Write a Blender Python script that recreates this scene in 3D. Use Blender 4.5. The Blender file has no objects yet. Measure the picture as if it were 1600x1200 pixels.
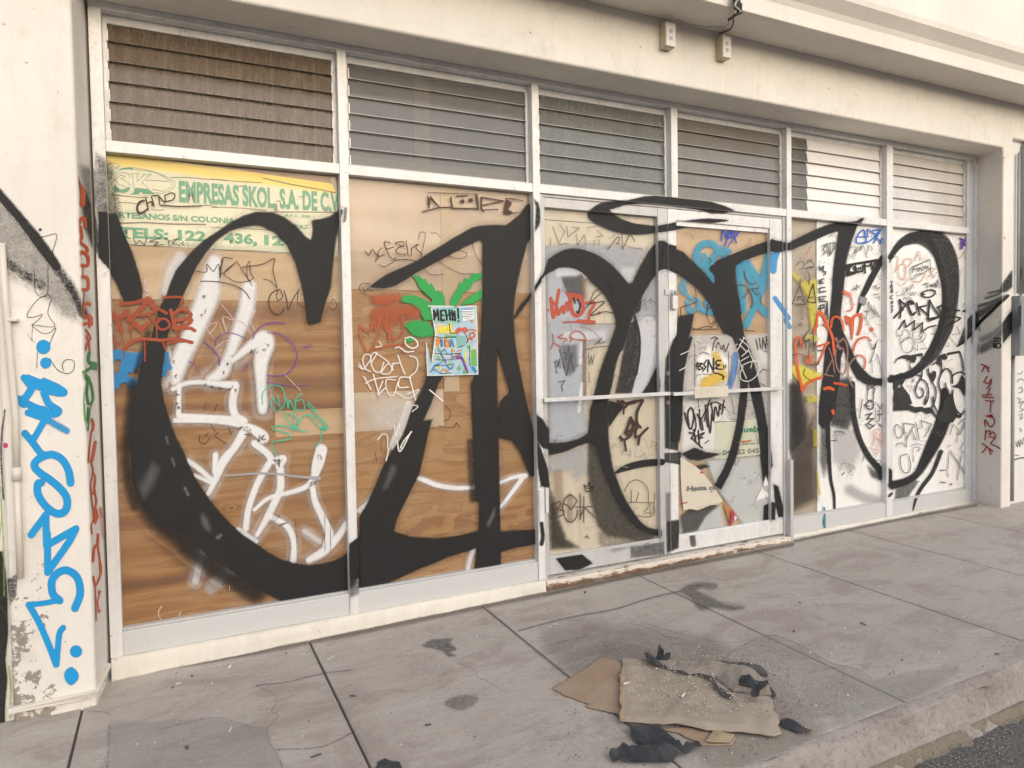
import bpy, bmesh, math, random
import numpy as np
from mathutils import Vector, Matrix
random.seed(7); np.random.seed(7)
SC = bpy.context.scene
COL = SC.collection

# ------------------------------------------------------------------ camera, sky, sun, exposure
F_, CX_, CY_ = 1121.615, 841.908, 579.967          # focal length and principal point in pixels of a 1600 x 1200 picture
YAW, PIT, ROL = (math.radians(a) for a in (27.20917, 1.934303, -0.86492))
CAM = np.array([0.0, -3.6, 1.4136])
_f = np.array([math.sin(YAW)*math.cos(PIT), math.cos(YAW)*math.cos(PIT), -math.sin(PIT)])
_r = np.array([math.cos(YAW), -math.sin(YAW), 0.0]); _u = np.cross(_r, _f)
RT = math.cos(ROL)*_r + math.sin(ROL)*_u
UP = -math.sin(ROL)*_r + math.cos(ROL)*_u
FW = _f
cd = bpy.data.cameras.new('camera'); cam = bpy.data.objects.new('camera', cd); COL.objects.link(cam)
cam.matrix_world = Matrix(((RT[0], UP[0], -FW[0], CAM[0]), (RT[1], UP[1], -FW[1], CAM[1]), (RT[2], UP[2], -FW[2], CAM[2]), (0, 0, 0, 1)))
cd.sensor_width = 36; cd.lens = 36*F_/1600
cd.shift_x = -(CX_-800)/1600; cd.shift_y = (CY_-600)/1600
cd.clip_start = .05; cd.clip_end = 500
SC.camera = cam
W = bpy.data.worlds.new('World'); SC.world = W; W.use_nodes = True
SUN_EL, SUN_ROT = math.radians(17), math.radians(172)
nt = W.node_tree; bg = nt.nodes['Background']
sky = nt.nodes.new('ShaderNodeTexSky'); sky.sky_type = 'NISHITA'; sky.sun_disc = False
sky.sun_elevation = SUN_EL; sky.sun_rotation = SUN_ROT; sky.dust_density = 2.2; sky.air_density = .9; sky.ozone_density = .7
nt.links.new(sky.outputs[0], bg.inputs[0]); bg.inputs[1].default_value = .12
sl = bpy.data.lights.new('sun', 'SUN'); sl.energy = 2.0; sl.angle = math.radians(110); sl.color = (1, .982, .962)
so = bpy.data.objects.new('sun', sl); COL.objects.link(so)
sd = Vector((math.sin(SUN_ROT)*math.cos(SUN_EL), math.cos(SUN_ROT)*math.cos(SUN_EL), math.sin(SUN_EL)))
so.rotation_euler = sd.to_track_quat('Z', 'Y').to_euler(); so.location = (0, -6, 8)
SC.view_settings.view_transform = 'Standard'; SC.view_settings.look = 'None'
SC.view_settings.gamma = 1; SC.view_settings.use_curve_mapping = False
SC.view_settings.exposure = 0.60
SC.cycles.transparent_max_bounces = 48
SC.cycles.max_bounces = 8

# ------------------------------------------------------------------ small helpers
SLOPE = .0138                                       # the pavement climbs to the right
def at_plane(px, py, O, N):
    d = FW + (px-CX_)/F_*RT - (py-CY_)/F_*UP
    t = np.dot(np.array(O)-CAM, N)/np.dot(d, N)
    return CAM + d*t
def atY(px, py, y): return at_plane(px, py, (0, y, 0), np.array([0, 1.0, 0]))
def atG(px, py, z=0.0): return at_plane(px, py, (0, 0, z), np.array([-SLOPE, 0, 1.0]))
def tag(o, label=None, cat=None, group=None, kind=None):
    if label: o['label'] = label
    if cat: o['category'] = cat
    if group: o['group'] = group
    if kind: o['kind'] = kind
    return o
def empty(name, loc, label=None, cat=None, group=None):
    o = bpy.data.objects.new(name, None); COL.objects.link(o); o.location = loc
    return tag(o, label, cat, group)
class MB:
    """collects shapes, then links them as one mesh object"""
    def __init__(s): s.v = []; s.f = []; s.s = []
    def box(s, x0, x1, y0, y1, z0, z1, skew=None):
        b = len(s.v)
        for z in (z0, z1):
            s.v += [(x0, y0, z), (x1, y0, z), (x1, y1, z), (x0, y1, z)]
        s.f += [tuple(b+i for i in q) for q in ((0, 3, 2, 1), (4, 5, 6, 7), (0, 1, 5, 4), (1, 2, 6, 5), (2, 3, 7, 6), (3, 0, 4, 7))]
        s.s += [False]*6; return s
    def obox(s, c, ax, ay, az):                     # oriented box: centre and three half-axis vectors
        b = len(s.v); c, ax, ay, az = map(np.array, (c, ax, ay, az))
        for k in (-1, 1):
            for i, j in ((-1, -1), (1, -1), (1, 1), (-1, 1)): s.v.append(tuple(c+i*ax+j*ay+k*az))
        s.f += [tuple(b+i for i in q) for q in ((0, 3, 2, 1), (4, 5, 6, 7), (0, 1, 5, 4), (1, 2, 6, 5), (2, 3, 7, 6), (3, 0, 4, 7))]
        s.s += [False]*6; return s
    def tube(s, pts, r, n=8, cap=True):
        pts = [np.array(p, float) for p in pts]; b = len(s.v); m = len(pts)
        rs = r if isinstance(r, (list, tuple)) else [r]*m
        ref = None
        for i, p in enumerate(pts):
            t = pts[min(i+1, m-1)]-pts[max(i-1, 0)]; t = t/(np.linalg.norm(t)+1e-9)
            if ref is None:
                a = np.array([0, 0, 1.0]) if abs(t[2]) < .9 else np.array([1.0, 0, 0])
                ref = a
            e1 = ref-np.dot(ref, t)*t; e1 = e1/(np.linalg.norm(e1)+1e-9); ref = e1; e2 = np.cross(t, e1)
            for k in range(n):
                a = 2*math.pi*k/n; s.v.append(tuple(p+rs[i]*(math.cos(a)*e1+math.sin(a)*e2)))
        for i in range(m-1):
            for k in range(n):
                k2 = (k+1) % n
                s.f.append((b+i*n+k, b+i*n+k2, b+(i+1)*n+k2, b+(i+1)*n+k)); s.s.append(True)
        if cap:
            s.f.append(tuple(b+k for k in range(n))[::-1]); s.f.append(tuple(b+(m-1)*n+k for k in range(n))); s.s += [False]*2
        return s
    def poly(s, pts):
        b = len(s.v); s.v += [tuple(p) for p in pts]; s.f.append(tuple(range(b, b+len(pts)))); s.s.append(False); return s
    def prism(s, front, back):
        b = len(s.v); n = len(front); s.v += [tuple(p) for p in front]+[tuple(p) for p in back]
        s.f.append(tuple(range(b, b+n))); s.f.append(tuple(range(b+n, b+2*n))[::-1])
        for i in range(n): s.f.append((b+(i+1) % n, b+i, b+n+i, b+n+(i+1) % n))
        s.s += [False]*(n+2); return s
    def build(s, name, mat, parent=None, bevel=0, seg=2):
        me = bpy.data.meshes.new(name)
        V = np.array(s.v, float)
        org = np.array([0, 0, 0.0])
        if parent is None:
            lo, hi = V.min(0), V.max(0); org = np.array([(lo[0]+hi[0])/2, (lo[1]+hi[1])/2, lo[2]]); V = V-org
        me.from_pydata([tuple(v) for v in V], [], s.f)
        me.polygons.foreach_set('use_smooth', s.s); me.update()
        o = bpy.data.objects.new(name, me); COL.objects.link(o); o.location = org
        if mat: me.materials.append(mat)
        if parent is not None:
            o.parent = parent; o.location = -np.array(wloc(parent))
        if bevel:
            md = o.modifiers.new('bevel', 'BEVEL'); md.width = bevel; md.segments = seg; md.limit_method = 'ANGLE'; md.angle_limit = .6
        return o
def wloc(o):
    l = Vector(o.location)
    while o.parent: o = o.parent; l = l+Vector(o.location)
    return l

# ------------------------------------------------------------------ materials
class N:
    def __init__(s, name):
        s.m = bpy.data.materials.new(name); s.m.use_nodes = True; s.t = s.m.node_tree; s.b = s.t.nodes['Principled BSDF']; s.o = s.t.nodes['Material Output']
        s.tc = None
    def n(s, t, **k):
        x = s.t.nodes.new(t)
        for a, b in k.items(): setattr(x, a, b)
        return x
    def l(s, a, b): s.t.links.new(a, b)
    def obj(s):
        if not s.tc: s.tc = s.n('ShaderNodeTexCoord')
        return s.tc.outputs['Object']
    def map(s, scale=(1, 1, 1), loc=(0, 0, 0), rot=(0, 0, 0)):
        m = s.n('ShaderNodeMapping'); m.inputs['Scale'].default_value = scale; m.inputs['Location'].default_value = loc; m.inputs['Rotation'].default_value = rot
        s.l(s.obj(), m.inputs[0]); return m.outputs[0]
    def noise(s, scale, detail=4, rough=.6, vec=None, dist=0):
        x = s.n('ShaderNodeTexNoise'); x.inputs['Scale'].default_value = scale; x.inputs['Detail'].default_value = detail; x.inputs['Roughness'].default_value = rough; x.inputs['Distortion'].default_value = dist
        s.l(vec if vec is not None else s.obj(), x.inputs['Vector']); return x.outputs['Fac']
    def ramp(s, fac, stops):
        r = s.n('ShaderNodeValToRGB'); e = r.color_ramp.elements
        while len(e) > 1: e.remove(e[-1])
        for i, (p, c) in enumerate(stops):
            x = e[0] if i == 0 else e.new(p)
            x.position = p; c = c if hasattr(c, '__len__') else (c, c, c); x.color = (*c[:3], 1)
        s.l(fac, r.inputs[0]); return r.outputs[0]
    def mix(s, fac, a, b, blend='MIX'):
        x = s.n('ShaderNodeMix', data_type='RGBA', blend_type=blend)
        for v, i in ((fac, 0), (a, 6), (b, 7)):
            if hasattr(v, 'links') or hasattr(v, 'is_linked'): s.l(v, x.inputs[i])
            elif i == 0: x.inputs[0].default_value = v
            else: x.inputs[i].default_value = (*v[:3], 1)
        return x.outputs[2]
    def math(s, op, a, b=0.0, c=None, clamp=False):
        x = s.n('ShaderNodeMath', operation=op); x.use_clamp = clamp
        for v, i in ((a, 0), (b, 1), (c, 2)):
            if v is None: continue
            if hasattr(v, 'is_linked'): s.l(v, x.inputs[i])
            else: x.inputs[i].default_value = v
        return x.outputs[0]
    def mr(s, v, a, b, c=0.0, d=1.0, smooth=True):
        x = s.n('ShaderNodeMapRange'); x.interpolation_type = 'SMOOTHSTEP' if smooth else 'LINEAR'
        s.l(v, x.inputs[0])
        for i, q in enumerate((a, b, c, d)): x.inputs[i+1].default_value = q
        return x.outputs[0]
    def xyz(s, vec=None):
        x = s.n('ShaderNodeSeparateXYZ'); s.l(vec if vec is not None else s.obj(), x.inputs[0]); return x.outputs
    def bump(s, h, strength=.3, dist=.01):
        x = s.n('ShaderNodeBump'); x.inputs['Strength'].default_value = strength; x.inputs['Distance'].default_value = dist
        s.l(h, x.inputs['Height']); s.l(x.outputs[0], s.b.inputs['Normal']); return x
    def col(s, c): 
        if hasattr(c, 'is_linked'): s.l(c, s.b.inputs['Base Color'])
        else: s.b.inputs['Base Color'].default_value = (*c, 1)
    def set(s, **k):
        for a, v in k.items():
            i = s.b.inputs[a.replace('_', ' ')]
            if hasattr(v, 'is_linked'): s.l(v, i)
            else: i.default_value = v
        return s

def m_plain(name, c, rough=.6, metal=0.0, var=.12, scale=30, bump=0):
    n = N(name); f = n.noise(scale, 5)
    n.col(n.mix(f, tuple(x*(1-var) for x in c), tuple(min(1, x*(1+var)) for x in c))); n.set(Roughness=rough, Metallic=metal)
    if bump: n.bump(n.noise(scale*4, 4), bump, .003)
    return n.m
def m_stucco(name, base, dirt=.0, patch=None):
    n = N(name)
    f = n.noise(1.3, 5, .6); g = n.noise(14, 4, .6)
    c = n.mix(n.ramp(f, [(.35, 0), (.7, 1)]), tuple(x*.88 for x in base), base)
    c = n.mix(n.ramp(g, [(.56, 0), (.75, .4)]), c, tuple(x*.83 for x in base))
    st = n.noise(5, 5, .7, n.map((3.5, 3.5, .35)))          # faint vertical runs
    c = n.mix(n.ramp(st, [(.5, 0), (.72, .3)]), c, (base[0]*.78, base[1]*.72, base[2]*.64))
    sp = n.noise(55, 2, .5)
    c = n.mix(n.ramp(sp, [(.735, 0), (.76, .55)]), c, (.3, .27, .24))
    n.col(c); n.set(Roughness=.82)
    h = n.math('ADD', n.math('MULTIPLY', n.noise(7, 3), .6), n.math('MULTIPLY', n.noise(160, 3), .25))
    n.bump(h, .35, .008)
    return n
# lower pillar: flaking paint over grey render
def m_pillar():
    n = m_stucco('flaking_stucco', (.79, .745, .68))
    src = n.b.inputs['Base Color'].links[0].from_socket
    x, y, z = n.xyz()
    low = n.mr(z, .95, .15, 0, 1)
    left = n.mr(x, -.36, -.56, 0, 1)
    base = n.mr(z, .13, .02, 0, .75)
    k = n.math('MULTIPLY', low, left)
    p = n.math('ADD', n.noise(16, 6, .72), n.math('ADD', n.math('MULTIPLY', k, .17), n.math('MULTIPLY', base, .1)))
    msk = n.ramp(p, [(.665, 0), (.69, 1)])
    stain = n.ramp(n.math('ADD', n.noise(6, 5, .7), n.math('MULTIPLY', k, .18)), [(.55, 0), (.8, .5)])
    c = n.mix(stain, src, (.5, .45, .37))
    c = n.mix(msk, c, n.mix(n.noise(60, 4), (.19, .16, .13), (.36, .32, .27)))
    n.col(c)
    n.b.inputs['Normal'].links[0].from_node.inputs['Strength'].default_value = .5
    return n.m
PILLAR = m_pillar()
def m_alu(name, base=.62):
    n = N(name)
    st = n.noise(6, 5, .65, n.map((4, 4, .5))); f = n.noise(40, 4)
    c = n.mix(n.ramp(st, [(.4, 0), (.75, .5)]), (base, base*.985, base*.97), (base*.7, base*.67, base*.63))
    c = n.mix(n.ramp(f, [(.60, 0), (.72, .55)]), c, (.3, .28, .26)); q_ = n.noise(3.2, 6, .75); c = n.mix(n.ramp(q_, [(.5, 0), (.7, .4)]), c, (.42, .40, .37))
    n.col(c); n.set(Roughness=n.mr(f, .2, .8, .36, .6), Metallic=.1); n.bump(n.noise(90, 3), .08, .002)
    return n.m
ALU = m_alu('brushed_aluminium', .74); ALU2 = m_alu('dull_aluminium', .53)
def m_rail():
    n = N('sprayed_rail'); f = n.noise(170, 3, .5); g = n.noise(7, 4)
    c = n.mix(n.ramp(f, [(.42, 0), (.62, .5)]), (.62, .62, .61), (.44, .44, .44)); c = n.mix(n.ramp(g, [(.45, 0), (.75, .5)]), c, (.58, .57, .54))
    n.col(c); n.set(Roughness=.5, Metallic=.15); return n.m
RAIL = m_rail()
def m_ply(name, stops, knots=(), scale=1.0, flame=0):
    n = N(name)
    wob = n.noise(1.3, 3, .5)
    mp = n.map((.45*scale, 1, 3.4*scale))
    big = n.noise(1.2, 3, .5, mp, .9)
    fine = n.noise(4, 8, .74, n.map((1.6, 1, 30)), .5)
    w = n.n('ShaderNodeTexWave', wave_type='BANDS', bands_direction='Z'); w.inputs['Scale'].default_value = 2.1*scale; w.inputs['Distortion'].default_value = 9; w.inputs['Detail'].default_value = 3; w.inputs['Detail Scale'].default_value = .9
    n.l(n.map((.22, 1, 1.2)), w.inputs['Vector'])
    v = n.math('ADD', n.math('MULTIPLY', big, .66), n.math('ADD', n.math('MULTIPLY', fine, .26), n.math('MULTIPLY', w.outputs['Fac'], .14)))
    x, y, z = n.xyz(); kk = None
    for (kx, kz, kr) in knots:                      # knots: the grain bends round a dark core
        dx = n.math('MULTIPLY', n.math('SUBTRACT', x, kx), .62); dz = n.math('SUBTRACT', z, kz)
        d = n.math('SQRT', n.math('ADD', n.math('MULTIPLY', dx, dx), n.math('MULTIPLY', dz, dz)))
        d = n.math('ADD', d, n.math('MULTIPLY', n.math('SUBTRACT', n.noise(30, 3), .5), kr*.9))
        ring = n.math('MULTIPLY', n.math('SINE', n.math('MULTIPLY', d, 230)), n.mr(d, kr*3.2, kr*.6, 0, .10))
        v = n.math('ADD', v, ring)
        core = n.mr(d, kr, kr*.25, 0, 1); kk = core if kk is None else n.math('MAXIMUM', kk, core)
    if flame:
        fl = n.noise(2.6, 2, .4, n.map((.8, 1, 2.3), (3.1, 0, 1.7)), 1.1); v = n.math('ADD', v, n.ramp(fl, [(.44, 0), (.455, flame), (.6, flame*.6), (.615, 0)]))
    c = n.ramp(v, stops)
    sk = n.noise(7, 8, .8, n.map((.9, 1, 60)), .3)
    c = n.mix(n.ramp(sk, [(.54, 0), (.66, .55)]), c, tuple(q*.62 for q in stops[1][1])); c = n.mix(n.ramp(sk, [(.30, .45), (.42, 0)]), c, stops[-1][1])
    wt = n.noise(2.2, 6, .7, n.map((1.6, 1, .7), (1.3, 0, .2)))
    c = n.mix(n.ramp(wt, [(.56, 0), (.7, .4)]), c, tuple(q*.7 for q in stops[1][1]))
    if kk is not None: c = n.mix(n.math('MULTIPLY', kk, .85), c, (.085, .04, .02))
    x, y, z = n.xyz()
    scuff = n.noise(9, 6, .75)
    c = n.mix(n.ramp(scuff, [(.6, 0), (.78, .28)]), c, (.58, .45, .32))
    n.col(c); n.set(Roughness=.42); n.bump(fine, .12, .003)
    return n
PLY_A = [(0.3, (0.13, 0.047, 0.011)), (0.41, (0.22, 0.09, 0.023)), (0.49, (0.289, 0.134, 0.038)), (0.545, (0.344, 0.184, 0.067)), (0.59, (0.254, 0.112, 0.031)), (0.67, (0.358, 0.203, 0.08)), (0.8, (0.392, 0.256, 0.122))]
PLY_B = [(0.3, (0.156, 0.064, 0.019)), (0.42, (0.251, 0.114, 0.034)), (0.48, (0.341, 0.178, 0.061)), (0.56, (0.37, 0.205, 0.08)), (0.585, (0.259, 0.118, 0.039)), (0.66, (0.362, 0.202, 0.078)), (0.8, (0.399, 0.249, 0.115))]
def m_glass(name, dust=.06, tint=(1, 1, 1), rough=.02):
    n = N(name); t = n.t; t.nodes.remove(n.b)
    tr = n.n('ShaderNodeBsdfTransparent'); tr.inputs[0].default_value = (*tint, 1)
    gl = n.n('ShaderNodeBsdfGlossy'); gl.inputs['Roughness'].default_value = rough
    df = n.n('ShaderNodeBsdfDiffuse')
    dc = n.mix(n.noise(3, 4), (.60, .56, .50), (.70, .66, .6)); n.l(dc, df.inputs[0])
    gm = n.n('ShaderNodeNewGeometry'); fr = n.n('ShaderNodeFresnel'); fr.inputs[0].default_value = 1.48
    front = n.math('SUBTRACT', 1, gm.outputs['Backfacing'])
    a = n.n('ShaderNodeMixShader'); b = n.n('ShaderNodeMixShader')
    dn = n.noise(5, 6, .7, n.map((1.5, 1, .6)))
    n.l(n.mr(dn, .3, .75, dust*.45, dust*1.6), a.inputs[0]); n.l(tr.outputs[0], a.inputs[1]); n.l(df.outputs[0], a.inputs[2])
    n.l(n.math('MULTIPLY', n.math('MULTIPLY', fr.outputs[0], .45), front), b.inputs[0]); n.l(a.outputs[0], b.inputs[1]); n.l(gl.outputs[0], b.inputs[2])
    n.l(b.outputs[0], n.o.inputs[0]); return n.m
GLASS = m_glass('shop_glass', .03); DGLASS = m_glass('door_glass', .11)
def m_slat(name, dustc, amount=.6, white_from=None, streak=True, edge=.7):
    """glass louvre blade under dust; past white_from (local x) it is painted white"""
    n = N(name); t = n.t
    tr = n.n('ShaderNodeBsdfTransparent'); tr.inputs[0].default_value = (.86, .9, .88, 1)
    st = n.noise(9, 6, .75, n.map((3.2, 1, .5))); bl = n.noise(2.3, 4, .6); fi = n.noise(120, 3, .6)
    c = n.mix(n.ramp(fi, [(.3, 0), (.7, 1)]), tuple(x*.82 for x in dustc), tuple(x*1.12 for x in dustc))
    fac = n.math('ADD', n.mr(bl, .3, .75, amount-.14, amount+.1), n.math('MULTIPLY', n.math('SUBTRACT', st, .5), 1.5 if streak else .15), clamp=True)
    if white_from is not None:
        x = n.xyz()[0]
        e = n.math('ADD', x, n.math('MULTIPLY', n.math('SUBTRACT', n.noise(14, 4), .5), .03))
        wm = n.math('GREATER_THAN', e, white_from)
        wc = n.mix(n.noise(20, 5), (.66, .63, .6), (.82, .79, .76))
        c = n.mix(wm, c, wc); fac = n.math('MAXIMUM', fac, wm)
    ez = n.math('LESS_THAN', n.xyz()[2], -.0418)
    c = n.mix(n.math('MULTIPLY', ez, edge), c, (.62, .60, .56)); fac = n.math('MAXIMUM', fac, n.math('MULTIPLY', ez, edge))
    n.col(c); n.set(Roughness=.35)
    n.b.inputs['Specular IOR Level'].default_value = .35
    ms = n.n('ShaderNodeMixShader'); n.l(fac, ms.inputs[0]); n.l(tr.outputs[0], ms.inputs[1]); n.l(n.b.outputs[0], ms.inputs[2])
    gl = n.n('ShaderNodeBsdfGlossy'); gl.inputs['Roughness'].default_value = .06
    gm = n.n('ShaderNodeNewGeometry'); fr = n.n('ShaderNodeFresnel'); fr.inputs[0].default_value = 1.5
    front = n.math('SUBTRACT', 1, gm.outputs['Backfacing'])
    m2 = n.n('ShaderNodeMixShader'); n.l(n.math('MULTIPLY', n.math('MULTIPLY', fr.outputs[0], .7), front), m2.inputs[0]); n.l(ms.outputs[0], m2.inputs[1]); n.l(gl.outputs[0], m2.inputs[2])
    n.l(m2.outputs[0], n.o.inputs[0]); return n.m
def m_conc():
    n = N('pavement_concrete')
    a = n.noise(.8, 6, .62); b = n.noise(6, 6, .66, n.map((1, 1.6, 1))); c_ = n.noise(75, 4, .6); d = n.noise(260, 2, .5)
    c = n.ramp(a, [(.3, (.395, .352, .312)), (.5, (.44, .398, .356)), (.72, (.465, .43, .392))])
    c = n.mix(n.ramp(b, [(.36, .3), (.5, 0)]), c, (.31, .275, .25))
    c = n.mix(n.ramp(b, [(.56, 0), (.75, .4)]), c, (.51, .47, .425))
    c = n.mix(n.ramp(c_, [(.34, .3), (.47, 0), (.6, 0), (.72, .3)]), c, n.ramp(c_, [(.49, (.25, .22, .2)), (.51, (.56, .53, .5))]))
    sc = n.noise(9, 7, .75, n.map((.5, 3.2, 1), rot=(0, 0, .25)), 1.2)      # foot scuffs
    c = n.mix(n.ramp(sc, [(.60, 0), (.70, .5)]), c, (.265, .24, .222))
    e1 = n.noise(2.3, 7, .72, n.map((1, 1.5, 1)), .8)
    c = n.mix(n.ramp(e1, [(.49, 0), (.60, .6)]), c, (.30, .255, .22)); c = n.mix(n.ramp(e1, [(.30, .4), (.42, 0)]), c, (.54, .52, .495))
    e2 = n.noise(17, 7, .78, n.map((.6, 2.2, 1), rot=(0, 0, .3)), 1.5)
    c = n.mix(n.ramp(e2, [(.56, 0), (.64, .62)]), c, (.255, .218, .19)); c = n.mix(n.ramp(e2, [(.32, .45), (.43, 0)]), c, (.57, .53, .485))
    c = n.mix(n.ramp(d, [(.74, 0), (.78, .7)]), c, (.62, .6, .56))
    n.col(c); n.set(Roughness=n.mr(b, .3, .7, .62, .85))
    h = n.math('ADD', n.math('MULTIPLY', b, .8), n.math('ADD', n.math('MULTIPLY', c_, .35), n.math('MULTIPLY', d, .2)))
    n.bump(h, .35, .006); return n.m
CONC = m_conc()
def m_kerb():
    n = N('kerb_concrete')
    a = n.noise(3, 6, .7); b = n.noise(48, 6, .75); r = n.noise(3.2, 6, .8, n.map((1.0, 1, .25))); m2 = n.noise(14, 6, .75)
    c = n.ramp(a, [(.32, (.34, .29, .255)), (.68, (.49, .44, .40))])
    x, y, z = n.xyz()
    dz = n.math('SUBTRACT', z, n.math('MULTIPLY', x, SLOPE))
    face = n.mr(dz, .13, .09, 0, 1)
    c = n.mix(n.math('MULTIPLY', face, n.ramp(r, [(.44, 0), (.56, .7)])), c, (.36, .235, .20))
    c = n.mix(n.math('MULTIPLY', n.mr(dz, .05, .005, 0, .8), n.ramp(m2, [(.35, .2), (.6, 1)])), c, (.40, .315, .20))
    c = n.mix(n.ramp(m2, [(.56, 0), (.68, .5)]), c, (.16, .125, .105))
    c = n.mix(n.ramp(b, [(.32, .65), (.46, 0), (.57, 0), (.66, .5)]), c, n.ramp(b, [(.49, (.15, .115, .10)), (.51, (.56, .5, .45))]))
    n.col(c); n.set(Roughness=.88); n.bump(n.math('ADD', m2, n.math('MULTIPLY', b, .8)), .9, .016); return n.m
def m_asphalt():
    n = N('asphalt'); a = n.noise(2, 5, .6); b = n.noise(90, 4, .7); d = n.noise(200, 2)
    c = n.ramp(b, [(.3, (.055, .052, .05)), (.5, (.13, .122, .115)), (.7, (.25, .235, .22))])
    c = n.mix(n.ramp(a, [(.35, .6), (.65, 0)]), c, (.2, .185, .17)); c = n.mix(n.ramp(d, [(.7, 0), (.75, .6)]), c, (.4, .38, .36))
    n.col(c); n.set(Roughness=.85); n.bump(b, .8, .012); return n.m
def m_cream():
    n = m_stucco('cream_plinth', (.76, .71, .62)); src = n.b.inputs['Base Color'].links[0].from_socket
    f = n.noise(22, 6, .75, n.map((.6, 1, 1.4))); g = n.noise(5, 5, .7)
    c = n.mix(n.ramp(f, [(.62, 0), (.68, .75)]), src, (.33, .28, .22)); c = n.mix(n.ramp(g, [(.5, 0), (.75, .45)]), c, (.5, .45, .38)); n.col(c); return n.m
CREAM = m_cream()

# ------------------------------------------------------------------ ground
def gz(x): return SLOPE*x
JX = [-3.0, -2.1, -1.2, -.35, .562, 1.462, 2.465, 3.407, 4.318, 5.25, 6.15, 7.05, 7.95, 8.85, 9.75, 10.7, 12]
KY = -1.865
g = MB()
e = .0045
for a, b in zip(JX[:-1], JX[1:]):
    for y0, y1 in ((-1.70, .4),):
        yk = KY+.035
        x0, x1 = a+e, b-e
        n0 = 10; ys = [.4, yk]
        b0 = len(g.v)
        g.v += [(x0, .4, gz(x0)), (x1, .4, gz(x1)), (x1, yk, gz(x1)), (x0, yk, gz(x0)),
                (x0, .4, gz(x0)-.03), (x1, .4, gz(x1)-.03), (x1, yk, gz(x1)-.03), (x0, yk, gz(x0)-.03)]
        g.f += [tuple(b0+i for i in q) for q in ((3, 2, 1, 0), (4, 5, 6, 7), (0, 1, 5, 4), (1, 2, 6, 5), (2, 3, 7, 6), (3, 0, 4, 7))]; g.s += [False]*6
pav = g.build('sidewalk', CONC, bevel=.004, seg=2); tag(pav, kind='structure')
g = MB(); g.poly([(-3, .4, gz(-3)-.008), (-3, KY+.04, gz(-3)-.008), (12, KY+.04, gz(12)-.008), (12, .4, gz(12)-.008)])
tag(g.build('ground', m_plain('joint_dirt', (.085, .07, .06), .95, scale=60)), kind='structure')
# kerb: rounded, worn edge swept along the pavement
kx = np.linspace(-3, 12, 240); prof = []
for i in range(9):
    a = math.pi/2*i/8; prof.append((KY+.035-.045*math.sin(a)-.0, -.026*(1-math.cos(a))))
prof = [(KY+.0352, -.0005)]+prof[1:]+[(KY-.032, -.10), (KY-.05, -.135), (KY-.075, -.155)]
g = MB(); rn = np.random.RandomState(3); m = len(prof)
wob = np.convolve(rn.randn(300), np.ones(9)/9, 'same')[:240]
for i, x in enumerate(kx):
    for j, (y, z) in enumerate(prof):
        s_ = min(j, 4)/4
        g.v.append((x, y+s_*.016*wob[i]+s_*.0035*rn.randn(), gz(x)+z+s_*(.004*rn.randn()+.006*wob[(i*3+40) % 240])*(.7 if j < 8 else 1)))
for i in range(239):
    for j in range(m-1):
        a = i*m+j; g.f.append((a, a+1, a+m+1, a+m)); g.s.append(True)
tag(g.build('kerb', m_kerb()), kind='structure')
g = MB(); nx, ny = 60, 30
xs = np.linspace(-40, 40, nx); ys = np.concatenate([np.linspace(-40, -4, 10), np.linspace(-3.5, KY-.02, 20)])
for y in ys:
    for x in xs: g.v.append((x, y, gz(x)-.148+.004*rn.randn()))
for j in range(ny-1):
    for i in range(nx-1):
        a = j*nx+i; g.f.append((a, a+1, a+nx+1, a+nx)); g.s.append(True)
tag(g.build('road', m_asphalt()), kind='structure')
def m_gutter():
    n = N('gutter_dirt'); f = n.noise(60, 5, .75); h = n.noise(8, 5, .7)
    n.col(n.mix(h, n.ramp(f, [(.35, (.15, .12, .09)), (.6, (.34, .275, .20))]), (.24, .205, .16))); n.set(Roughness=.95); n.bump(f, 1, .01); return n.m
g = MB(); m = 7
for i, x in enumerate(kx):
    wd = .045+.03*wob[(i*2) % 240]+.015*rn.randn()
    for j in range(m):
        t = j/(m-1); g.v.append((x, KY-.055-wd*t, gz(x)-.150+.032*(1-t)**2+.002*rn.randn()-.004*t))
for i in range(239):
    for j in range(m-1): a = i*m+j; g.f.append((a, a+1, a+m+1, a+m)); g.s.append(True)
tag(g.build('gutter', m_gutter()), kind='structure')

# ------------------------------------------------------------------ the shop building
YF = -.24                                           # front face of the walls; the shop front sits back at y = 0
bld = empty('shop_building', (2.8, -.2, 0), 'white painted shop building with a deep canopy and a wide aluminium shop front', 'building')
# wall with its one big opening (splayed reveals), as one mesh
fr = [(-.575, YF, -.06), (-.575, YF, 3.7), (8.5, YF, 3.7), (8.5, YF, 3.0), (5.965, YF, 3.0), (5.965, YF, .02), (5.832, YF, .02), (5.832, YF, 2.912), (-.302, YF, 2.912), (-.302, YF, -.06)]
bk = [(p[0], .14, p[2]) for p in fr]
bk[6] = (5.930, .14, .02); bk[7] = (5.930, .14, 2.912); bk[8] = (-.262, .14, 2.912); bk[9] = (-.262, .14, -.06)
w = MB(); w.prism([fr[i] for i in range(10)][::-1], [bk[i] for i in range(10)][::-1])
wall = w.build('wall', PILLAR, bld, bevel=.014, seg=3)
# ledge of render round the pillar foot
w = MB()
w.prism([(-.59, YF-.022, .035), (-.295, YF-.022, .038), (-.262, -.02, .055), (-.262, -.02, .075), (-.295, YF-.022, .062), (-.59, YF-.022, .058)],
        [(-.59, YF+.05, .035), (-.33, YF+.05, .038), (-.3, .03, .055), (-.3, .03, .075), (-.33, YF+.05, .062), (-.59, YF+.05, .058)])
w.build('ledge', CREAM, bld, bevel=.006)
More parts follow.
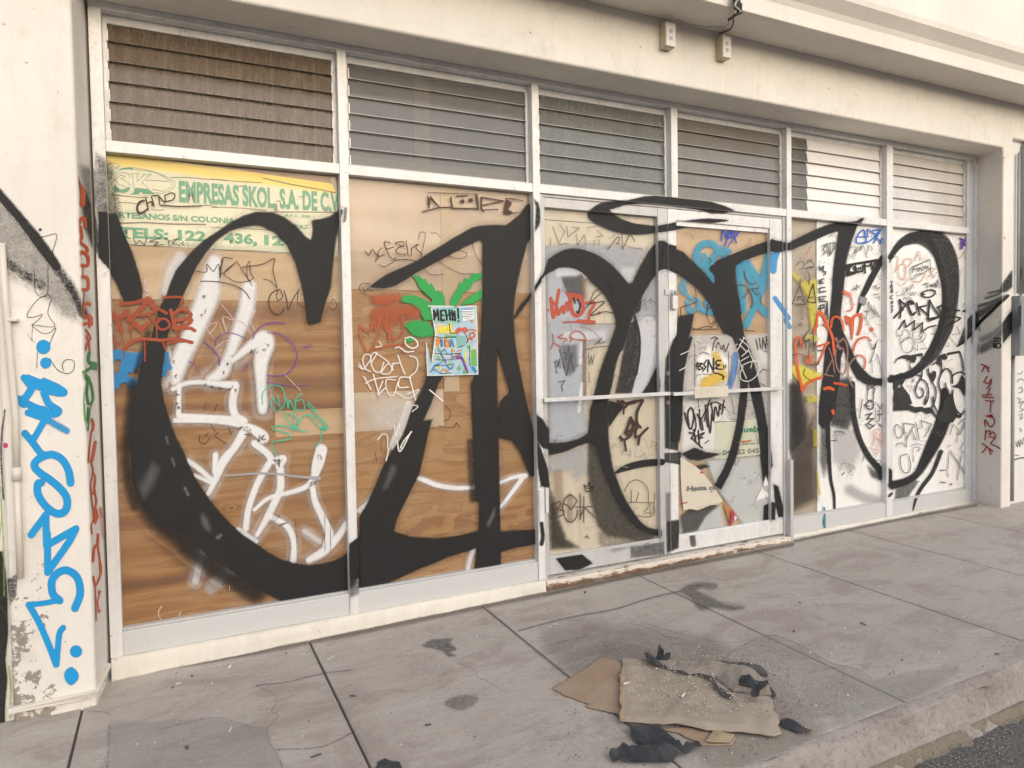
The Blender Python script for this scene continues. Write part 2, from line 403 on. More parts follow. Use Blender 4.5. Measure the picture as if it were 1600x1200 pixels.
# canopy over the pavement
cz = 3.268
pr = [(YF-.001, cz), (-.488, cz), (-.490, cz-.012), (-.540, cz-.012), (-.544, 3.345), (-.56, 3.375), (-.615, 3.428), (-.622, 3.46), (-.622, 4.6), (YF-.001, 4.6)]
w = MB(); w.prism([(-3, y, z) for y, z in pr], [(9, y, z) for y, z in pr])
w.build('canopy', m_stucco('canopy_stucco', (.78, .735, .67)).m, bld, bevel=.006)
# plinth under the frames, and the worn door step
def rough_plinth(x0, x1, y0, label=None):
    rs = np.random.RandomState(int(x0*10)+20); nx = int((x1-x0)/.012); w = MB(); m = 6
    n1 = np.convolve(rs.randn(nx+40), np.ones(14)/14, 'same')[20:nx+20]; n2 = np.convolve(rs.randn(nx+40), np.ones(4)/4, 'same')[20:nx+20]
    for i in range(nx):
        x = x0+(x1-x0)*i/(nx-1)
        pr = [(.1, .0845), (y0+.006, .0845-.002*abs(n2[i])), (y0+.004*n2[i], .076+.004*n1[i]), (y0-.003+.005*n1[i], .045), (y0-.006+.010*n1[i]+.003*n2[i], gz(x)+.008), (y0-.012+.014*n1[i]+.004*n2[i], gz(x)-.03)]
        for q in pr: w.v.append((x, q[0], q[1]))
    for i in range(nx-1):
        for j in range(m-1): a = i*m+j; w.f.append((a, a+1, a+m+1, a+m)); w.s.append(True)
    b = len(w.v)
    return w.build('plinth', CREAM, bld)
rough_plinth(-.262, 1.865, -.020); rough_plinth(3.775, 5.94, -.012)
def m_step():
    n = N('worn_step'); x, y, z = n.xyz(); f = n.noise(26, 6, .7, n.map((.5, 1, 1.6)))
    v = n.math('ADD', f, n.mr(z, .035, .075, -.14, .14))
    c = n.ramp(v, [(.42, (.15, .085, .05)), (.52, (.33, .24, .17)), (.58, (.70, .63, .54))]); n.col(c); n.set(Roughness=.8); n.bump(f, .6, .01); return n.m
w = MB(); w.box(1.868, 3.772, -.030, .10, -.03, .080)
w.build('door_step', m_step(), bld, bevel=.006)
# aluminium frame
TT, TB = 2.327, 2.278
def bar(name, mat, parent, *b, bev=.0025):
    w = MB(); w.box(*b); return w.build(name, mat, parent, bevel=bev)
bar('head_rail', ALU, bld, -.265, 5.928, .0, .09, 2.879, 2.911)
bar('jamb', ALU, bld, -.265, -.217, -.003, .09, .0864, 2.8785)
for a, b in ((.768, .812), (1.831, 1.874), (3.768, 3.812), (4.790, 4.856)): bar('mullion', ALU, bld, a, b, -.003, .09, .0864, 2.8785)
bar('jamb', ALU, bld, 5.868, 5.928, -.003, .09, .0864, 2.8785)
bar('mullion', ALU, bld, 2.793, 2.842, -.003, .09, TT+.0005, 2.8785)
bar('stile', ALU, bld, 5.800, 5.8675, .020, .088, .0866, 2.8783)
for a, b in ((-.2168, .7678), (.8122, 1.8308), (1.8742, 3.7678), (3.8122, 4.7898), (4.8562, 5.8)): bar('transom', ALU, bld, a, b, .0, .088, TB, TT)
for a, b in ((-.2168, .7678), (.8122, 1.8308), (1.8742, 2.7928), (2.8422, 3.7678), (3.8122, 4.7898), (4.8562, 5.8)): bar('bead', ALU, bld, a, b, .052, .086, 2.842, 2.8788)
for a, b in ((-.2168, .7678), (.8122, 1.8308), (3.8122, 4.7898), (4.8562, 5.80)):
    bar('kick_rail', RAIL, bld, a, b, .006, .086, .0866, .192, bev=.002); bar('bead', ALU2, bld, a, b, .024, .084, .1922, .202, bev=.001)
bar('door_jamb', ALU2, bld, 1.8742, 1.896, .012, .085, .08, TB-.0004, bev=.002); bar('door_jamb', ALU2, bld, 3.744, 3.7678, .012, .085, .08, TB-.0004, bev=.002)
bar('door_head', ALU2, bld, 1.8962, 3.7438, .016, .085, 2.262, TB-.0004, bev=.002)

# louvre windows: six tilted glass blades each
bays = [(-.217, .768), (.812, 1.831), (1.874, 2.793), (2.842, 3.768), (3.812, 4.790), (4.856, 5.800)]
sl_m = [m_slat('dusty_blade_brown', (.205, .148, .10), .66, edge=.1), m_slat('dusty_blade_grey', (.255, .24, .228), .50, streak=False), m_slat('dusty_blade_green', (.25, .245, .222), .58, streak=False),
        m_slat('dusty_blade_tan', (.235, .215, .188), .76, streak=False), m_slat('half_painted_blade', (.30, .27, .235), .38, white_from=-.285, streak=False), m_slat('cream_blade', (.62, .585, .545), .98, streak=False, edge=.3)]
lv_lab = ['louvre window with streaky brown dust on its glass blades', 'louvre window with a wooden plank showing behind grey glass blades', 'louvre window of greenish grey glass blades above the left door',
          'louvre window of tan dusty blades with white splashes above the right door', 'louvre window painted white except a strip of glass at its left', 'louvre window with cream coloured blades at the end of the row']
bk_c = [(.36, .26, .17), (.20, .185, .175), (.17, .175, .16), (.24, .2, .165), (.16, .155, .14), (.45, .41, .36)]
for k, (a, b) in enumerate(bays):
    lw = empty('louvre_window', (0, 0, 0), lv_lab[k]); lw.parent = bld
    cxm = (a+b)/2; lw.location = Vector((cxm, .05, 2.6))-wloc(bld)
    for q0, q1 in ((a+.0003, a+.017), (b-.017, b-.0003)): bar('side_channel', ALU, lw, q0, q1, .045, .0848, TT+.0004, 2.8415, bev=0)
    for i in range(6):
        z0 = TT+.006+i*.0858
        sb = MB(); sb.obox((0, 0, .0), ((b-a)/2-.019, 0, 0), (0, .0030, .0004), (0, .0085, .0450))
        s_o = sb.build('blade', sl_m[k], lw); s_o.location = Vector((cxm, .052+.0, z0+.0475+(.002 if i == 0 else 0)))-wloc(lw)
        s_o.rotation_euler = (random.uniform(-.025, .025), random.uniform(-.0015, .0015), 0)
        for q in (a+.0188, b-.0188): bar('clip', ALU, lw, q-.0028, q+.0028, .034, .0448, z0+.0, z0+.05, bev=0)
    bp = MB(); bp.box(a-.02, b+.02, .135, .145, TT-.02, 2.90); bp.build('backing_board', m_plain('backing_%d' % k, bk_c[k], .8, var=.2, scale=6), lw)
    if k == 1:
        p0, p1 = atY(646, 160, .12)[0], atY(670, 160, .12)[0]
        pm = m_plain('bare_plank', (.62, .42, .24), .7, var=.15, scale=20)
        bar('plank', pm, lw, p0, p1, .115, .133, TT+.08, 2.89, bev=0); bar('plank', pm, lw, a, b, .118, .134, TT-.02, TT+.078, bev=0)
    if k == 2:
        p0, p1 = atY(886, 240, .12)[0], atY(908, 240, .12)[0]
        bp = MB(); bp.box(p0, p1, .115, .133, TT-.02, 2.89); bp.build('post', m_plain('blue_post', (.16, .185, .19), .5), lw)

# fixed shop windows, each a sheet of glass over plywood or paint
YG = .040                                           # outer face of the lower glass
pan = [(-.217, .768), (.812, 1.831), (3.812, 4.790), (4.856, 5.800)]
def kn(px, py, r, k): p = atY(px, py, .056); return (p[0]-(pan[k][0]+pan[k][1])/2, p[2]-.2, r)
ply1 = m_ply('plywood_orange', PLY_A, [kn(226, 866, .020, 0), kn(283, 916, .022, 0), kn(215, 975, .016, 0), kn(455, 720, .012, 0)]).m
ply2 = m_ply('plywood_pale', PLY_B, [kn(705, 725, .008, 1), kn(655, 815, .007, 1), kn(600, 700, .007, 1)], scale=.5, flame=.09).m
def m_white(name):
    n = N(name); f = n.noise(5, 6, .65); st = n.noise(7, 5, .7, n.map((4, 1, .6)))
    c = n.mix(f, (.80, .785, .765), (.88, .865, .845)); c = n.mix(n.ramp(st, [(.55, 0), (.78, .35)]), c, (.5, .485, .47))
    sp = n.noise(70, 3); c = n.mix(n.ramp(sp, [(.68, 0), (.72, .5)]), c, (.4, .38, .36)); n.col(c); n.set(Roughness=.38); return n.m
whitepaint = m_white('white_painted_panel')
win_lab = ['shop window boarded with orange knotty plywood behind a torn green banner', 'shop window boarded with pale plywood behind a comic poster', 'shop window painted white except a strip of wood at its left', 'shop window painted all white at the end of the row']
shopwin = []
for k, (a, b) in enumerate(pan):
    sw = empty('shop_window', (0, 0, 0), win_lab[k]); sw.parent = bld; sw.location = Vector(((a+b)/2, YG, .2))-wloc(bld); shopwin.append(sw)
    p = MB()
    if k < 2: p.box(a-.01, b+.01, .056, .070, .19, TB+.02); p.build('plywood_board', (ply1, ply2)[k], sw)
    if k == 1:                                       # the upper half of this board is a paler sheet, a batten shows behind the glass
        zz = atY(700, 455, .054)[2]
        def pale():
            n = m_ply('plywood_paler', [(.3, (.37, .262, .17)), (.5, (.46, .345, .24)), (.7, (.51, .405, .295)), (.85, (.44, .31, .20))], scale=.7); return n.m
        plw = pale()
        p = MB(); p.box(a-.008, b+.008, .0525, .0555, zz, TB+.018); p.build('upper_board', plw, sw)
        z1, z0 = atY(600, 612, .054)[2], atY(600, 672, .054)[2]
        p = MB(); p.box(a-.008, atY(693, 640, .054)[0], .0528, .0556, z0, z1); p.build('pale_board', plw, sw)
        p = MB(); p.box(atY(690, 400, .05)[0], atY(714, 400, .05)[0], .0495, .0522, atY(700, 612, .05)[2], TB+.016); p.build('batten', m_plain('batten_wood', (.44, .325, .2), .6, scale=12), sw)
    if k == 0:
        z1, z0 = atY(400, 392, .054)[2], atY(400, 470, .054)[2]
        plw0 = m_ply('plywood_band', [(.3, (.40, .26, .135)), (.5, (.50, .345, .19)), (.75, (.56, .43, .28))]).m
        p = MB(); p.box(a-.008, b+.008, .0532, .0557, z0, z1); p.build('pale_board', plw0, sw)
        z1, z0 = atY(480, 640, .054)[2], atY(480, 680, .054)[2]
        p = MB(); p.box(atY(430, 660, .054)[0], b+.008, .0535, .0556, z0, z1); p.build('pale_board', plw0, sw)
    if k == 2:
        xs_ = atY(1276, 600, .05)[0]
        p = MB(); p.box(a-.01, xs_+.02, .058, .07, .19, TB+.02); p.build('wood_strip', m_ply('strip_wood', [(.3, (.33, .26, .19)), (.6, (.43, .35, .265)), (.85, (.47, .4, .31))]).m, sw)
        p = MB(); p.box(xs_, b+.01, .046, .056, .19, TB+.02); p.build('painted_panel', whitepaint, sw)
    if k == 3: p.box(a-.01, b+.01, .046, .056, .19, TB+.02); p.build('painted_panel', whitepaint, sw)
    p = MB(); p.box(a-.004, b+.004, YG, .0445, .195, TB+.004); p.build('glass_pane', GLASS, sw)

# the two doors
YD = .046                                           # outer face of the door panes
D1, D2 = (1.8975, 2.7755), (2.7785, 3.7425)
P1, P2 = (1.912, 2.700, .203, 2.205), (2.842, 3.632, .203, 2.192)
doors = []
def m_door1():
    n = N('cream_painted_board'); x, y, z = n.xyz()
    f = n.noise(4, 6, .65); st = n.noise(8, 6, .72, n.map((5, 1, .5)))
    c = n.mix(f, (.56, .475, .33), (.68, .60, .46)); c = n.mix(n.ramp(st, [(.5, 0), (.78, .55)]), c, (.40, .34, .25))
    sp = n.noise(40, 5, .7); c = n.mix(n.ramp(sp, [(.64, 0), (.7, .5)]), c, (.22, .18, .13))
    n.col(c); n.set(Roughness=.5); return n.m
def m_door2(): return m_ply('door_plywood', [(.3, (.40, .235, .09)), (.5, (.52, .325, .14)), (.7, (.55, .36, .17)), (.9, (.58, .42, .26))]).m
for k, (D, Pn, lab) in enumerate(((D1, P1, 'left glazed door with cream boards behind its pane'), (D2, P2, 'right glazed door with orange plywood above torn posters'))):
    dr = empty('door', (0, 0, 0), lab); dr.parent = bld; dr.location = Vector(((D[0]+D[1])/2, .03, .09))-wloc(bld); doors.append(dr)
    y0, y1 = .018, .062; dm = ALU2 if k == 0 else ALU
    bar('stile', dm, dr, D[0], Pn[0], y0, y1, .098, 2.2605); bar('stile', dm, dr, Pn[1], D[1], y0, y1, .098, 2.2605)
    bar('top_rail', dm, dr, Pn[0]+.0003, Pn[1]-.0003, y0+.002, y1-.002, Pn[3], 2.26); bar('bottom_rail', dm, dr, Pn[0]+.0003, Pn[1]-.0003, y0+.002, y1-.002, .0985, Pn[2]-.012)
    bar('bead', dm, dr, Pn[0]+.0003, Pn[1]-.0003, y0+.012, y1-.004, Pn[2]-.0118, Pn[2], bev=.001)
    if k == 1: bar('bead', dm, dr, Pn[0]+.001, Pn[1]-.001, y0+.014, y1-.004, Pn[3]-.03, Pn[3]-.0003, bev=.001)
    p = MB(); p.box(Pn[0]-.006, Pn[1]+.006, .060, .070, Pn[2]-.006, Pn[3]+.006); p.build('board', m_door1() if k == 0 else m_door2(), dr)
    p = MB(); p.box(Pn[0]-.003, Pn[1]+.003, YD, .0500, Pn[2]-.003, Pn[3]+.003); p.build('glass_pane', DGLASS, dr)
# a rail of board joints on the cream door
jm = m_plain('joint_line', (.06, .05, .04), .8)
for (x0, y0, x1, y1) in ((851, 343, 1033, 352), (852, 506, 1033, 509)):
    a, b = atY(x0, y0, .0585), atY(x1, y1, .0585); bar('board_joint', jm, doors[0], P1[0], P1[1], .0578, .0598, a[2]-.0022, a[2]+.0022, bev=0)
bar_m = m_alu('push_bar_metal', .66)
for k, (x0, y0, x1, y1) in enumerate(((850, 622.5, 1047, 617.5), (1052, 617, 1223, 605.5))):
    a, b = atY(x0, y0, -.02), atY(x1, y1, -.02); z = (a[2]+b[2])/2
    p = MB(); p.box(a[0], b[0], -.026, -.014, z-.011, z+.011)
    for q in (a[0]+.02, b[0]-.02): p.box(q-.012, q+.012, -.0138, .0178, z-.0105, z+.0105)
    pb = p.build('push_bar', bar_m, doors[k], bevel=.002)
    if k == 1:
        c0, c1 = atY(1085.5, 608, -.03), atY(1138, 605, -.03)
        p = MB(); p.box(c0[0], c1[0], -.030, -.0264, z-.034, z+.036); p.build('push_plate', m_plain('faded_plate', (.60, .55, .44), .5, var=.15, scale=14), pb, bevel=.002)
for (px, py) in ((1043.5, 583.5), (1043.5, 629.5)):
    c = atY(px, py, .016)
    p = MB(); p.tube([(c[0], .0178, c[2]), (c[0], .008, c[2])], [.016, .014], 18); p.tube([(c[0], .0079, c[2]), (c[0], .004, c[2])], [.008, .007], 12)
    p.build('lock_cylinder', m_plain('lock_metal', (.30, .29, .28), .35, .8), doors[0])
# hinge plates by the cream door, and a loose angle bar by the other
p = MB(); c0, c1 = atY(843, 765, -.01), atY(849, 815, -.01); p.box(c0[0]-.004, c1[0]-.006, -.012, -.0032, c1[2], c0[2])
c0, c1 = atY(852, 763, -.004), atY(857.5, 801, -.004); p.box(c0[0], c1[0], -.008, .0175, c1[2], c0[2])
p.build('hinge', ALU, doors[0], bevel=.003)
c0, c1 = atY(1235, 719, -.03), atY(1239.5, 845, -.03)
p = MB(); p.box(c0[0], c0[0]+.028, -.030, -.0265, c1[2], c0[2]); p.box(c0[0], c0[0]+.0035, -.0262, -.0035, c1[2], c0[2]); p.build('angle_bar', ALU2, doors[1])
# ------------------------------------------------------------------ spray paint and marker ink
# Every tag is a thin skin of paint lying on the real surfaces (glass, frames, walls). Outlines are given as strokes;
# a fine grid over each surface keeps only the painted cells, with the coverage of the paint stored per vertex.
CROP = {'px': (0, 0, 1), 'D1': (830, 290, 5.4545), 'D2': (1030, 290, 5.4545), 'D3': (1030, 500, 5.4545), 'D4': (1030, 680, 5.4545), 'D5': (830, 500, 5.4545), 'D6': (830, 680, 5.4545),
        'F1': (1225, 320, 6.6667), 'F2': (1225, 480, 6.6667), 'F3': (1225, 640, 6), 'K1': (1380, 340, 7.5), 'K2': (1380, 480, 6.6667), 'K3': (1380, 640, 6.6667),
        'S1': (140, 230, 7.06), 'S2': (330, 230, 6.957), 'P': (640, 460, 8.571), 'M': (150, 440, 6.667), 'R1': (1500, 420, 6), 'R2': (1500, 620, 6), 'L5': (0, 850, 3.75), 'L6': (0, 600, 4.8),
        'W1': (240, 400, 4.6167), 'W2': (240, 650, 4.444), 'B2': (550, 290, 5.3333), 'B3': (550, 480, 5.4533), 'O1': (100, 260, 3.157), 'O2': (100, 640, 3.333), 'B4': (640, 680, 5.4545), 'G1': (840, 1000, 3.636)}
for _r_ in range(4):
    for _c_ in range(4): CROP['%d%d' % (_r_, _c_)] = (_c_*400, _r_*300, 4)
_X, _Z = np.array([1.0, 0, 0]), np.array([0, 0, 1.0])
def _sl(x0, y0, x1, y1):
    u = np.array([x1-x0, y1-y0, 0.0]); return u/np.linalg.norm(u)
# surface: origin, right axis, up axis, rectangles (u0,u1,v0,v1)
BIG = 1e3
SURF = {
    'g': ((0, YG, 0), _X, _Z, [(a, b, .2022, TB) for a, b in pan]),
    'f': ((0, -.0031, 0), _X, _Z, [(-.265, -.217, .0864, 2.88), (.768, .812, .0864, 2.88), (1.831, 1.874, .0864, 2.88), (3.768, 3.812, .0864, 2.88), (4.790, 4.856, .0864, 2.88), (5.868, 5.928, .0864, 2.88)]),
    't': ((0, -.0001, 0), _X, _Z, [(a, b, TB, TT) for a, b in ((-.2168, .7678), (.8122, 1.8308), (1.8742, 3.7678), (3.8122, 4.7898), (4.8562, 5.8))]),
    'k': ((0, .0059, 0), _X, _Z, [(a, b, .0866, .192) for a, b in ((-.2168, .7678), (.8122, 1.8308), (3.8122, 4.7898), (4.8562, 5.80))]),
    'j': ((0, .0119, 0), _X, _Z, [(1.8742, 1.896, .08, TB), (3.744, 3.7678, .08, TB)]),
    'h': ((0, .0159, 0), _X, _Z, [(1.8962, 3.7438, 2.262, TB)]),
    's': ((0, .0179, 0), _X, _Z, [(D1[0], P1[0], .098, 2.2605), (P1[1], D1[1], .098, 2.2605), (D2[0], P2[0], .098, 2.2605), (P2[1], D2[1], .098, 2.2605),]),
    'r': ((0, .0199, 0), _X, _Z, [(P1[0], P1[1], P1[3], 2.26), (P1[0], P1[1], .0985, P1[2]-.012), (P2[0], P2[1], P2[3], 2.26), (P2[0], P2[1], .0985, P2[2]-.012), (5.80, 5.8675, .0866, TB)]),
    'd': ((0, YD, 0), _X, _Z, [P1, (P2[0], P2[1], P2[2], P2[3]-.03)]),
    'w': ((0, YF, 0), _X, _Z, [(-.575, -.303, -.02, 3.6)]),
    'v': ((-.302, YF, 0), _sl(-.302, YF, -.262, .14), _Z, [(.0, .236, .03, 2.9)]),
    'q': ((5.832, YF, 0), _sl(5.930, .14, 5.832, YF), _Z, [(-.24, .0, .03, 2.9)]),
    'e': ((0, YF, 0), _X, _Z, [(5.834, 5.962, .03, 3.2)]),
    'n': ((0, -.200, 0), _X, _Z, [(5.97, 7.2, .03, 3.2)]),
    'b': ((0, -.3005, 0), _X, _Z, [(5.93, 6.05, 1.28, 1.79)]),
    'l': ((0, -.205, 0), _X, _Z, [(-1.5, -.577, -.02, 3.2)]),
    'G': ((0, 0, 0), np.array([1.0, 0, SLOPE]), np.array([0, 1.0, 0]), [(-3, 12, KY+.03, -.02)]),
}
def s_uv(S, px, py):
    O, U, V, _ = SURF[S]; O = np.array(O, float); Nn = np.cross(U, V)
    P = at_plane(px, py, O, Nn)-O; return np.dot(P, U)/np.dot(U, U), np.dot(P, V)
def to_px(P):
    d = P-CAM; z = d@FW; return CX_+F_*(d@RT)/z, CY_-F_*(d@UP)/z
def catmull(p, closed=False, k=7):
    p = np.array(p, float); n = len(p)
    if n < 3: return p
    ext = np.vstack([p[-1], p, p[0], p[1]]) if closed else np.vstack([2*p[0]-p[1], p, 2*p[-1]-p[-2]])
    out = []
    for i in range(1, len(ext)-2):
        a, b, c, d = ext[i-1], ext[i], ext[i+1], ext[i+2]
        for t in np.linspace(0, 1, k, endpoint=False):
            out.append(.5*((2*b)+(c-a)*t+(2*a-5*b+4*c-d)*t*t+(3*b-a-3*c+d)*t**3))
    if not closed: out.append(ext[-2])
    out = np.array(out)
    if out.shape[1] > 2: out[:, 2] = np.maximum(out[:, 2], .3)
    return out
def parse(s, crop):
    """'S w soft op mottle [@crop]: x,y[,w] ...'  S smooth stroke, L straight, P polygon, Q smooth polygon, D dots"""
    head, body = s.split(':'); h = head.split(); c = crop
    if h and h[-1][0] == '@': c = h.pop()[1:]
    ty = h[0]; v = [float(x) for x in h[1:]]
    w = v[0] if v else 3; soft = v[1] if len(v) > 1 else max(.8, w*.25); op = v[2] if len(v) > 2 else 1.0; mot = v[3] if len(v) > 3 else 0.0
    ox, oy, k = CROP[c]; pts = []; lw = w
    for q in body.split():
        a = [float(x) for x in q.split(',')]
        if len(a) > 2: lw = a[2]
        pts.append((ox+a[0]/k, oy+a[1]/k, lw))
    P = np.array(pts)
    if ty == 'S': P = catmull(P)
    if ty == 'Q': P = catmull(P, True)
    return ty, P, soft, op, mot
def seg_cov(X, Y, P, soft):
    best = np.full(X.shape, -1e9)
    for a, b in zip(P[:-1], P[1:]):
        dx, dy = b[0]-a[0], b[1]-a[1]; L2 = dx*dx+dy*dy+1e-12
        t = np.clip(((X-a[0])*dx+(Y-a[1])*dy)/L2, 0, 1)
        d = np.hypot(X-a[0]-t*dx, Y-a[1]-t*dy); r = (a[2]+t*(b[2]-a[2]))/2
        best = np.maximum(best, r-d)
    return np.clip(.5+best/soft, 0, 1)
def poly_cov(X, Y, P, soft):
    n = len(P); ins = np.zeros(X.shape, bool); dm = np.full(X.shape, 1e9)
    for i in range(n):
        a, b = P[i], P[(i+1) % n]; dx, dy = b[0]-a[0], b[1]-a[1]; L2 = dx*dx+dy*dy+1e-12
        t = np.clip(((X-a[0])*dx+(Y-a[1])*dy)/L2, 0, 1); dm = np.minimum(dm, np.hypot(X-a[0]-t*dx, Y-a[1]-t*dy))
        if abs(dy) > 1e-9:
            c = ((a[1] > Y) != (b[1] > Y)) & (X < dx*(Y-a[1])/dy+a[0]); ins ^= c
    return np.clip(.5+np.where(ins, dm, -dm)/soft, 0, 1)
PAINT = {}
def paint_mat(colr, grain=.5, rough=.6, met=0.0):
    key = (colr, grain, rough)
    if key in PAINT: return PAINT[key]
    n = N('spray_paint_%d' % len(PAINT)); t = n.t
    def at(a):
        x = n.n('ShaderNodeAttribute'); x.attribute_name = a; return x.outputs['Fac']
    cov, op, mot = at('cov'), at('op'), at('mot')
    g = n.noise(190, 3, .7); m1 = n.noise(46, 7, .8)
    a = n.math('ADD', cov, n.math('MULTIPLY', n.math('SUBTRACT', g, .5), n.math('MULTIPLY', n.math('MULTIPLY', cov, n.math('SUBTRACT', 1, cov)), 4*grain)))
    a = n.mr(a, .22, .78)
    mo = n.math('ADD', n.math('MULTIPLY', n.math('SUBTRACT', m1, .5), 2.6), n.math('MULTIPLY', n.math('SUBTRACT', g, .5), 3.2))
    o2 = n.math('MULTIPLY', op, n.math('ADD', 1, n.math('MULTIPLY', mo, mot)), clamp=True)
    fac = n.math('MULTIPLY', a, o2, clamp=True)
    v = n.noise(9, 4)
    n.col(n.mix(v, tuple(x*.86 for x in colr), tuple(min(1, x*1.1+.004) for x in colr))); n.set(Roughness=rough)
    n.b.inputs['Specular IOR Level'].default_value = .3
    tr = n.n('ShaderNodeBsdfTransparent'); mx = n.n('ShaderNodeMixShader')
    n.l(fac, mx.inputs[0]); n.l(tr.outputs[0], mx.inputs[1]); n.l(n.b.outputs[0], mx.inputs[2]); n.l(mx.outputs[0], n.o.inputs[0])
    PAINT[key] = n.m; return n.m
LAYER = [0]
WK = [1.0]                                          # width of the pen for tags that follow
NQ = [0]
def graffiti(label, colr, surfs, crop, *strokes, cell=None, grain=.5, rough=.6, name='graffiti', cat='graffiti', group=None, parent=None, lift=None, kind=None, over=0):
    if lift is None: LAYER[0] += 1
    off = .0004+.00006*LAYER[0] if lift is None else lift
    ST = [parse(s, crop) for s in strokes]
    for q in ST:
        if q[0] in 'SL': q[1][:, 2] = np.where(q[1][:, 2] > 2.2, q[1][:, 2]*WK[0], q[1][:, 2])
    if over:                                        # fine overspray round the solid fill
        ST += [(t, P, sf*over, .42, .4) for t, P, sf, o_, m_ in ST if t in 'PQ' and o_ > .9 and sf < 10]
    mw = min((s[1][:, 2].min() if s[0] in 'SL' else 8) for s in ST)
    cp = cell or min(2.4, max(1.0, mw*.5))
    V = []; Fc = []; A = [[], [], []]; nb = 0
    for S in surfs.split():
        O, U, Vv, rects = SURF[S]; O = np.array(O, float); Nn = np.cross(U, Vv); Nn = Nn/np.linalg.norm(Nn)
        if np.dot(Nn, CAM-O) < 0: Nn = -Nn
        # bounding box of all strokes on this surface
        us, vs = [], []; BB = []
        for ty, P, soft, op, mot in ST:
            pad = (P[:, 2].max()/2 if ty in 'SLD' else 0)+soft*.6+1
            x0, x1, y0, y1 = P[:, 0].min()-pad, P[:, 0].max()+pad, P[:, 1].min()-pad, P[:, 1].max()+pad
            BB.append((x0, x1, y0, y1))
            for q in ((x0, y0), (x1, y0), (x0, y1), (x1, y1)):
                a, b = s_uv(S, *q); us.append(a); vs.append(b)
        for (a0, a1, b0, b1) in rects:
            u0, u1, v0, v1 = max(a0, min(us)), min(a1, max(us)), max(b0, min(vs)), min(b1, max(vs))
            if u1-u0 < 1e-4 or v1-v0 < 1e-4: continue
            um, vm = (u0+u1)/2, (v0+v1)/2
            def pj(u, v): return np.array(to_px(O+u*U+v*Vv))
            du = np.linalg.norm(pj(um+.01, vm)-pj(um-.01, vm))/.02; dv = np.linalg.norm(pj(um, vm+.01)-pj(um, vm-.01))/.02
            nu = max(2, int((u1-u0)*du/cp)+2); nv = max(2, int((v1-v0)*dv/cp)+2)
            uu, vv = np.meshgrid(np.linspace(u0, u1, nu), np.linspace(v0, v1, nv))
            PW = O+uu[..., None]*U+vv[..., None]*Vv
            X, Y = to_px(PW)
            cov = np.zeros(X.shape); opa = np.zeros(X.shape); mo = np.zeros(X.shape); best = np.zeros(X.shape)
            for (ty, P, soft, op, mot), (x0, x1, y0, y1) in zip(ST, BB):
                m = (X > x0) & (X < x1) & (Y > y0) & (Y < y1)
                if not m.any(): continue
                x, y = X[m], Y[m]
                if ty in 'SL': c = seg_cov(x, y, P, soft) if len(P) > 1 else np.clip(.5+(P[0, 2]/2-np.hypot(x-P[0, 0], y-P[0, 1]))/soft, 0, 1)
                elif ty == 'D':
                    c = np.zeros(x.shape)
                    for p in P: c = np.maximum(c, np.clip(.5+(p[2]/2-np.hypot(x-p[0], y-p[1]))/soft, 0, 1))
                else: c = poly_cov(x, y, P, soft)
                b = best[m]; up = c*op > b
                cc, oo, mm = cov[m], opa[m], mo[m]
                cc[up], oo[up], mm[up] = c[up], op, mot; cov[m], opa[m], mo[m] = cc, oo, mm; b[up] = (c*op)[up]; best[m] = b
            # let the painted values reach one cell past the edge so the blend stays smooth
            keep = cov > .01
            kq = keep[:-1, :-1] | keep[1:, :-1] | keep[:-1, 1:] | keep[1:, 1:]
            if not kq.any(): continue
            opb = opa.copy(); mob = mo.copy()
            for sh in ((1, 0), (-1, 0), (0, 1), (0, -1), (1, 1), (-1, -1), (1, -1), (-1, 1)):
                r = np.roll(opa, sh, (0, 1)); z = (opb == 0); opb[z] = r[z]; r2 = np.roll(mo, sh, (0, 1)); mob[z] = r2[z]
            j, i = np.nonzero(kq); a = j*nu+i
            quads = np.stack([a, a+1, a+nu+1, a+nu], 1)
            used, inv = np.unique(quads, return_inverse=True)
            V.append((PW+Nn*off).reshape(-1, 3)[used]); Fc.append(inv.reshape(-1, 4)+nb); nb += len(used)
            for L, ar in zip(A, (cov, opb, mob)): L.append(ar.reshape(-1)[used])
    if not V: print('EMPTY', label); return None
    V = np.vstack(V); Fc = np.vstack(Fc); NQ[0] += len(Fc)
    c0 = (V.min(0)+V.max(0))/2
    if parent is not None: c0 = np.array(wloc(parent))
    me = bpy.data.meshes.new(name)
    me.vertices.add(len(V)); me.vertices.foreach_set('co', (V-c0).astype(np.float32).ravel())
    me.loops.add(len(Fc)*4); me.loops.foreach_set('vertex_index', Fc.astype(np.int32).ravel())
    me.polygons.add(len(Fc)); me.polygons.foreach_set('loop_start', np.arange(0, len(Fc)*4, 4, dtype=np.int32))
    for nm, L in zip(('cov', 'op', 'mot'), A):
        at = me.attributes.new(nm, 'FLOAT', 'POINT'); at.data.foreach_set('value', np.concatenate(L).astype(np.float32))
    me.update(calc_edges=True)
    me.materials.append(paint_mat(colr, grain, rough))
    o = bpy.data.objects.new(name, me); COL.objects.link(o)
    if parent is not None: o.parent = parent; o.location = (0, 0, 0)
    else:
        o.location = c0; tag(o, label, cat, group, kind)
    if parent is not None and label: o['label'] = label
    return o
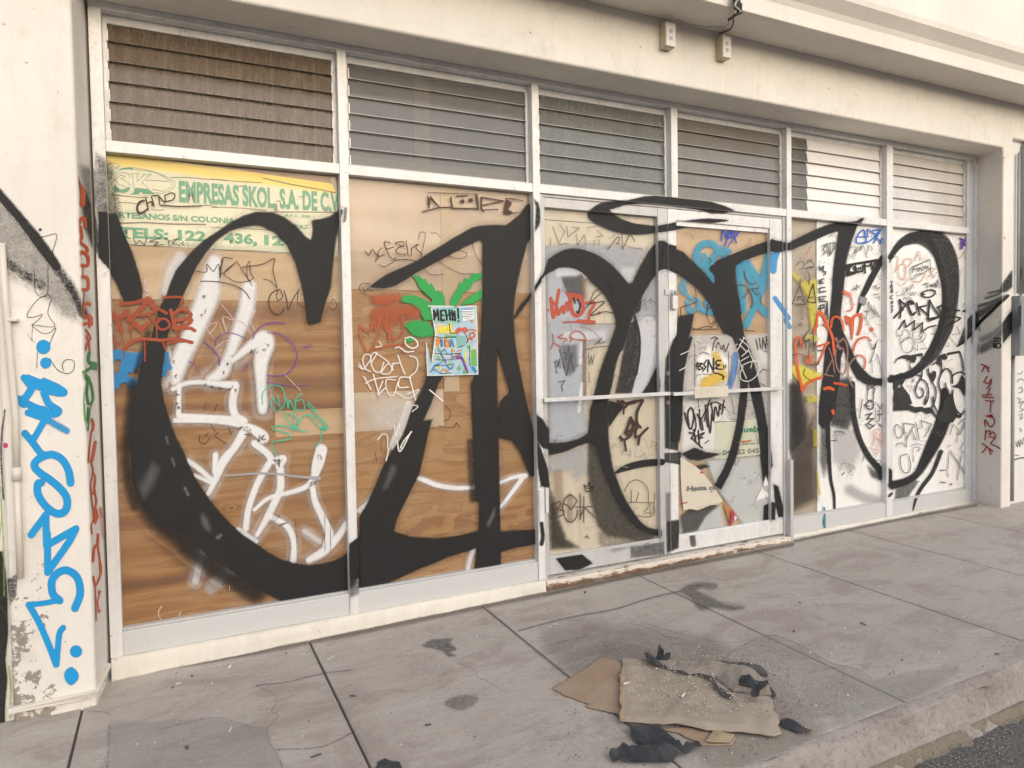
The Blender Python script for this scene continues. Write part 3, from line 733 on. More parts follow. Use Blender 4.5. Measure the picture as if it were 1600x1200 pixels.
# ------------------------------------------------------------------ things on and around the shop front
def text_mesh(s, bold=.0):
    cu = bpy.data.curves.new('lettering', 'FONT'); cu.body = s; cu.size = 1; cu.offset = bold; cu.resolution_u = 3
    o = bpy.data.objects.new('lettering', cu); COL.objects.link(o)
    dg = bpy.context.evaluated_depsgraph_get(); dg.update()
    me = bpy.data.meshes.new_from_object(o.evaluated_get(dg)); bpy.data.objects.remove(o); bpy.data.curves.remove(cu); return me
def lettering(s, y, x0, y0, x1, y1, cap, mat, parent, bold=.02, name='lettering', capref='E'):
    """writes s on the plane at depth y; the base line runs between two picture points, cap is the height of a capital there"""
    me = text_mesh(s, bold); ref = text_mesh(capref, bold)
    ch = max(v.co.y for v in ref.vertices); xs = [v.co.x for v in me.vertices]; a, b = min(xs), max(xs); bpy.data.meshes.remove(ref)
    L, R_ = atY(x0, y0, y), atY(x1, y1, y); T = atY(x0, y0-cap, y); h = T[2]-L[2]
    c0 = np.array(wloc(parent))
    for v in me.vertices:
        t = (v.co.x-a)/(b-a); p = L+(R_-L)*t; v.co = Vector((p[0]-c0[0], y-c0[1], p[2]+v.co.y/ch*h-c0[2]))
    me.materials.clear(); me.materials.append(mat)
    o = bpy.data.objects.new(name, me); COL.objects.link(o); o.parent = parent; return o
def sheet(name, pts, y, mat, parent=None, label=None, cat=None, th=.0005, curl=None, crop='px', group=None):
    """thin cut sheet standing on a plane at depth y, outline given in picture points"""
    ox, oy, k = CROP[crop]; P = [atY(ox+a/k, oy+b/k, y) for a, b in pts]
    w = MB(); fr_ = [tuple(p) for p in P]; cv = curl or [0]*len(P)
    w.prism([(p[0], p[1]-c, p[2]) for p, c in zip(fr_, cv)], [(p[0], p[1]+th-c, p[2]) for p, c in zip(fr_, cv)])
    o = w.build(name, mat, parent)
    if label: tag(o, label, cat, group)
    return o
# --- green banner behind the glass of the left window
def m_banner():
    n = N('banner_vinyl'); tc = n.n('ShaderNodeTexCoord'); s = n.n('ShaderNodeSeparateXYZ'); n.l(tc.outputs['UV'], s.inputs[0])
    f = n.noise(5, 5, .6); v = n.math('ADD', s.outputs[1], n.math('MULTIPLY', n.math('SUBTRACT', f, .5), .03))
    c = n.mix(n.mr(v, .82, .90), n.mix(f, (.56, .535, .36), (.63, .61, .44)), (.70, .51, .035))
    n.col(c); n.set(Roughness=.45); n.bump(n.noise(5, 3, .5, n.map((.4, 1, 5))), .5, .01); return n.m
YB = .0492
TL, TR, BL, BR = atY(150, 234, YB), atY(526, 288, YB), atY(156, 379, YB), atY(529, 401, YB)
nu, nv = 60, 24; V_, F_q, UVs = [], [], []
for j in range(nv+1):
    for i in range(nu+1):
        a, b = i/nu, j/nv; p = (1-b)*((1-a)*BL+a*BR)+b*((1-a)*TL+a*TR)
        wv = .0006*math.sin(b*26+a*3)+.0004*math.sin(b*57+a*7)
        V_.append((p[0], YB+wv, p[2])); UVs.append((a, b))
for j in range(nv):
    for i in range(nu): a = j*(nu+1)+i; F_q.append((a, a+1, a+nu+2, a+nu+1))
me = bpy.data.meshes.new('banner'); c0 = np.array(V_).mean(0)
me.from_pydata([tuple(np.array(v)-c0) for v in V_], [], F_q); uv = me.uv_layers.new(name='UVMap')
for l in me.loops: uv.data[l.index].uv = UVs[l.vertex_index]
me.materials.append(m_banner())
for p in me.polygons: p.use_smooth = True
banner = bpy.data.objects.new('banner', me); COL.objects.link(banner); banner.location = c0
tag(banner, 'creased pale green banner with green lettering and a yellow top edge behind the left window', 'banner')
GL = m_plain('banner_green', (.022, .25, .12), .5, var=.1)
YT = .0478
lettering('EMPRESAS SKOL, S.A. DE C.V', YT, 280, 313.8, 530, 330.2, 31.5, GL, banner, .045)
lettering('ARTESANOS S/N COLONIA', YT, 173, 339.3, 368, 349.3, 9, GL, banner, .04)
lettering('TELS: 122', YT, 184, 370, 322.5, 376.8, 16, GL, banner, .05)
lettering('436,', YT, 350, 378.6, 402, 381.4, 15.5, GL, banner, .05)
lettering('12', YT, 413, 381.8, 444, 383.6, 15, GL, banner, .05)
lettering('R.F.C. ESK', YT, 446, 338.6, 486, 340.3, 4.2, GL, banner, .03)
lettering('LA PAZ', YT, 444, 356, 483, 357.8, 6.4, GL, banner, .04)
SURF['y'] = ((0, .0482, 0), _X, _Z, [(-.23, .78, 1.8, TB+.003)])
graffiti(None, (.022, .25, .12), 'y', 'S1', 'P 0 .8 1: 272,418 300,440 345,468 395,462 425,440 450,452 430,485 380,503 330,498 300,482 275,494', 'P 0 .8 1: 500,448 600,456 645,460 720,517 590,517 585,500 545,500 545,520 450,520 485,502', 'P 0 .8 1: 335,236 440,226 500,236 430,245 350,246', name='logo', parent=banner, cell=.9, lift=.0006)
graffiti(None, (.07, .22, .12), 'y', 'S1', 'S .8 .6 .9: 350,236 450,226 600,245 750,285 880,345 945,405 925,450 850,495 720,527 590,545', 'S .8 .6 .9: 450,245 650,265 800,315 905,395 895,440 800,487 690,512', 'S .8 .6 .9: 440,335 425,290 340,285 285,320 280,370 330,410 390,435 400,465 345,468', 'S .8 .6 .9: 272,365 320,330 350,310 390,330 345,345 420,385 450,430', 'L .8 .6 .9: 455,290 540,290 525,320 525,380 600,310 590,300 685,300 640,330 575,390 650,455', 'L .8 .6 .9: 455,290 480,330 485,450', 'S .8 .6 .8: 130,185 200,200 230,180 290,180 330,215 280,230 350,250 300,270 240,310 250,260 200,270 160,290 190,230 130,210', name='logo_outline', parent=banner, cell=.8, lift=.0007)
graffiti(None, (.10, .06, .03), 'y', 'S1', 'S 1.1 .8 .9: 900,335 1100,335 1250,350 1500,360', 'S 1 .8 .9: 620,365 750,370 870,378', 'S 1 .8 .85: 690,465 770,475', 'S 1.2 .8 .9: 245,525 400,540 640,560', 'S 1.1 .8 .9: 310,608 450,615 560,630', 'S 1.1 .8 .85: 680,685 760,695 820,690', 'S 2 1.2 .85: 100,838 400,838 620,832 850,845 1280,852', 'S 1.2 .8 .85: 1230,648 1310,640 1420,665', 'S 1.2 .8 .9 @S2: 0,345 250,370 550,385', 'S 1.6 .9 .9 @S2: 560,335 800,390 1100,445 1350,495', 'S 1 .8 .85 @S2: 0,655 300,660 600,690', 'S 1.6 .9 .9 @S2: 680,705 1000,705 1350,708', 'S 1.2 .8 .85 @S2: 950,540 1020,538', 'S 1.2 .8 .85 @S2: 700,590 760,585', 'S 1.4 .9 .9 @S2: 300,430 380,415', 'S 1.4 .9 .85 @S2: 715,620 710,700', 'S 1.1 .8 .8 @S2: 0,870 400,885 760,910', 'S 1 .8 .8 @S2: 10,1110 450,1125 860,1150', name='crease', parent=banner, cell=.9, lift=.0008)
P_c = [(1290, 350), (1335, 310), (1365, 440), (1360, 500), (1330, 430)]
fold = sheet('folded_corner', P_c, .0476, m_plain('banner_back', (.36, .30, .16), .6), banner, crop='S2')
# --- comic poster on the pale window
SURF['o'] = ((0, .0335, 0), _X, _Z, [(.8, 1.84, .9, 1.9)])
def m_poster():
    n = N('poster_paper'); v = n.n('ShaderNodeTexVoronoi', feature='F1'); v.inputs['Scale'].default_value = 42
    n.l(n.obj(), v.inputs['Vector']); s = n.n('ShaderNodeSeparateColor'); n.l(v.outputs['Color'], s.inputs[0])
    c = n.ramp(s.outputs[0], [(0, (.28, .48, .62)), (.3, (.36, .55, .66)), (.5, (.30, .5, .42)), (.66, (.5, .56, .6)), (.8, (.25, .42, .62)), (.92, (.55, .5, .4))]); n.col(c); n.set(Roughness=.4); return n.m
poster = sheet('poster', [(297, 158), (590, 160), (596, 190), (640, 165), (660, 158), (890, 152), (903, 520), (916, 1070), (632, 1080), (628, 940), (612, 1078), (236, 1090), (228, 830), (224, 640), (262, 800), (290, 930), (305, 880), (322, 760), (320, 690), (345, 520), (322, 420), (308, 290), (290, 190)], .0348, m_poster(), None,
  'torn rectangular comic poster crammed with coloured lettering stuck in front of the palm fronds', 'poster', crop='P', th=.0008)
def prt(nm, c, *st): graffiti(None, c, 'o', 'P', *st, name=nm, parent=poster, cell=1.0, lift=.0002+.00006*len(poster.children))
prt('paper_edge', (.78, .80, .80), 'L 1.3 .7 1: 250,157 590,160', 'L 1.3 .7 1: 650,160 890,155 905,520 914,1068', 'L 1.2 .7 1: 236,1086 610,1076', 'L 1.2 .7 1: 635,1076 912,1068', 'L 1.2 .7 1: 226,650 240,1080', 'S 1.5 .7 1: 292,180 310,300 345,520 320,760 300,900', 'L 1 .7 1: 630,930 622,1070', 'P 0 1.2 .95: 700,200 860,190 870,330 715,360', 'P 0 1 .9: 350,640 370,580')
prt('outline', (.26, .52, .46), 'P 0 1.5 1: 312,190 660,180 690,250 690,390 520,385 330,380', 'P 0 2 .8: 620,540 760,560 740,690 630,690')
prt('yellow_print', (.72, .62, .06), 'L 3.2 .8 1: 372,520 412,440', 'L 3 .8 1: 415,520 425,440 450,515 462,425', 'L 3 .8 1: 480,440 490,510 520,505 515,430', 'L 4 .8 1: 545,390 560,515 605,512', 'L 2.6 .8 1: 745,760 748,920', 'S 2 .8 1: 800,700 825,760 815,840', 'P 0 1 1: 350,970 400,960 400,990 350,1000')
prt('red_print', (.55, .10, .05), 'S 3.4 1 1: 640,520 625,490 660,455 685,470 660,500', 'S 3.4 1 1: 740,450 705,470 740,500 765,480 740,450', 'S 2.4 .8 1: 800,530 850,510 870,560 820,580 800,550', 'S 2 .8 1: 770,640 790,590 840,610', 'S 1.6 .8 1: 760,500 820,470 890,490', 'L 2 .8 .9: 620,790 660,800 640,840')
prt('orange_print', (.62, .24, .05), 'L 3.4 .8 1: 372,690 368,590 405,600 400,650 375,655', 'L 3.2 .8 1: 480,690 480,600 525,640 520,690 485,695', 'L 2 .8 1: 560,740 600,760', 'S 2 .8 1: 420,1040 450,1000 500,1030 520,1010', 'L 2 .8 1: 640,760 690,750', 'D 5 1 1: 830,360')
prt('blue_print', (.05, .22, .50), 'L 3 .8 1: 430,610 438,690', 'L 3 .8 1: 545,700 560,610 590,695', 'L 2.4 .8 1: 395,750 420,780 460,740', 'S 2.4 .8 1: 300,1000 340,950 400,930', 'S 2.4 .8 1: 500,960 550,1000 580,960', 'L 2.4 .8 1: 830,980 880,1050', 'L 2.4 .8 1: 850,970 890,1030', 'L 2 .8 1: 830,790 880,800', 'L 1.4 .8 1: 700,200 850,195')
prt('purple_print', (.20, .06, .28), 'S 4 1.4 1: 640,850 700,860 740,950 770,1040', 'L 2 .8 1: 420,800 450,860', 'L 2 .8 1: 470,870 480,920', 'S 2 .8 1: 560,850 620,830 670,830')
prt('green_print', (.16, .42, .10), 'P 0 1.2 1: 820,740 890,740 900,960 830,950', 'L 3 1 .9: 380,720 400,760', 'P 0 1 .9: 460,545 600,550 600,570 470,565', 'D 6 1 1: 735,1045 790,700', 'L 2.4 .8 1: 370,830 400,860', 'L 2.2 .8 1: 420,920 440,900', 'D 6 1.4 1: 660,990')
prt('black_print', (.02, .02, .025), 'L 3.2 .8 1: 330,340 325,215 350,300 375,205 390,345', 'L 3.2 .8 1: 450,215 415,220 425,350 465,345', 'L 2.6 .8 1: 420,280 455,278', 'L 3.2 .8 1: 480,210 500,340', 'L 3.2 .8 1: 530,210 545,340', 'L 2.6 .8 1: 490,280 540,275', 'L 3.2 .8 1: 565,215 580,345', 'L 3.2 .8 1: 600,230 612,350', 'L 2.6 .8 1: 575,290 610,285', 'L 3 .8 1: 645,190 655,320', 'D 3.4 .8 1: 655,358', 'L 1.2 .7 1: 530,390 545,520 610,518', 'L 1 .7 .9: 700,230 850,235', 'L 1 .7 .9: 720,260 850,270', 'L 1 .7 .9: 710,290 840,300', 'L 1 .7 .9: 730,320 800,330', 'S 1.2 .7 .9: 330,560 440,580 620,570', 'S 1.2 .7 .9: 340,790 500,800 680,790', 'S 1.1 .7 .9: 340,870 480,880 640,860', 'S 1.1 .7 .9: 330,960 460,950 600,930', 'S 1.1 .7 .9: 270,1040 340,1010 420,1060 560,1050', 'L 1 .7 .9: 410,600 420,700', 'L 1 .7 .9: 470,610 470,700', 'L 1 .7 .9: 530,600 540,700', 'S 1.2 .7 .9: 740,520 780,600 760,660', 'S 1.1 .7 .9: 640,710 720,690', 'L 1 .7 .9: 560,750 570,830', 'L 1 .7 .9: 470,730 500,790', 'L 1.1 .7 .9: 680,780 700,860', 'L 1.1 .7 .9: 800,700 810,960')
# --- torn paper on the right door
YP = YD-.0015
pc = m_plain('old_cream_paper', (.60, .545, .44), .75, var=.12, scale=9); pg = m_plain('pale_green_paper', (.52, .53, .40), .7, var=.1, scale=9); pw = m_plain('white_paper', (.72, .70, .68), .7, var=.08)
mg = m_plain('magenta_print', (.38, .035, .11), .6); og = m_plain('orange_stain', (.45, .18, .05), .7)
tk = m_plain('paper_ink', (.03, .20, .11), .6); tg = m_plain('faded_ink', (.16, .155, .15), .7)
gp = sheet('paper_notice', [(470, 868), (735, 848), (1000, 838), (992, 1130), (700, 1165), (540, 1185), (470, 1180)], YP, pg, None, 'pale green paper notice with green lettering on the right door', 'notice', crop='D3')
lettering('muebleria', YP-.0004, 1149, 676, 1212.5, 672.5, 9, tk, gp, .04)
lettering('04 122 045', YP-.0004, 1129, 711, 1186, 707.5, 7.5, tg, gp, .035)
lettering('dientes de', YP-.0004, 1158, 695.5, 1190, 693.5, 4.2, tg, gp, .03)
sheet('paper_tear', [(665, 1045), (700, 1030), (800, 1020), (760, 1042)], YP-.0012, og, gp, crop='D3', curl=[0, .003, .006, 0])
cp_ = sheet('torn_poster', [(182, 185), (260, 235), (330, 285), (378, 330), (430, 400), (490, 480), (540, 560), (500, 590), (430, 600), (330, 640), (262, 628), (205, 640), (190, 480), (183, 330)], YP-.0006, pc, None, 'peeling cream poster with grey lettering low on the right door', 'torn poster', crop='D4', curl=[0, .004, .008, .006, .003, 0, .004, 0, 0, 0, .002, .003, 0, 0])
lettering('Hasta ca', YP-.0085, 1074, 767, 1119.5, 764.5, 7.5, tg, cp_, .04)
sheet('red_stripe', [(345, 322), (362, 302), (382, 328)], YP-.0085, mg, cp_, crop='D4')
sheet('red_stripe', [(185, 578), (240, 568), (240, 578), (187, 590)], YP-.004, mg, cp_, crop='D4')
fl = sheet('paper_flap', [(545, 585), (600, 610), (640, 660), (655, 700), (630, 735), (608, 782), (585, 700)], YP-.0008, og, None, 'orange and magenta flap of torn paper hanging beside the cream poster', 'torn paper', crop='D4', curl=[0, .004, .01, .012, .006, .002, 0])
sheet('magenta_edge', [(612, 640), (640, 655), (632, 730), (606, 780)], YP-.0125, mg, fl, crop='D4'); sheet('white_edge', [(642, 690), (664, 700), (640, 735)], YP-.0128, pw, fl, crop='D4')
wt = sheet('paper_scrap', [(905, 345), (932, 425), (952, 515), (880, 540), (815, 558), (850, 490), (885, 425)], YP-.0008, pw, None, 'white triangular scrap of paper by the lower right edge of the right door', 'paper scrap', crop='D4', curl=[.002, .004, 0, .003, .008, .002, .003])
sheet('scrap_fold', [(880, 432), (930, 425), (945, 500), (890, 470)], YP-.0052, m_plain('paper_shade', (.42, .40, .38), .8), wt, crop='D4')
# --- padlock and hasp on the meeting stiles
pl = empty('padlock', atY(1054, 470, .005), 'small steel padlock hanging on the hasp between the two doors', 'padlock')
st_m = m_plain('padlock_steel', (.62, .60, .57), .35, .7); br_m = m_plain('padlock_white', (.68, .66, .62), .4, .3)
a, b = atY(1049.5, 462, .0), atY(1058, 483, .0)
w = MB(); w.box(a[0], b[0], -.012, .010, b[2], a[2]); w.build('lock_body', br_m, pl, bevel=.004)
xm, r_ = (a[0]+b[0])/2, (b[0]-a[0])*.33
w = MB(); w.tube([(xm-r_, 0, a[2]-.003)]+[(xm+r_*math.cos(t), 0, a[2]+.02+r_*math.sin(t)) for t in np.linspace(math.pi, 0, 9)]+[(xm+r_, 0, a[2]-.003)], .004, 8); w.build('shackle', st_m, pl)
a, b = atY(1039, 452, .012), atY(1056, 461, .012)
w = MB(); w.box(a[0], b[0], .008, .0175, b[2], a[2]); w.build('hasp', ALU2, doors[0], bevel=.002)
# --- junction boxes under the canopy, with their cables
def jbox(label, x0, x1, yt, yb, drk):
    a, b = atY(x0, yt, -.305), atY(x1, yb, -.305); c = atY(x0, yb, -.305)
    e_ = empty('junction_box', ((a[0]+b[0])/2, YF, c[2]), label, 'junction box', 'junction boxes under the canopy')
    w = MB(); w.box(a[0]-.002, b[0]+.002, -.294, YF-.0005, c[2]-.002, a[2]); w.build('box', m_plain('yellowed_box', (.55, .47, .31), .5, var=.1), e_, bevel=.004)
    w = MB(); w.box(a[0], b[0], -.305, -.2945, c[2], a[2]-.002); pl_ = w.build('cover_plate', m_plain('cover_white', (.72, .69, .66), .45), e_, bevel=.002)
    for q in (.32, .62):
        w = MB(); z = c[2]+(a[2]-c[2])*q; xm = (a[0]+b[0])/2; w.box(xm-.012, xm+.010, -.3062, -.3052, z-.010, z+.012); w.build('socket', m_plain('socket_grey', (.40, .39, .40), .5), pl_)
    return e_
jbox('small yellowed junction box with a white cover, left of two under the canopy', 1041, 1056, 33, 70, 0)
jbox('small yellowed junction box with wires entering its top, below the cable bundle', 1130, 1142.5, 54, 88, 1)
cb = empty('cable_bundle', atY(1153, 0, -.57), 'frayed bundle of dark cables hanging over the canopy edge', 'cable')
ck = m_plain('cable_black', (.018, .016, .015), .6); cw = m_plain('cable_grey', (.42, .38, .33), .6)
rr = random.Random(5)
for i in range(11):
    pts = [atY(1152+rr.uniform(-5, 6), -40+k*8.2+rr.uniform(-3, 3), -.575+rr.uniform(-.02, .015)) for k in range(8)]
    pts.append(atY(1151+rr.uniform(-3, 3), 22, -.56))
    w = MB(); w.tube(pts, rr.choice((.006, .008, .010)), 6); w.build('cable', ck if i % 4 else cw, cb)
w = MB(); w.tube([atY(1151, 20, -.565), atY(1148, 24, -.54), atY(1143, 28, -.47), atY(1138.5, 31, -.44)], .007, 8); w.build('cable', ck, cb)
w = MB(); w.tube([atY(1138.5, 31, -.44), atY(1138.5, 37, -.39), atY(1134, 41, -.345), atY(1100, 42, -.31), atY(1075, 37, -.29), atY(1056, 31, -.27)], .0028, 6); w.build('cable', cw, cb)
w = MB(); w.tube([atY(1146, 30, -.46), atY(1145.5, 38, -.38), atY(1141, 46, -.33), atY(1131, 50, -.30), atY(1122, 53, -.28)], .0035, 6); w.build('cable', ck, cb)
# --- plastic pipe on the left pillar
pv = m_plain('ivory_plastic', (.66, .60, .52), .4, var=.06)
pp = empty('conduit_pipe', (-.535, -.262, .55), 'thin ivory plastic conduit pipe running down the left pillar', 'pipe')
def ppt(px, py): p = atY(px, py, -.262); return tuple(p)
w = MB(); w.tube([ppt(2, 380), ppt(9, 480), ppt(24, 650), ppt(26, 740)], .0125, 12); w.build('pipe', pv, pp)
w = MB(); w.tube([ppt(26, 740), ppt(32, 903)], .0115, 12); w.build('pipe', pv, pp)
w = MB(); w.tube([ppt(25.6, 730), ppt(26.4, 751)], .0165, 14); w.build('coupling', pv, pp)
w = MB(); a = ppt(20, 500); w.box(a[0]-.017, a[0]+.017, -.277, YF-.0005, a[2]-.006, a[2]+.006); w.build('clip', pv, pp, bevel=.003)
# --- neighbours at both sides
nl = MB(); nl.box(-3.2, -.5755, -.205, .2, -.1, 4.2); nw = nl.build('neighbour_wall', PILLAR, None); tag(nw, 'stained wall at the far left edge beyond the left pillar', 'wall')
a, b = atY(-8, 943, -.206), atY(11.5, 962, -.206)
w = MB(); w.box(a[0], b[0]-.001, -.2085, -.2052, b[2], a[2]); tag(w.build('white_label', pw, None), 'plain white label on the black wall at the far left edge', 'label')
nr = MB(); nr.box(5.9655, 9, -.200, .25, -.1, 3.267); tag(nr.build('neighbour_wall', m_stucco('neighbour_stucco', (.76, .73, .70)).m, None), 'pale scribbled wall at the far right edge beyond the right pillar', 'wall')
gm = m_plain('grey_pvc', (.30, .31, .31), .45, var=.15); gm2 = m_plain('meter_grey', (.24, .245, .25), .5, var=.15)
a, b = atY(1577, 461, -.30), atY(1593, 556, -.30)
mb = empty('meter_box', ((a[0]+b[0])/2, -.2, b[2]), 'grey steel electricity meter box on the wall at the right edge', 'meter box')
w = MB(); w.box(5.967, 6.075, -.300, -.2005, b[2]-.0, a[2]); w.build('box', gm2, mb, bevel=.005)
w = MB(); w.box(5.975, 6.068, -.3045, -.3005, b[2]+.06, a[2]-.05); w.build('cover', gm2, mb, bevel=.002)
def vpipe(label, px, r, z1, z0, y=-.225, elbow=False):
    x = atY(px, 400, y)[0]; w = MB(); pts = [(x, y, z0), (x, y, (z0+z1)/2), (x, y, z1)]
    if elbow: pts += [(x+.012, y-.004, z1+.04), (x+.05, y-.006, z1+.075), (x+.12, y-.006, z1+.085)]
    w.tube(pts, r, 12); o = w.build('wall_pipe', gm, None); return tag(o, label, 'pipe')
vpipe('thick grey bent pipe rising from the meter box at the right edge', 1600.5, .030, 2.93, 1.785, elbow=True)
vpipe('thin grey pipe beside the thick bent pipe at the right edge', 1591.0, .011, 2.90, 1.785)
vpipe('thin grey pipe running from the meter box down to the pavement', 1584.5, .012, 1.29, .11, y=-.213)
# --- building across the street, seen only as a reflection in the glass
ob = empty('opposite_building', (2, -24, 0), 'plain beige building across the street', 'building')
w = MB(); w.box(-26, 40, -28, -24, -.3, 5.2); w.build('wall', m_stucco('beige_stucco', (.52, .47, .41)).m, ob)
for i, x in enumerate(range(-24, 39, 4)):
    w = MB(); w.box(x, x+1.9, -23.99, -23.9, .2 if i % 3 == 0 else 1.2, 3.0); w.build('window', m_plain('far_window', (.06, .07, .08), .2), ob)
    w = MB(); w.box(x+.2, x+2.0, -23.99, -23.9, 3.5, 4.6); w.build('window', m_plain('far_window_upper', (.08, .085, .09), .2), ob)
# ------------------------------------------------------------------ marks in the pavement, and the rubbish lying on it
def gmark(name, c, crop, *st, label=None, grain=.8, cell=2.0, n=[0]):
    n[0] += 1
    return graffiti(label, c, 'G', crop, *st, name=name, parent=pav, cell=cell, grain=grain, rough=.85, lift=.0006+.0002*n[0])
gmark('repair_patch', (.40, .385, .362), 'px', 'Q 0 12 .30 .4: 172,1131 230,1128 325,1123 360,1127 395,1137 417,1142 424,1162 436,1184 450,1230 160,1230 168,1180', label='smooth grey mortar patch at the lower left')
gmark('repair_patch', (.42, .408, .385), 'px', 'Q 0 16 .28 .4: 1136,1026 1150,1014 1175,1002 1202,994 1226,999 1258,1013 1297,1036 1340,1047 1364,1062 1420,1052 1500,1044 1440,1084 1350,1114 1270,1120 1205,1105 1155,1060', label='smooth grey mortar patch by the kerb')
gmark('dirt_film', (.175, .14, .115), 'px', 'Q 0 46 .24 .6: 850,985 950,978 1050,985 1130,1010 1150,1060 1250,1120 1270,1180 1150,1200 1000,1110 880,1045', 'Q 0 30 .34 .7: 930,1005 990,1000 1050,1030 1000,1045 940,1035', cell=3)
gmark('dust_film', (.47, .41, .345), 'px', 'Q 0 40 .45 .5: 1080,1030 1180,1040 1250,1100 1290,1160 1240,1200 1100,1190 1140,1100', cell=3)
gmark('tar_stain', (.075, .072, .07), '32', 'Q 0 14 .42 .9: 1045,95 1120,50 1200,40 1280,52 1270,80 1190,78 1160,95 1240,130 1330,178 1455,195 1380,218 1260,200 1180,215 1120,150 1080,118', cell=1.6, label='dark tar smear across a joint of the pavement')
gmark('oil_stain', (.12, .115, .11), '31', 'Q 0 8 .5 .9: 1040,440 1090,402 1160,395 1230,390 1215,420 1255,460 1215,480 1250,500 1200,505 1170,475 1110,455', cell=1.3, label='small dark star shaped stain near the wall')
gmark('pitted_spot', (.10, .09, .08), '31', 'Q 0 12 .34 .9: 1180,790 1260,750 1380,755 1370,800 1290,840 1210,825', 'S 3 2 .8 .4: 1060,935 1090,930', 'S 3 2 .7 .4: 345,1135 405,1115', 'S 3 2 .6 .4: 590,750 620,752', cell=1.4)
gmark('trowel_line', (.15, .13, .115), 'px', 'S 2.4 3 .32 .5: 400,1072 450,1066 500,1054 550,1047', 'S 2.6 3.4 .42 .6: 810,986 887,966 962,952 1012,936 1060,925', 'S 1.8 2 .5 .5: 430,1172 500,1168 552,1145', cell=1.4)
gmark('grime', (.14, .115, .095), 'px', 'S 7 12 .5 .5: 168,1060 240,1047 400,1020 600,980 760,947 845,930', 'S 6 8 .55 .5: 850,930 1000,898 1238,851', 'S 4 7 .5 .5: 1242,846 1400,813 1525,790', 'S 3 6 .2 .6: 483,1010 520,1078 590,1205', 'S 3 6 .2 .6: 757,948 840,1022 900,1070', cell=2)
gmark('crack', (.085, .072, .062), 'px', 'S 1.0 1 0.45 .8: 137,1112 170,1115 171,1132 169,1175 166,1215', 'S 0.9 1 0.38 .8: 245,1142 325,1123 360,1126 390,1136 420,1139', 'S 1.1 1.2 0.38 .8: 400,1072 427,1085 432,1100 424,1112 435,1120 417,1140 422,1162 436,1184 444,1215', 'S 0.9 1 0.41 .8: 714,1036 742,1048 745,1058 762,1065', 'S 0.8 1 0.45 .8: 760,1066 790,1082', 'S 0.9 1 0.32 .8: 1137,1026 1150,1014 1200,994 1226,999 1258,1013 1297,1036 1340,1047 1362,1060', 'S 0.8 1 0.22 .8: 994,960 1010,975 1060,990 1110,1002 1150,1004 1200,992', 'S 0.9 1.2 0.22 .8: 840,1015 880,1003 920,995', 'S 0.8 1 0.26 .8: 840,1130 845,1150 875,1155 890,1180 905,1190', 'S 0.9 1.2 0.22 .8: 985,975 1015,982 1040,995 1060,998', 'S 0.8 1 0.22 .8: 1265,1052 1330,1040 1375,1045', cell=1.1)
gmark('gum_spot', (.10, .095, .085), 'px', 'D 7 2 .6 .2: 292,1169', 'D 4 1.5 .7: 914,926 1240,987 270,1075 300,1057', 'D 3 1.2 .7: 447,1021 1210,1056 1232,1057 1250,942 1410,1032', 'S 3 2 .6: 1345,974 1352,977', 'S 3 2 .6: 1555,1022 1560,1023', cell=1.1)
gmark('litter_specks', (.72, .70, .66), 'px', 'D 3.6 1.4 .85: 214,1164 152,1190 100,1190 360,1041 331,1069 475,1023 610,996 745,995 770,1000 633,1014 473,1151 588,1116 860,980 865,976 870,976 1245,930 1250,932 1320,982 1325,1087 1275,1104 1299,1021 1266,1020 1400,1052 1467,1020 1475,1028 1506,964 1590,968 1313,1008 1375,917', 'S 3 1.4 .85: 275,1070 282,1068', 'S 2.6 1.4 .85: 512,1032 522,1026', 'S 2.4 1.2 .85: 358,1145 362,1137', 'D 2.6 1.2 .8: %s' % ' '.join('%d,%d' % (random.randint(180, 1560), random.randint(940, 1190)) for _ in range(46)), cell=1.1)
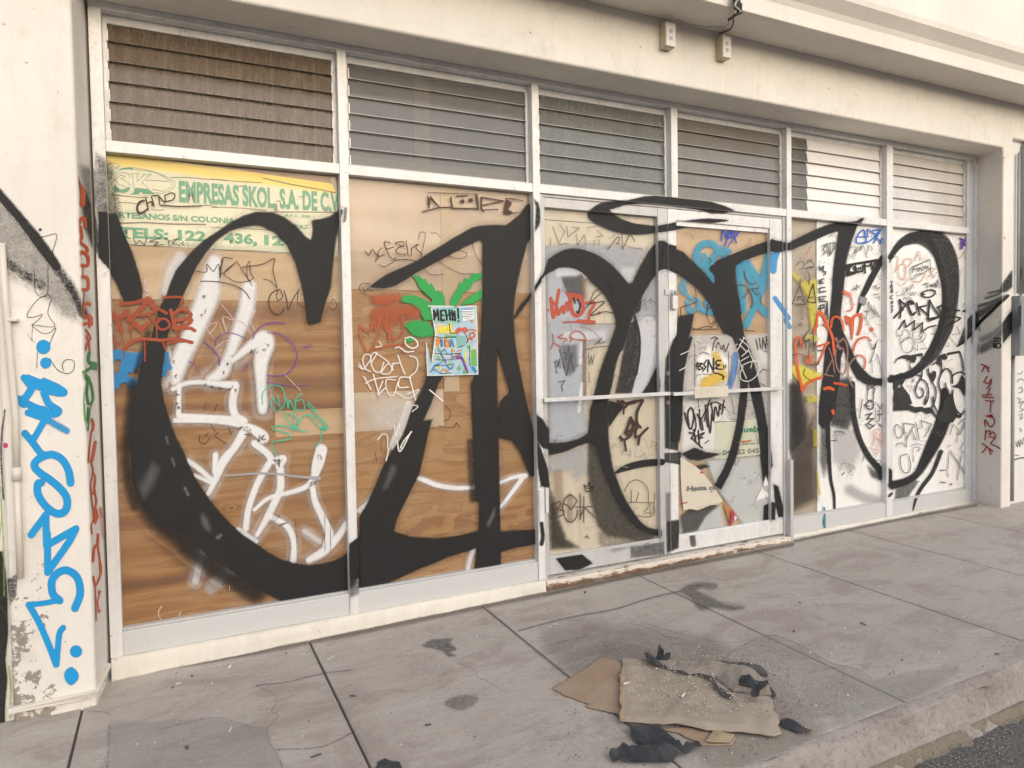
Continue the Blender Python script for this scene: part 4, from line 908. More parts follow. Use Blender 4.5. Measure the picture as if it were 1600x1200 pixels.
# --- height-field cloth, card and sand
def tri_noise(x, y, s): return math.sin(x*s+1.3*math.sin(y*s*.7))*math.cos(y*s*1.1+.8*math.sin(x*s*.9))
def heap(name, pts, crop, mat, label=None, cat=None, base=.003, h=.0, freq=25, th=.004, dome=.0, step=.006, seed=0, parent=None, group=None, ridge=False, kind=None, tilt=None, ragged=0):
    ox, oy, k = CROP[crop]; P = [atG(ox+a/k, oy+b/k)[:2] for a, b in pts]
    if ragged:
        rr_ = random.Random(seed+77); Q = []
        for i, p in enumerate(P):
            q = P[(i+1) % len(P)]; L_ = math.hypot(*(q-p)); m_ = max(1, int(L_/.022)); nv_ = np.array([-(q-p)[1], (q-p)[0]])/(L_+1e-9); Q.append(p)
            for t in range(1, m_): Q.append(p+(q-p)*(t+rr_.uniform(-.3, .3))/m_+nv_*rr_.gauss(0, ragged))
        P = Q
    P = np.array(P); n = len(P)
    x0, x1, y0, y1 = P[:, 0].min(), P[:, 0].max(), P[:, 1].min(), P[:, 1].max()
    bm = bmesh.new(); vs = [bm.verts.new((p[0], p[1], 0)) for p in P]; f = bm.faces.new(vs); f.normal_update()
    if f.normal.z < 0: f.normal_flip()
    for ax, lo, hi in ((0, x0, x1), (1, y0, y1)):
        m = int((hi-lo)/step)
        for i in range(1, m):
            co = [0, 0, 0]; no = [0, 0, 0]; co[ax] = lo+(hi-lo)*i/m; no[ax] = 1
            bmesh.ops.bisect_plane(bm, geom=bm.verts[:]+bm.edges[:]+bm.faces[:], plane_co=co, plane_no=no)
    rs = random.Random(seed); o1, o2 = rs.uniform(0, 50), rs.uniform(0, 50)
    for v in bm.verts:
        x, y = v.co.x, v.co.y
        d = min(_pd(x, y, P[i], P[(i+1) % n]) for i in range(n))
        z = .5*tri_noise(x+o1, y+o2, freq)+.3*tri_noise(x*1.3+o2, y*.8+o1, freq*2.3)+.2*tri_noise(x+o2, y-o1, freq*4.7)
        if ridge: z = 1-1.6*abs(z)
        e_ = min(1, d/.03)
        z = base+h*(.5+.5*z)*(.35+.65*e_)+dome*(1-math.exp(-d/.05))
        if tilt: z += max(0, tilt[0]*(x-P[:, 0].mean())+tilt[1]*(y-P[:, 1].mean()))
        v.co.z = gz(x)+z
    c = bm.verts[:]; cx = sum(v.co.x for v in c)/len(c); cy = sum(v.co.y for v in c)/len(c); cz_ = min(v.co.z for v in c)
    for v in bm.verts: v.co -= Vector((cx, cy, cz_))
    me = bpy.data.meshes.new(name); bm.to_mesh(me); bm.free()
    for p in me.polygons: p.use_smooth = True
    me.materials.append(mat); o = bpy.data.objects.new(name, me); COL.objects.link(o); o.location = (cx, cy, cz_)
    if parent: o.parent = parent; o.location = Vector((cx, cy, cz_))-wloc(parent)
    else: tag(o, label, cat, group, kind)
    if th:
        md = o.modifiers.new('thick', 'SOLIDIFY'); md.thickness = th; md.offset = -1
    return o
def _pd(x, y, a, b):
    dx, dy = b[0]-a[0], b[1]-a[1]; t = max(0, min(1, ((x-a[0])*dx+(y-a[1])*dy)/(dx*dx+dy*dy+1e-12))); return math.hypot(x-a[0]-t*dx, y-a[1]-t*dy)
def m_card(name, c, dust=.5, lines=True):
    n = N(name); f = n.noise(5, 5, .65); g = n.noise(60, 4, .65); gr = n.noise(170, 3, .7)
    a = n.mix(f, tuple(x*.85 for x in c), tuple(x*1.12 for x in c))
    a = n.mix(n.ramp(n.noise(3.2, 5, .7), [(.42, 0), (.66, dust)]), a, (.42, .36, .295))
    a = n.mix(n.ramp(gr, [(.6, 0), (.7, .55)]), a, (.17, .14, .115)); a = n.mix(n.ramp(g, [(.62, 0), (.75, .35)]), a, (.5, .45, .38))
    w = n.n('ShaderNodeTexWave', wave_type='BANDS', bands_direction='X'); w.inputs['Scale'].default_value = 60; w.inputs['Distortion'].default_value = .6
    n.l(n.map((1, 1, 1), rot=(0, 0, .35)), w.inputs['Vector'])
    n.col(a); n.set(Roughness=.9)
    n.bump(n.math('ADD', n.math('MULTIPLY', w.outputs['Fac'], .35 if lines else 0), n.math('MULTIPLY', gr, .8)), .35, .003); return n.m
card1 = m_card('cardboard_brown', (.36, .25, .168), .45); card2 = m_card('cardboard_dusty', (.40, .335, .265), .75); card3 = m_card('cardboard_light', (.42, .315, .20), .15)
def m_cloth():
    n = N('black_plastic_cloth'); f = n.noise(16, 5, .6); n.col(n.mix(n.ramp(n.noise(7, 4), [(.5, 0), (.8, .5)]), n.mix(f, (.018, .020, .024), (.055, .061, .074)), (.16, .145, .13))); n.set(Roughness=.36); n.bump(n.noise(60, 4), .3, .004); return n.m
cloth = m_cloth()
def m_sand():
    n = N('grey_sand'); f = n.noise(190, 4, .75); g = n.noise(12, 4); n.col(n.mix(g, n.ramp(f, [(.35, (.12, .1, .085)), (.5, (.34, .29, .24)), (.68, (.52, .46, .39))]), (.36, .31, .26))); n.set(Roughness=.95); n.bump(f, 1, .006); return n.m
sand = m_sand()
CG = 'flattened cardboard pieces on the pavement'
heap('cardboard', [(85, 285), (200, 215), (300, 150), (362, 106), (420, 120), (500, 140), (500, 450), (465, 432), (400, 416), (275, 386), (290, 371), (180, 330)], 'G1', card1, 'brown flattened cardboard sheet sticking out at the left of the rubbish', 'cardboard', base=.006, h=.010, freq=9, seed=1, ragged=.0022, group=CG)
heap('cardboard', [(700, 515), (840, 505), (1000, 520), (1130, 560), (1100, 604), (1010, 606), (930, 602), (870, 572), (800, 535)], 'G1', card1, 'torn cardboard flap poking out below the dusty cardboard sheet', 'cardboard', base=.004, h=.014, freq=12, seed=2, ragged=.004, group=CG)
top = heap('cardboard', [(484, 126), (560, 128), (640, 140), (760, 160), (900, 165), (1000, 172), (1120, 190), (1240, 198), (1300, 262), (1322, 345), (1352, 440), (1386, 556), (1340, 570), (1250, 556), (1190, 552), (1050, 546), (960, 545), (880, 524), (820, 508), (640, 498), (470, 486), (468, 440), (476, 380), (468, 310), (478, 210)], 'G1', card2, 'large dusty cardboard sheet with corrugated edge in the middle of the rubbish', 'cardboard', base=.016, h=.022, freq=8, th=.006, seed=4, ragged=.0032, group=CG)
heap('corner_fold', [(1005, 528), (1050, 548), (1118, 566), (1092, 606), (1010, 606), (955, 600), (985, 560)], 'G1', card3, base=.016, h=.012, freq=14, seed=5, th=.003, parent=top)
heap('torn_edge', [(470, 205), (498, 200), (494, 260), (506, 300), (492, 350), (504, 400), (490, 440), (500, 486), (468, 490), (470, 400), (464, 310)], 'G1', card3, base=.024, h=.014, freq=30, seed=15, th=.003, parent=top, ragged=.004)
o = heap('sand', [(640, 160), (760, 150), (900, 165), (1000, 160), (1120, 180), (1250, 205), (1310, 290), (1330, 350), (1230, 350), (1110, 330), (1010, 250), (930, 240), (840, 240), (760, 215)], 'G1', sand, base=.026, h=.022, freq=22, dome=.014, seed=6, th=.02, kind='stuff')
CL = 'scraps of black plastic cloth'; RAGS = []
RAGS.append(([(522, 506), (600, 518), (690, 545), (780, 575), (825, 640), (900, 588), (926, 610), (912, 655), (830, 672), (760, 702), (650, 712), (430, 708), (404, 680), (455, 640), (488, 625), (522, 652), (600, 615), (556, 592), (526, 560)], 'G1', 'crumpled black plastic rag lying in front of the cardboard', .002, .055, 7))
RAGS.append(([(1368, 478), (1420, 468), (1490, 498), (1562, 526), (1540, 546), (1480, 541), (1400, 512)], 'G1', 'small black scrap at the right of the dusty cardboard near the kerb', .003, .03, 8))
RAGS.append(([(1300, 300), (1325, 300), (1358, 345), (1340, 358), (1305, 345)], 'G1', 'dark triangular scrap at the upper right corner of the cardboard', .012, .02, 9))
RAGS.append(([(590, 1193), (602, 1188), (624, 1196), (630, 1215), (580, 1215)], 'px', 'black scrap on the pavement joint at the bottom edge of the view', .002, .018, 10))
SG = 'twisted strips of black plastic'
def facets(name, label, pts, base, h, step, seed, group, crop='G1', cat='plastic strip'):
    """crumpled plastic: straight creases in a few directions over the outline"""
    o = heap(name, pts, crop, cloth, label, cat, base=base, h=0, th=.0012, step=step*.6, seed=seed, group=group, ragged=.0025)
    rs = random.Random(seed); me = o.data
    W_ = [(math.cos(a), math.sin(a), rs.uniform(.6, 1.0)/(step*3.4), rs.random()) for a in (rs.uniform(0, 3.14) for _ in range(3))]
    for v in me.vertices:
        x, y = v.co.x, v.co.y; z = 0
        for k, (cx, cy, f_, ph) in enumerate(W_):
            t = ((x*cx+y*cy+.2*step*math.sin(y*40+k))*f_*(1+.4*k)+ph) % 1; z += (1-abs(2*t-1))*(1-.25*k)
        v.co.z += h*(z/2.25)**1.4
    for p in me.polygons: p.use_smooth = False
    return o
facets('plastic_strip', 'thin black plastic strip trailing down the middle of the dusty cardboard', [(715, 172), (760, 193), (800, 216), (860, 220), (940, 230), (987, 248), (1012, 288), (1044, 323), (1087, 348), (1112, 378), (1080, 374), (1036, 354), (1000, 312), (982, 274), (940, 252), (880, 242), (820, 240), (768, 218), (718, 198)], .030, .012, .03, 21, SG)
facets('plastic_strip', 'knotted black plastic clump at the far edge of the dusty cardboard', [(608, 150), (635, 122), (665, 146), (680, 128), (690, 98), (712, 113), (717, 148), (758, 153), (752, 167), (717, 172), (722, 192), (697, 214), (648, 194), (616, 174)], .026, .050, .022, 22, SG)
facets('plastic_strip', 'long black plastic strip curving along the far right of the rubbish', [(925, 157), (1000, 163), (1060, 163), (1130, 172), (1210, 176), (1262, 186), (1294, 212), (1310, 250), (1303, 266), (1278, 258), (1238, 238), (1213, 218), (1150, 208), (1080, 198), (1020, 184)], .030, .014, .034, 23, SG)
facets('plastic_strip', 'black plastic tangle lying on the sand at the right of the cardboard', [(1136, 310), (1163, 282), (1200, 280), (1236, 303), (1272, 298), (1313, 330), (1303, 362), (1262, 372), (1252, 408), (1213, 402), (1208, 370), (1234, 347), (1190, 332), (1158, 334)], .040, .045, .022, 24, SG)
for pts_, cr_, lab_, b_, h_, sd_ in RAGS: facets('plastic_rag', lab_, pts_, b_, h_*.75, .024, sd_, CL, cr_, 'rag')
# cigarette ends, pebbles
bw = m_plain('cigarette_paper', (.72, .69, .64), .7); bt = m_plain('cigarette_filter', (.62, .47, .30), .7)
def butt(px, py, ang, z, label):
    c = atG(px, py, z); e_ = empty('cigarette_end', tuple(c), label, 'cigarette end', 'cigarette ends on the rubbish'); d = np.array([math.cos(ang), math.sin(ang), 0])
    w = MB(); w.tube([c-d*.014, c+d*.004], .0042, 10); w.build('paper', bw, e_); w = MB(); w.tube([c+d*.0041, c+d*.017], .0042, 10); w.build('filter', bt, e_)
butt(840+828/3.636, 1000+312/3.636, .6, .036, 'pale cigarette end in the middle of the dusty cardboard')
butt(840+503/3.636, 1000+245/3.636, .1, .034, 'pale cigarette end at the left edge of the dusty cardboard')
butt(840+1270/3.636, 1000+181/3.636, -.2, .006, 'pale cigarette end behind the long black strip')
butt(360, 1041, 1.0, .006, 'pale cigarette end on the pavement by the plinth of the left window')
rs = random.Random(11)
def pebble(gm_, x, y, z, r):
    b = len(gm_.v); ax = [(1, 0, 0), (-1, 0, 0), (0, 1, 0), (0, -1, 0), (0, 0, 1), (0, 0, -.4)]
    for a in ax: k_ = r*rs.uniform(.6, 1.2); gm_.v.append((x+a[0]*k_, y+a[1]*k_, z+a[2]*k_*.8))
    for q in ((0, 2, 4), (2, 1, 4), (1, 3, 4), (3, 0, 4), (2, 0, 5), (1, 2, 5), (3, 1, 5), (0, 3, 5)): gm_.f.append(tuple(b+i for i in q)); gm_.s.append(False)
GR = [MB(), MB(), MB()]
for _ in range(5200):
    t = rs.random()
    if t < .40: px, py = rs.gauss(1090, 80), rs.gauss(1075, 36)
    elif t < .62: px, py = rs.uniform(850, 1320), rs.uniform(985, 1200)
    elif t < .84: px, py = rs.uniform(1150, 1600), rs.uniform(1000, 1200)
    else: px, py = rs.uniform(180, 1590), rs.uniform(850, 1195)
    p = atG(px, py, 0)
    if p[1] > -.03 or p[1] < KY+.05 or px < 0: continue
    z = .036 if 985 < px < 1200 and 1045 < py < 1135 else .003
    pebble(GR[rs.choice((0, 0, 1, 2))], p[0], p[1], gz(p[0])+z, rs.choice((.0014, .0018, .0024, .003, .004)))
for k_, (nm_, cl_) in enumerate((('grit', (.36, .32, .275)), ('dark_grit', (.11, .095, .08)), ('pale_grit', (.60, .57, .52)))):
    tag(GR[k_].build(nm_, m_plain(nm_+'_stone', cl_, .9, var=.4, scale=200)), kind='stuff')
# loose gravel in the gutter
gm_ = MB()
for _ in range(1500):
    x = rs.uniform(1.3, 4.2); y = KY-.075-abs(rs.gauss(0, .16))
    pebble(gm_, x, y, gz(x)-.146, rs.choice((.002, .003, .004, .006)))
tag(gm_.build('gutter_gravel', m_plain('gravel_stone', (.27, .25, .23), .9, var=.5, scale=160)), kind='stuff')
# ------------------------------------------------------------------ the tags, lowest coat first
BLK = (.0135, .0132, .014); INK = (.022, .018, .017); WHT = (.74, .735, .73); BRN = (.07, .035, .024)
PANE, DOOR, ALL = 'g', 'd s r', 'g f t k j h s r d'
GB = 'giant black spray painted letters across the shop front'
# --- soft paint on doors and window strip; left door greys are painted-in reflections
graffiti('soft bluish grey painted-in reflections over the cream left door pane', (.40, .42, .46), 'd', 'D5',
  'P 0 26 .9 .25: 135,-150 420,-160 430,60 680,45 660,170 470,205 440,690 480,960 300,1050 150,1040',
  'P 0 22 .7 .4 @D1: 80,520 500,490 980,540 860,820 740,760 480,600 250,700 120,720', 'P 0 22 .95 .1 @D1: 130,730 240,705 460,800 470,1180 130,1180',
  'P 0 18 .9 .1: 920,60 1110,60 1110,640 990,640 900,480', 'P 0 24 .5 .35 @D6: 150,180 470,90 470,330 380,390 340,300 160,330', 'S 40 22 .7 .2 @D1: 1000,1190 1040,900 1110,720', cell=2.6, name='soft_patch', cat='paint patch')
graffiti('pale silver vertical streaks of painted-in reflection through the left door pane', (.66, .66, .68), 'd', 'D5', 'S 6 6 .9: 430,180 420,380', 'S 7 7 .9: 435,540 405,780', 'S 20 14 .8 @D1: 250,735 330,745 430,755', 'S 34 20 .75 .2: 1000,60 960,300 900,560', 'P 0 14 .7 .2: 260,100 640,80 640,170 260,180', 'P 0 18 .7 .2 @D1: 740,700 900,690 850,830 790,840', cell=2.2, name='soft_patch', cat='paint patch')
graffiti('dark grey shadowy blot above the red tag on the left door', (.10, .10, .105), 'd', 'D1', 'P 0 16 .8: 260,780 430,770 440,930 320,950 290,880', 'P 0 14 .5 .2 @D5: 250,215 390,210 390,400 330,480 270,400', cell=2.2, name='soft_patch', cat='paint patch')
graffiti('brown smear between the grey patches of the left door', (.23, .13, .07), 'd', 'D1', 'P 0 14 .6: 420,770 460,780 465,960 430,980', 'S 6 6 .5 @D5: 450,180 455,640', 'S 14 16 .35 @D6: 230,330 240,620', 'S 9 9 .4 @D6: 330,520 330,720', cell=2, name='soft_patch', cat='paint patch')
graffiti('grey and white spray fog over the middle of the right door', (.50, .47, .44), 'd', 'D3', 'P 0 10 .92 .15: 165,130 1000,118 985,860 640,850 170,640', 'P 0 16 .6 .3: 170,640 640,850 600,1000 180,900', cell=2.6, name='soft_patch', cat='paint patch')
graffiti('white burst of spray behind the black writing on the right door', (.80, .79, .76), 'd', 'D3', 'P 0 22 .95: 310,330 420,210 470,230 560,300 610,330 590,540 320,560', 'P 0 26 .6 .2: 820,190 990,250 980,420 850,380', 'P 0 30 .75: 170,660 560,680 620,900 560,1180 180,1190', cell=2.2, name='soft_patch', cat='paint patch')
graffiti('yellow glow of spray low in the white burst on the right door', (.72, .48, .06), 'd', 'D3', 'S 18 20 .8: 400,540 470,500 530,480', 'S 12 16 .7: 480,300 530,420', cell=2, name='soft_patch', cat='paint patch')
graffiti('blue smear beside the white burst on the right door', (.12, .26, .55), 'd', 'D3', 'S 9 10 .8: 650,300 640,420 600,560', cell=1.8, name='soft_patch', cat='paint patch')
graffiti('pale greenish spray fog low on the right door around the torn paper', (.50, .51, .49), 'd', 'D4', 'P 0 14 .9 .1: 400,210 860,180 880,420 1000,560 990,730 720,770 480,440', 'P 0 14 .85 .2: 180,690 520,600 560,780 180,850', cell=2.6, name='soft_patch', cat='paint patch')
graffiti('yellow spray clouds on the wooden strip beside the right door', (.68, .58, .08), 'g', 'F1', 'P 0 14 .66 .3: 80,690 130,720 200,800 340,770 345,1200 270,1200 240,960 160,800 78,740', 'P 0 12 .85 .2 @F2: 78,600 200,610 400,700 280,790 200,830 150,760 78,680', 'P 0 12 .75 .3 @F2: 270,0 345,0 320,160 290,240 270,120', 'P 0 14 .6 .3 @F2: 230,920 350,920 350,985 250,995', 'S 8 8 .7 .2 @F3: 290,210 290,330', 'S 4 5 .6 @F3: 310,600 335,790', 'S 9 9 .5 @F2: 240,310 340,330', cell=1.6, name='graffiti')
# --- white piece of the left window
def soften(st, ks=1.5, halo=.36):
    out = []
    for q in st:
        h, b = q.split(':'); h = h.split(); 
        if h[0] == 'S':
            w_, s_ = float(h[1])*.86, float(h[2]); b = ' '.join(p if p.count(',') < 2 else '%s,%s,%.1f' % (*p.split(',')[:2], float(p.split(',')[2])*.86) for p in b.split()); out.append(' '.join(['S', '%.1f' % w_, '%.1f' % (s_*ks)]+h[3:])+': '+b)
            at_ = [x for x in h if x[0] == '@']
            b2 = ' '.join(','.join(p.split(',')[:2]) for p in b.split())
            out.append(' '.join(['S', '%.1f' % (w_*1.7), '%.1f' % (w_*1.8), '%.2f' % halo, '.15']+at_)+':'+b2)
        else: out.append(q)
    return out
graffiti('big blurry white abstract piece inside the black C on orange plywood', WHT, 'g', 'W1', *soften([
  'S 26 16 .9 .22: 440,40,24 415,150,32 395,280,40 335,430,38 265,600,34 190,760,32 160,900,20', 'S 22 14 .9 .22: 690,225,26 665,400,28 600,570,23 545,720,19 490,840,24 400,890,13',
  'S 20 10 .92 .2: 560,760,10 700,650,18 790,600,30 805,640,32 775,760,26 775,920,19 785,1060,19 785,1110,16', 'S 12 7 .93 .2: 140,960,9 230,920,9 340,910,9 480,925,12 590,930,14', 'S 10 6 .93 .2: 185,930,8 180,1150,10', 'S 15 7 .93 .2: 590,940 570,1060 590,1150 650,1190', 'S 11 6 .93 .2: 190,1155 400,1165 580,1175',
  'S 11 6 .93 .2 @W2: 150,30,10 400,35,9 600,60,12 720,110,18 760,150,22', 'S 15 7 .93 .2 @W2: 620,120,16 560,220,14 480,320,17 430,440,12 380,540,9', 'S 11 6 .93 .2 @W2: 430,270 425,390', 'S 10 6 .93 .2 @W2: 240,310 320,370 400,440', 'S 7 4 .93 .2 @W2: 285,410 400,465',
  'S 13 6 .93 .2 @W2: 700,190 790,260 830,310 900,295 870,350', 'S 12 6 .93 .2 @W2: 800,330 720,470 660,640 640,780', 'S 14 7 .93 .2 @W2: 880,370 880,500 840,600,14 780,720,12 715,830,8', 'S 9 5 .93 .2 @W2: 700,650,7 800,570,8 950,530,9 1060,490,10 1110,430,12 1140,330,21 1165,235,21',
  'S 12 6 .93 .2 @W2: 1100,470,10 1120,590,12 1180,720,14 1220,820,16 1200,900,15', 'S 13 7 .93 .2 @W2: 820,700,11 930,770,12 975,880,12 970,1000,12', 'S 14 8 .93 .2 @W2: 1345,740,12 1270,850,14 1180,940,16 1080,1000,13', 'S 12 10 .6 .3 @W2: 1050,800 1150,870', 'S 10 6 .93 .2 @W2: 590,790 710,870',
  'S 14 8 .62 .2 @W2: 350,900 320,1020 290,1150', 'S 14 10 .4 .3 @W2: 560,1040 470,1130 400,1190,9', 'S 14 12 .5 .3: 110,700 150,800 90,930', 'S 24 18 .75 @px: 282,405 270,425 262,455']), group='white spray pieces on plywood', cell=1.7)
graffiti('white curved stroke with a hooked end low on the pale plywood', WHT, 'g', 'B4', *soften(['S 8 4 .93 .2: 70,365,7 130,385,9 250,430,9 400,450,8 545,445,7 650,430 780,398,6 880,360,7 985,345,10', 'S 8 4 .93 .2: 975,345,9 900,450,8 780,605,6 700,690,4 660,760,2', 'S 8 4 .7: 555,950,6 520,1040,8 495,1145,8', 'S 9 6 .8 .2 @px: 561,798 585,776,8 612,745,4'], 1.2), group='white spray pieces on plywood', cell=1.6)
graffiti('pale chalky rub on the left of the pale plywood', (.74, .70, .66), 'g', 'B3', 'P 0 46 .42 .35: 130,870 280,790 480,780 500,880 450,1000 420,1080 340,1060 180,1010', 'S 14 9 .7 .25: 480,830 440,960 390,1080 350,1180', cell=2, name='soft_patch', cat='paint patch')
# --- palm leaves, old red and blue tags under the black
graffiti('green spray painted palm fronds spreading behind the comic poster', (.03, .33, .075), 'g', 'B2',
  'P 0 1.6 1: 500,742 560,750 600,790 605,765 640,825 660,810 700,880 715,870 740,905 745,870 770,930 780,1010 650,1005 670,950 610,900 560,850 540,800', 'P 0 1.6 1: 815,1000 830,930 850,900 870,870 885,840 895,790 905,825 925,800 940,755 960,790 1000,735 1085,730 1080,770 1010,810 985,860 930,890 900,960 870,1000',
  'P 0 3 1: 400,960 430,920 500,912 570,930 640,970 690,1020 690,1120 600,1120 560,1040 500,985 440,975', 'P 0 3 1: 900,1000 960,940 1020,900 1085,860 1085,940 1000,985', 'P 0 10 .95 @B3: 440,150 520,110 640,120 700,190 690,240 590,260 520,240', 'P 0 8 .9 @B3: 455,260 520,245 530,290 470,305', cell=1.4)
graffiti('blurred orange red tag with a loop beside the palm fronds', (.42, .095, .04), 'g', 'B2', 'P 0 14 .75 .2: 150,915 390,905 410,950 300,1000 180,990', 'S 18 16 .7 .3: 200,1080 280,1050 420,1040 520,1060', 'S 3.5 2 .85 @B3: 65,150 150,215 180,120 210,200 240,90', 'S 2.6 1.6 .85 @B3: 70,150 75,260 110,350 130,390 180,330 245,200', 'S 4 3 .8 @B3: 300,60 290,180 330,210 310,260', 'S 3 2 .85 @B3: 350,140 310,200 340,260 400,260 440,190 430,60', 'S 2 1.4 .9 @B3: 318,240 316,335', 'S 4 3 .7 @B3: 180,360 300,330 450,320', 'P 0 26 .65 .25 @B3: 170,40 420,20 430,120 290,190 190,150', 'S 3 2 .7 @B3: 470,100 560,60', cell=1.3)
graffiti('light blue spray blob of a letter left of the black C', (.03, .22, .48), 'g', 'M', 'S 15 4 .93 .2: 290,770 200,760 140,830 130,910 170,990 240,1020 280,960 300,880 330,800', 'S 16 4 .93 .2: 330,790 420,790 480,790', 'S 15 5 .93 .2: 310,850 360,900 400,850 460,830', 'S 12 4 .93 .2: 290,1000 330,1020 400,1050 470,1030', 'S 9 3 .93 .2: 200,1040 210,1090 220,1060', 'S 2.5 2.1 0.63 .15: 345,1050 345,1150', 'S 2.1 2.1 0.63 .15: 215,1080 200,1130', 'S 7 2 .93 .2: 735,750 740,820 770,900', 'S 10 4 .93 .2: 700,960 710,880', cell=1.3)
graffiti('cyan spray letters on the orange plywood of the right door', (.055, .33, .50), 'd s', 'D2', 'S 11.2 7.5 0.79 .2: 590,560 520,570 460,500 370,500 320,570 320,640 370,690 430,660 470,600', 'S 11.2 7.5 0.77 .2: 380,600 410,680 430,760 460,800', 'S 12.0 7.5 0.79 .2: 680,680 690,800 700,900 710,1000 710,1060', 'S 11.2 7.5 0.79 .2: 720,660 790,850 840,1000 910,1090', 'S 11.2 7.5 0.79 .2: 740,640 830,780 870,840', 'S 11.2 7.5 0.79 .2: 930,590 900,740 880,850 850,950 800,1060 740,1190', 'S 5.2 4.5 0.77 .2: 210,800 180,880 260,950 320,990', 'S 4.3 3.8 0.77 .2: 210,810 230,900', 'S 8.6 7.5 0.73 .2: 330,980 350,1050 450,1080 400,1000', 'S 7.7 7.5 0.69 .2: 240,990 260,1080 300,1060', 'S 7.7 7.5 0.69 .2: 540,530 560,600 480,680', cell=1.5)
graffiti('bright blue stroke running down the stile of the right door', (.06, .30, .62), 's j f', 'D2', 'S 11 5 .9: 1000,560 975,640 970,720', 'S 7 5 .85: 985,960 1040,1040 1100,1130', 'S 7 4 .7 @D3: 1075,0 1110,60', cell=1.5)
graffiti('pinkish red flat tag with drips on the left door', (.45, .085, .05), 'd', 'D1', 'S 5 1.6 .95: 165,960 185,1120 205,1060 235,890', 'S 4.5 1.6 .95: 175,980 220,1040 230,1100 265,1030 275,1085 300,1000', 'P 0 3 .9: 285,905 430,925 400,985 340,960 330,1060 300,1080 320,960', 'S 6 2 .95: 330,960 350,1080 390,1110 440,1060 430,950', 'S 4 1.6 .95: 465,1000 520,990 540,1010 500,1080 490,1160', 'S 6 2 .95: 400,1155 535,1165', 'D 4 1.5 .95: 145,1062', 'D 5 1.5 .95: 580,1085', 'S 3 2 .7 @D5: 270,20 530,12', cell=1.2)
# --- the giant black letters
graffiti('black diagonal sprayed arm with speckled fade on the left pillar', BLK, 'w v f g', 'px',
  'P 0 36 .34 .7: -14,300 22,324 85,408 128,462 132,505 98,492 60,456 12,430 -14,412', 'S 17 9 .97 .15: -8,296,14 30,340,14 60,378,17 85,412,15 92,420,8', 'S 14 20 .8 .7: 85,415 110,450 130,490', 'S 16 20 .62 .9: -6,400 14,412 40,430 66,446', 'S 40 40 .35 .9: 0,350 40,390 80,440 120,480',
  'P 0 14 .75 .5: 124,286 136,298 150,338 158,370 158,404 143,384 131,352', 'P 0 22 .5 .9: 150,240 176,258 190,345 150,345', 'P 0 24 .4 .9: 124,258 160,266 160,336 130,304', 'P 0 5 1: 154,330 183,335 195,368 207,395 218,430 223,452 222,468 205,473 194,472 183,445 170,420 154,402', group=GB, over=4.5, cell=1.6)
graffiti('giant black C with a spiked upper end over the left window', BLK, 'g f', 'px',
  'P 0 9 1: 400,330.5 425,331 445,339 462,352 478,370 486,375 489,360 487,344 500,342 515,338 530,327 536,328 531,345 525,375 521,410 517,450 508,475 501,503 490,506 481,507 477,475 470,440 461,408 448,383 430,364 410,354 400,352 377,355 362,360 350,367 337,377 322,394 307,417 296,440 287,460 280,474 275,485 267,507 262,525 258,550 254,575 252,600 256,625 262,645 268,665 276,685 287,705 296,728 307,750 327,780 345,802 362,820 380,836 400,849 418,862 437,873 460,880 482,883 502,881 520,877 533,871 546,862 546,926 500,933 440,939 405,922 385,908 362,893 325,870 306,853 287,837 265,820 232,798 212,765 204,720 201,675 206,630 213,600 219,575 225,550 237,525 243,502 250,480 260,460 267,440 275,422 300,392 312,381 325,371 343,359 362,346 380,337',
  'S 16 26 .7 .2: 209,600 203,650 198,700 200,750 212,790', 'S 34 44 .8 .15: 212,740 225,780 255,818 300,852', 'S 26 34 .8 .15: 290,855 350,898 400,928', 'S 10 16 .6 .2: 232,520 214,580', 'S 60 60 .4 .3: 225,760 270,830 350,890', 'S 26 16 .7 .25: 505,365 495,430', 'S 40 26 .85: 440,915 500,915 540,905',
  'P 0 4 .97 .1: 545.5,850 564,836 566,902 545,908', 'P 0 14 .5 .5: 545,895 566,895 566,925 545,935', 'S 5 5 .8 .6: 538,928 530,944 521,962', 'S 5 6 .5 .7: 580,922 579,952', 'S 3 4 .5 .7: 749,896 748,910', 'S 5 5 .5 .6: 540,326 538,345', group=GB, over=4.5, cell=1.8)
graffiti('giant black number one shaped letter with splayed legs on the pale plywood', BLK, 'g f', 'px',
  'P 0 8 1: 576,448.5 590,438 605,428 628,418 650,408 668,396 687,385 706,373 725,362 738,355 750,352.5 770,351 790,352 800,345 812,335 822,320 829,318 829,372 824,380 816,410 809,440 805,462 802,490 805,530 809,560 817,600 824,632 831,662 838,700 838.5,742 829,745 820,722 812,704 800,688 780,684 779,640 782,626 797,612 790,590 777,545 777,600 779,660 780,725 782,830 800,829 837,827 837,850 800,857 783,863 783,886 742,895 744,857 720,864 700,870 678,880 655,889 620,905 590,917 565,922 562,900 562,808 574,785 586,760 600,726 614,702 630,680 641,645 651,624 662,603 672,575 683,560 700,560 696,580 685,600 674,630 662,657 676,655 671,670 660,720 655,742 645,760 632,787 620,812 616,830 640,838 680,841 715,837 748,829 749,786 741,781 741,730 738,650 736,600 747,575 752,520 754,470 754,380 750,375 726,386 700,400 675,413 650,426 632,438 615,447 600,450',
  'P 0 4 .98 .1: 800,500 812,478 826,462 840,440 852,418 852,432 838,452 822,475 806,497', 'P 0 8 .85 .4 @D1: 18,110 40,180 30,390 62,350 80,300 78,210 62,150', 'S 10 12 .6 .4 @px: 735,690 739,780', group=GB, over=4.5, cell=1.8)
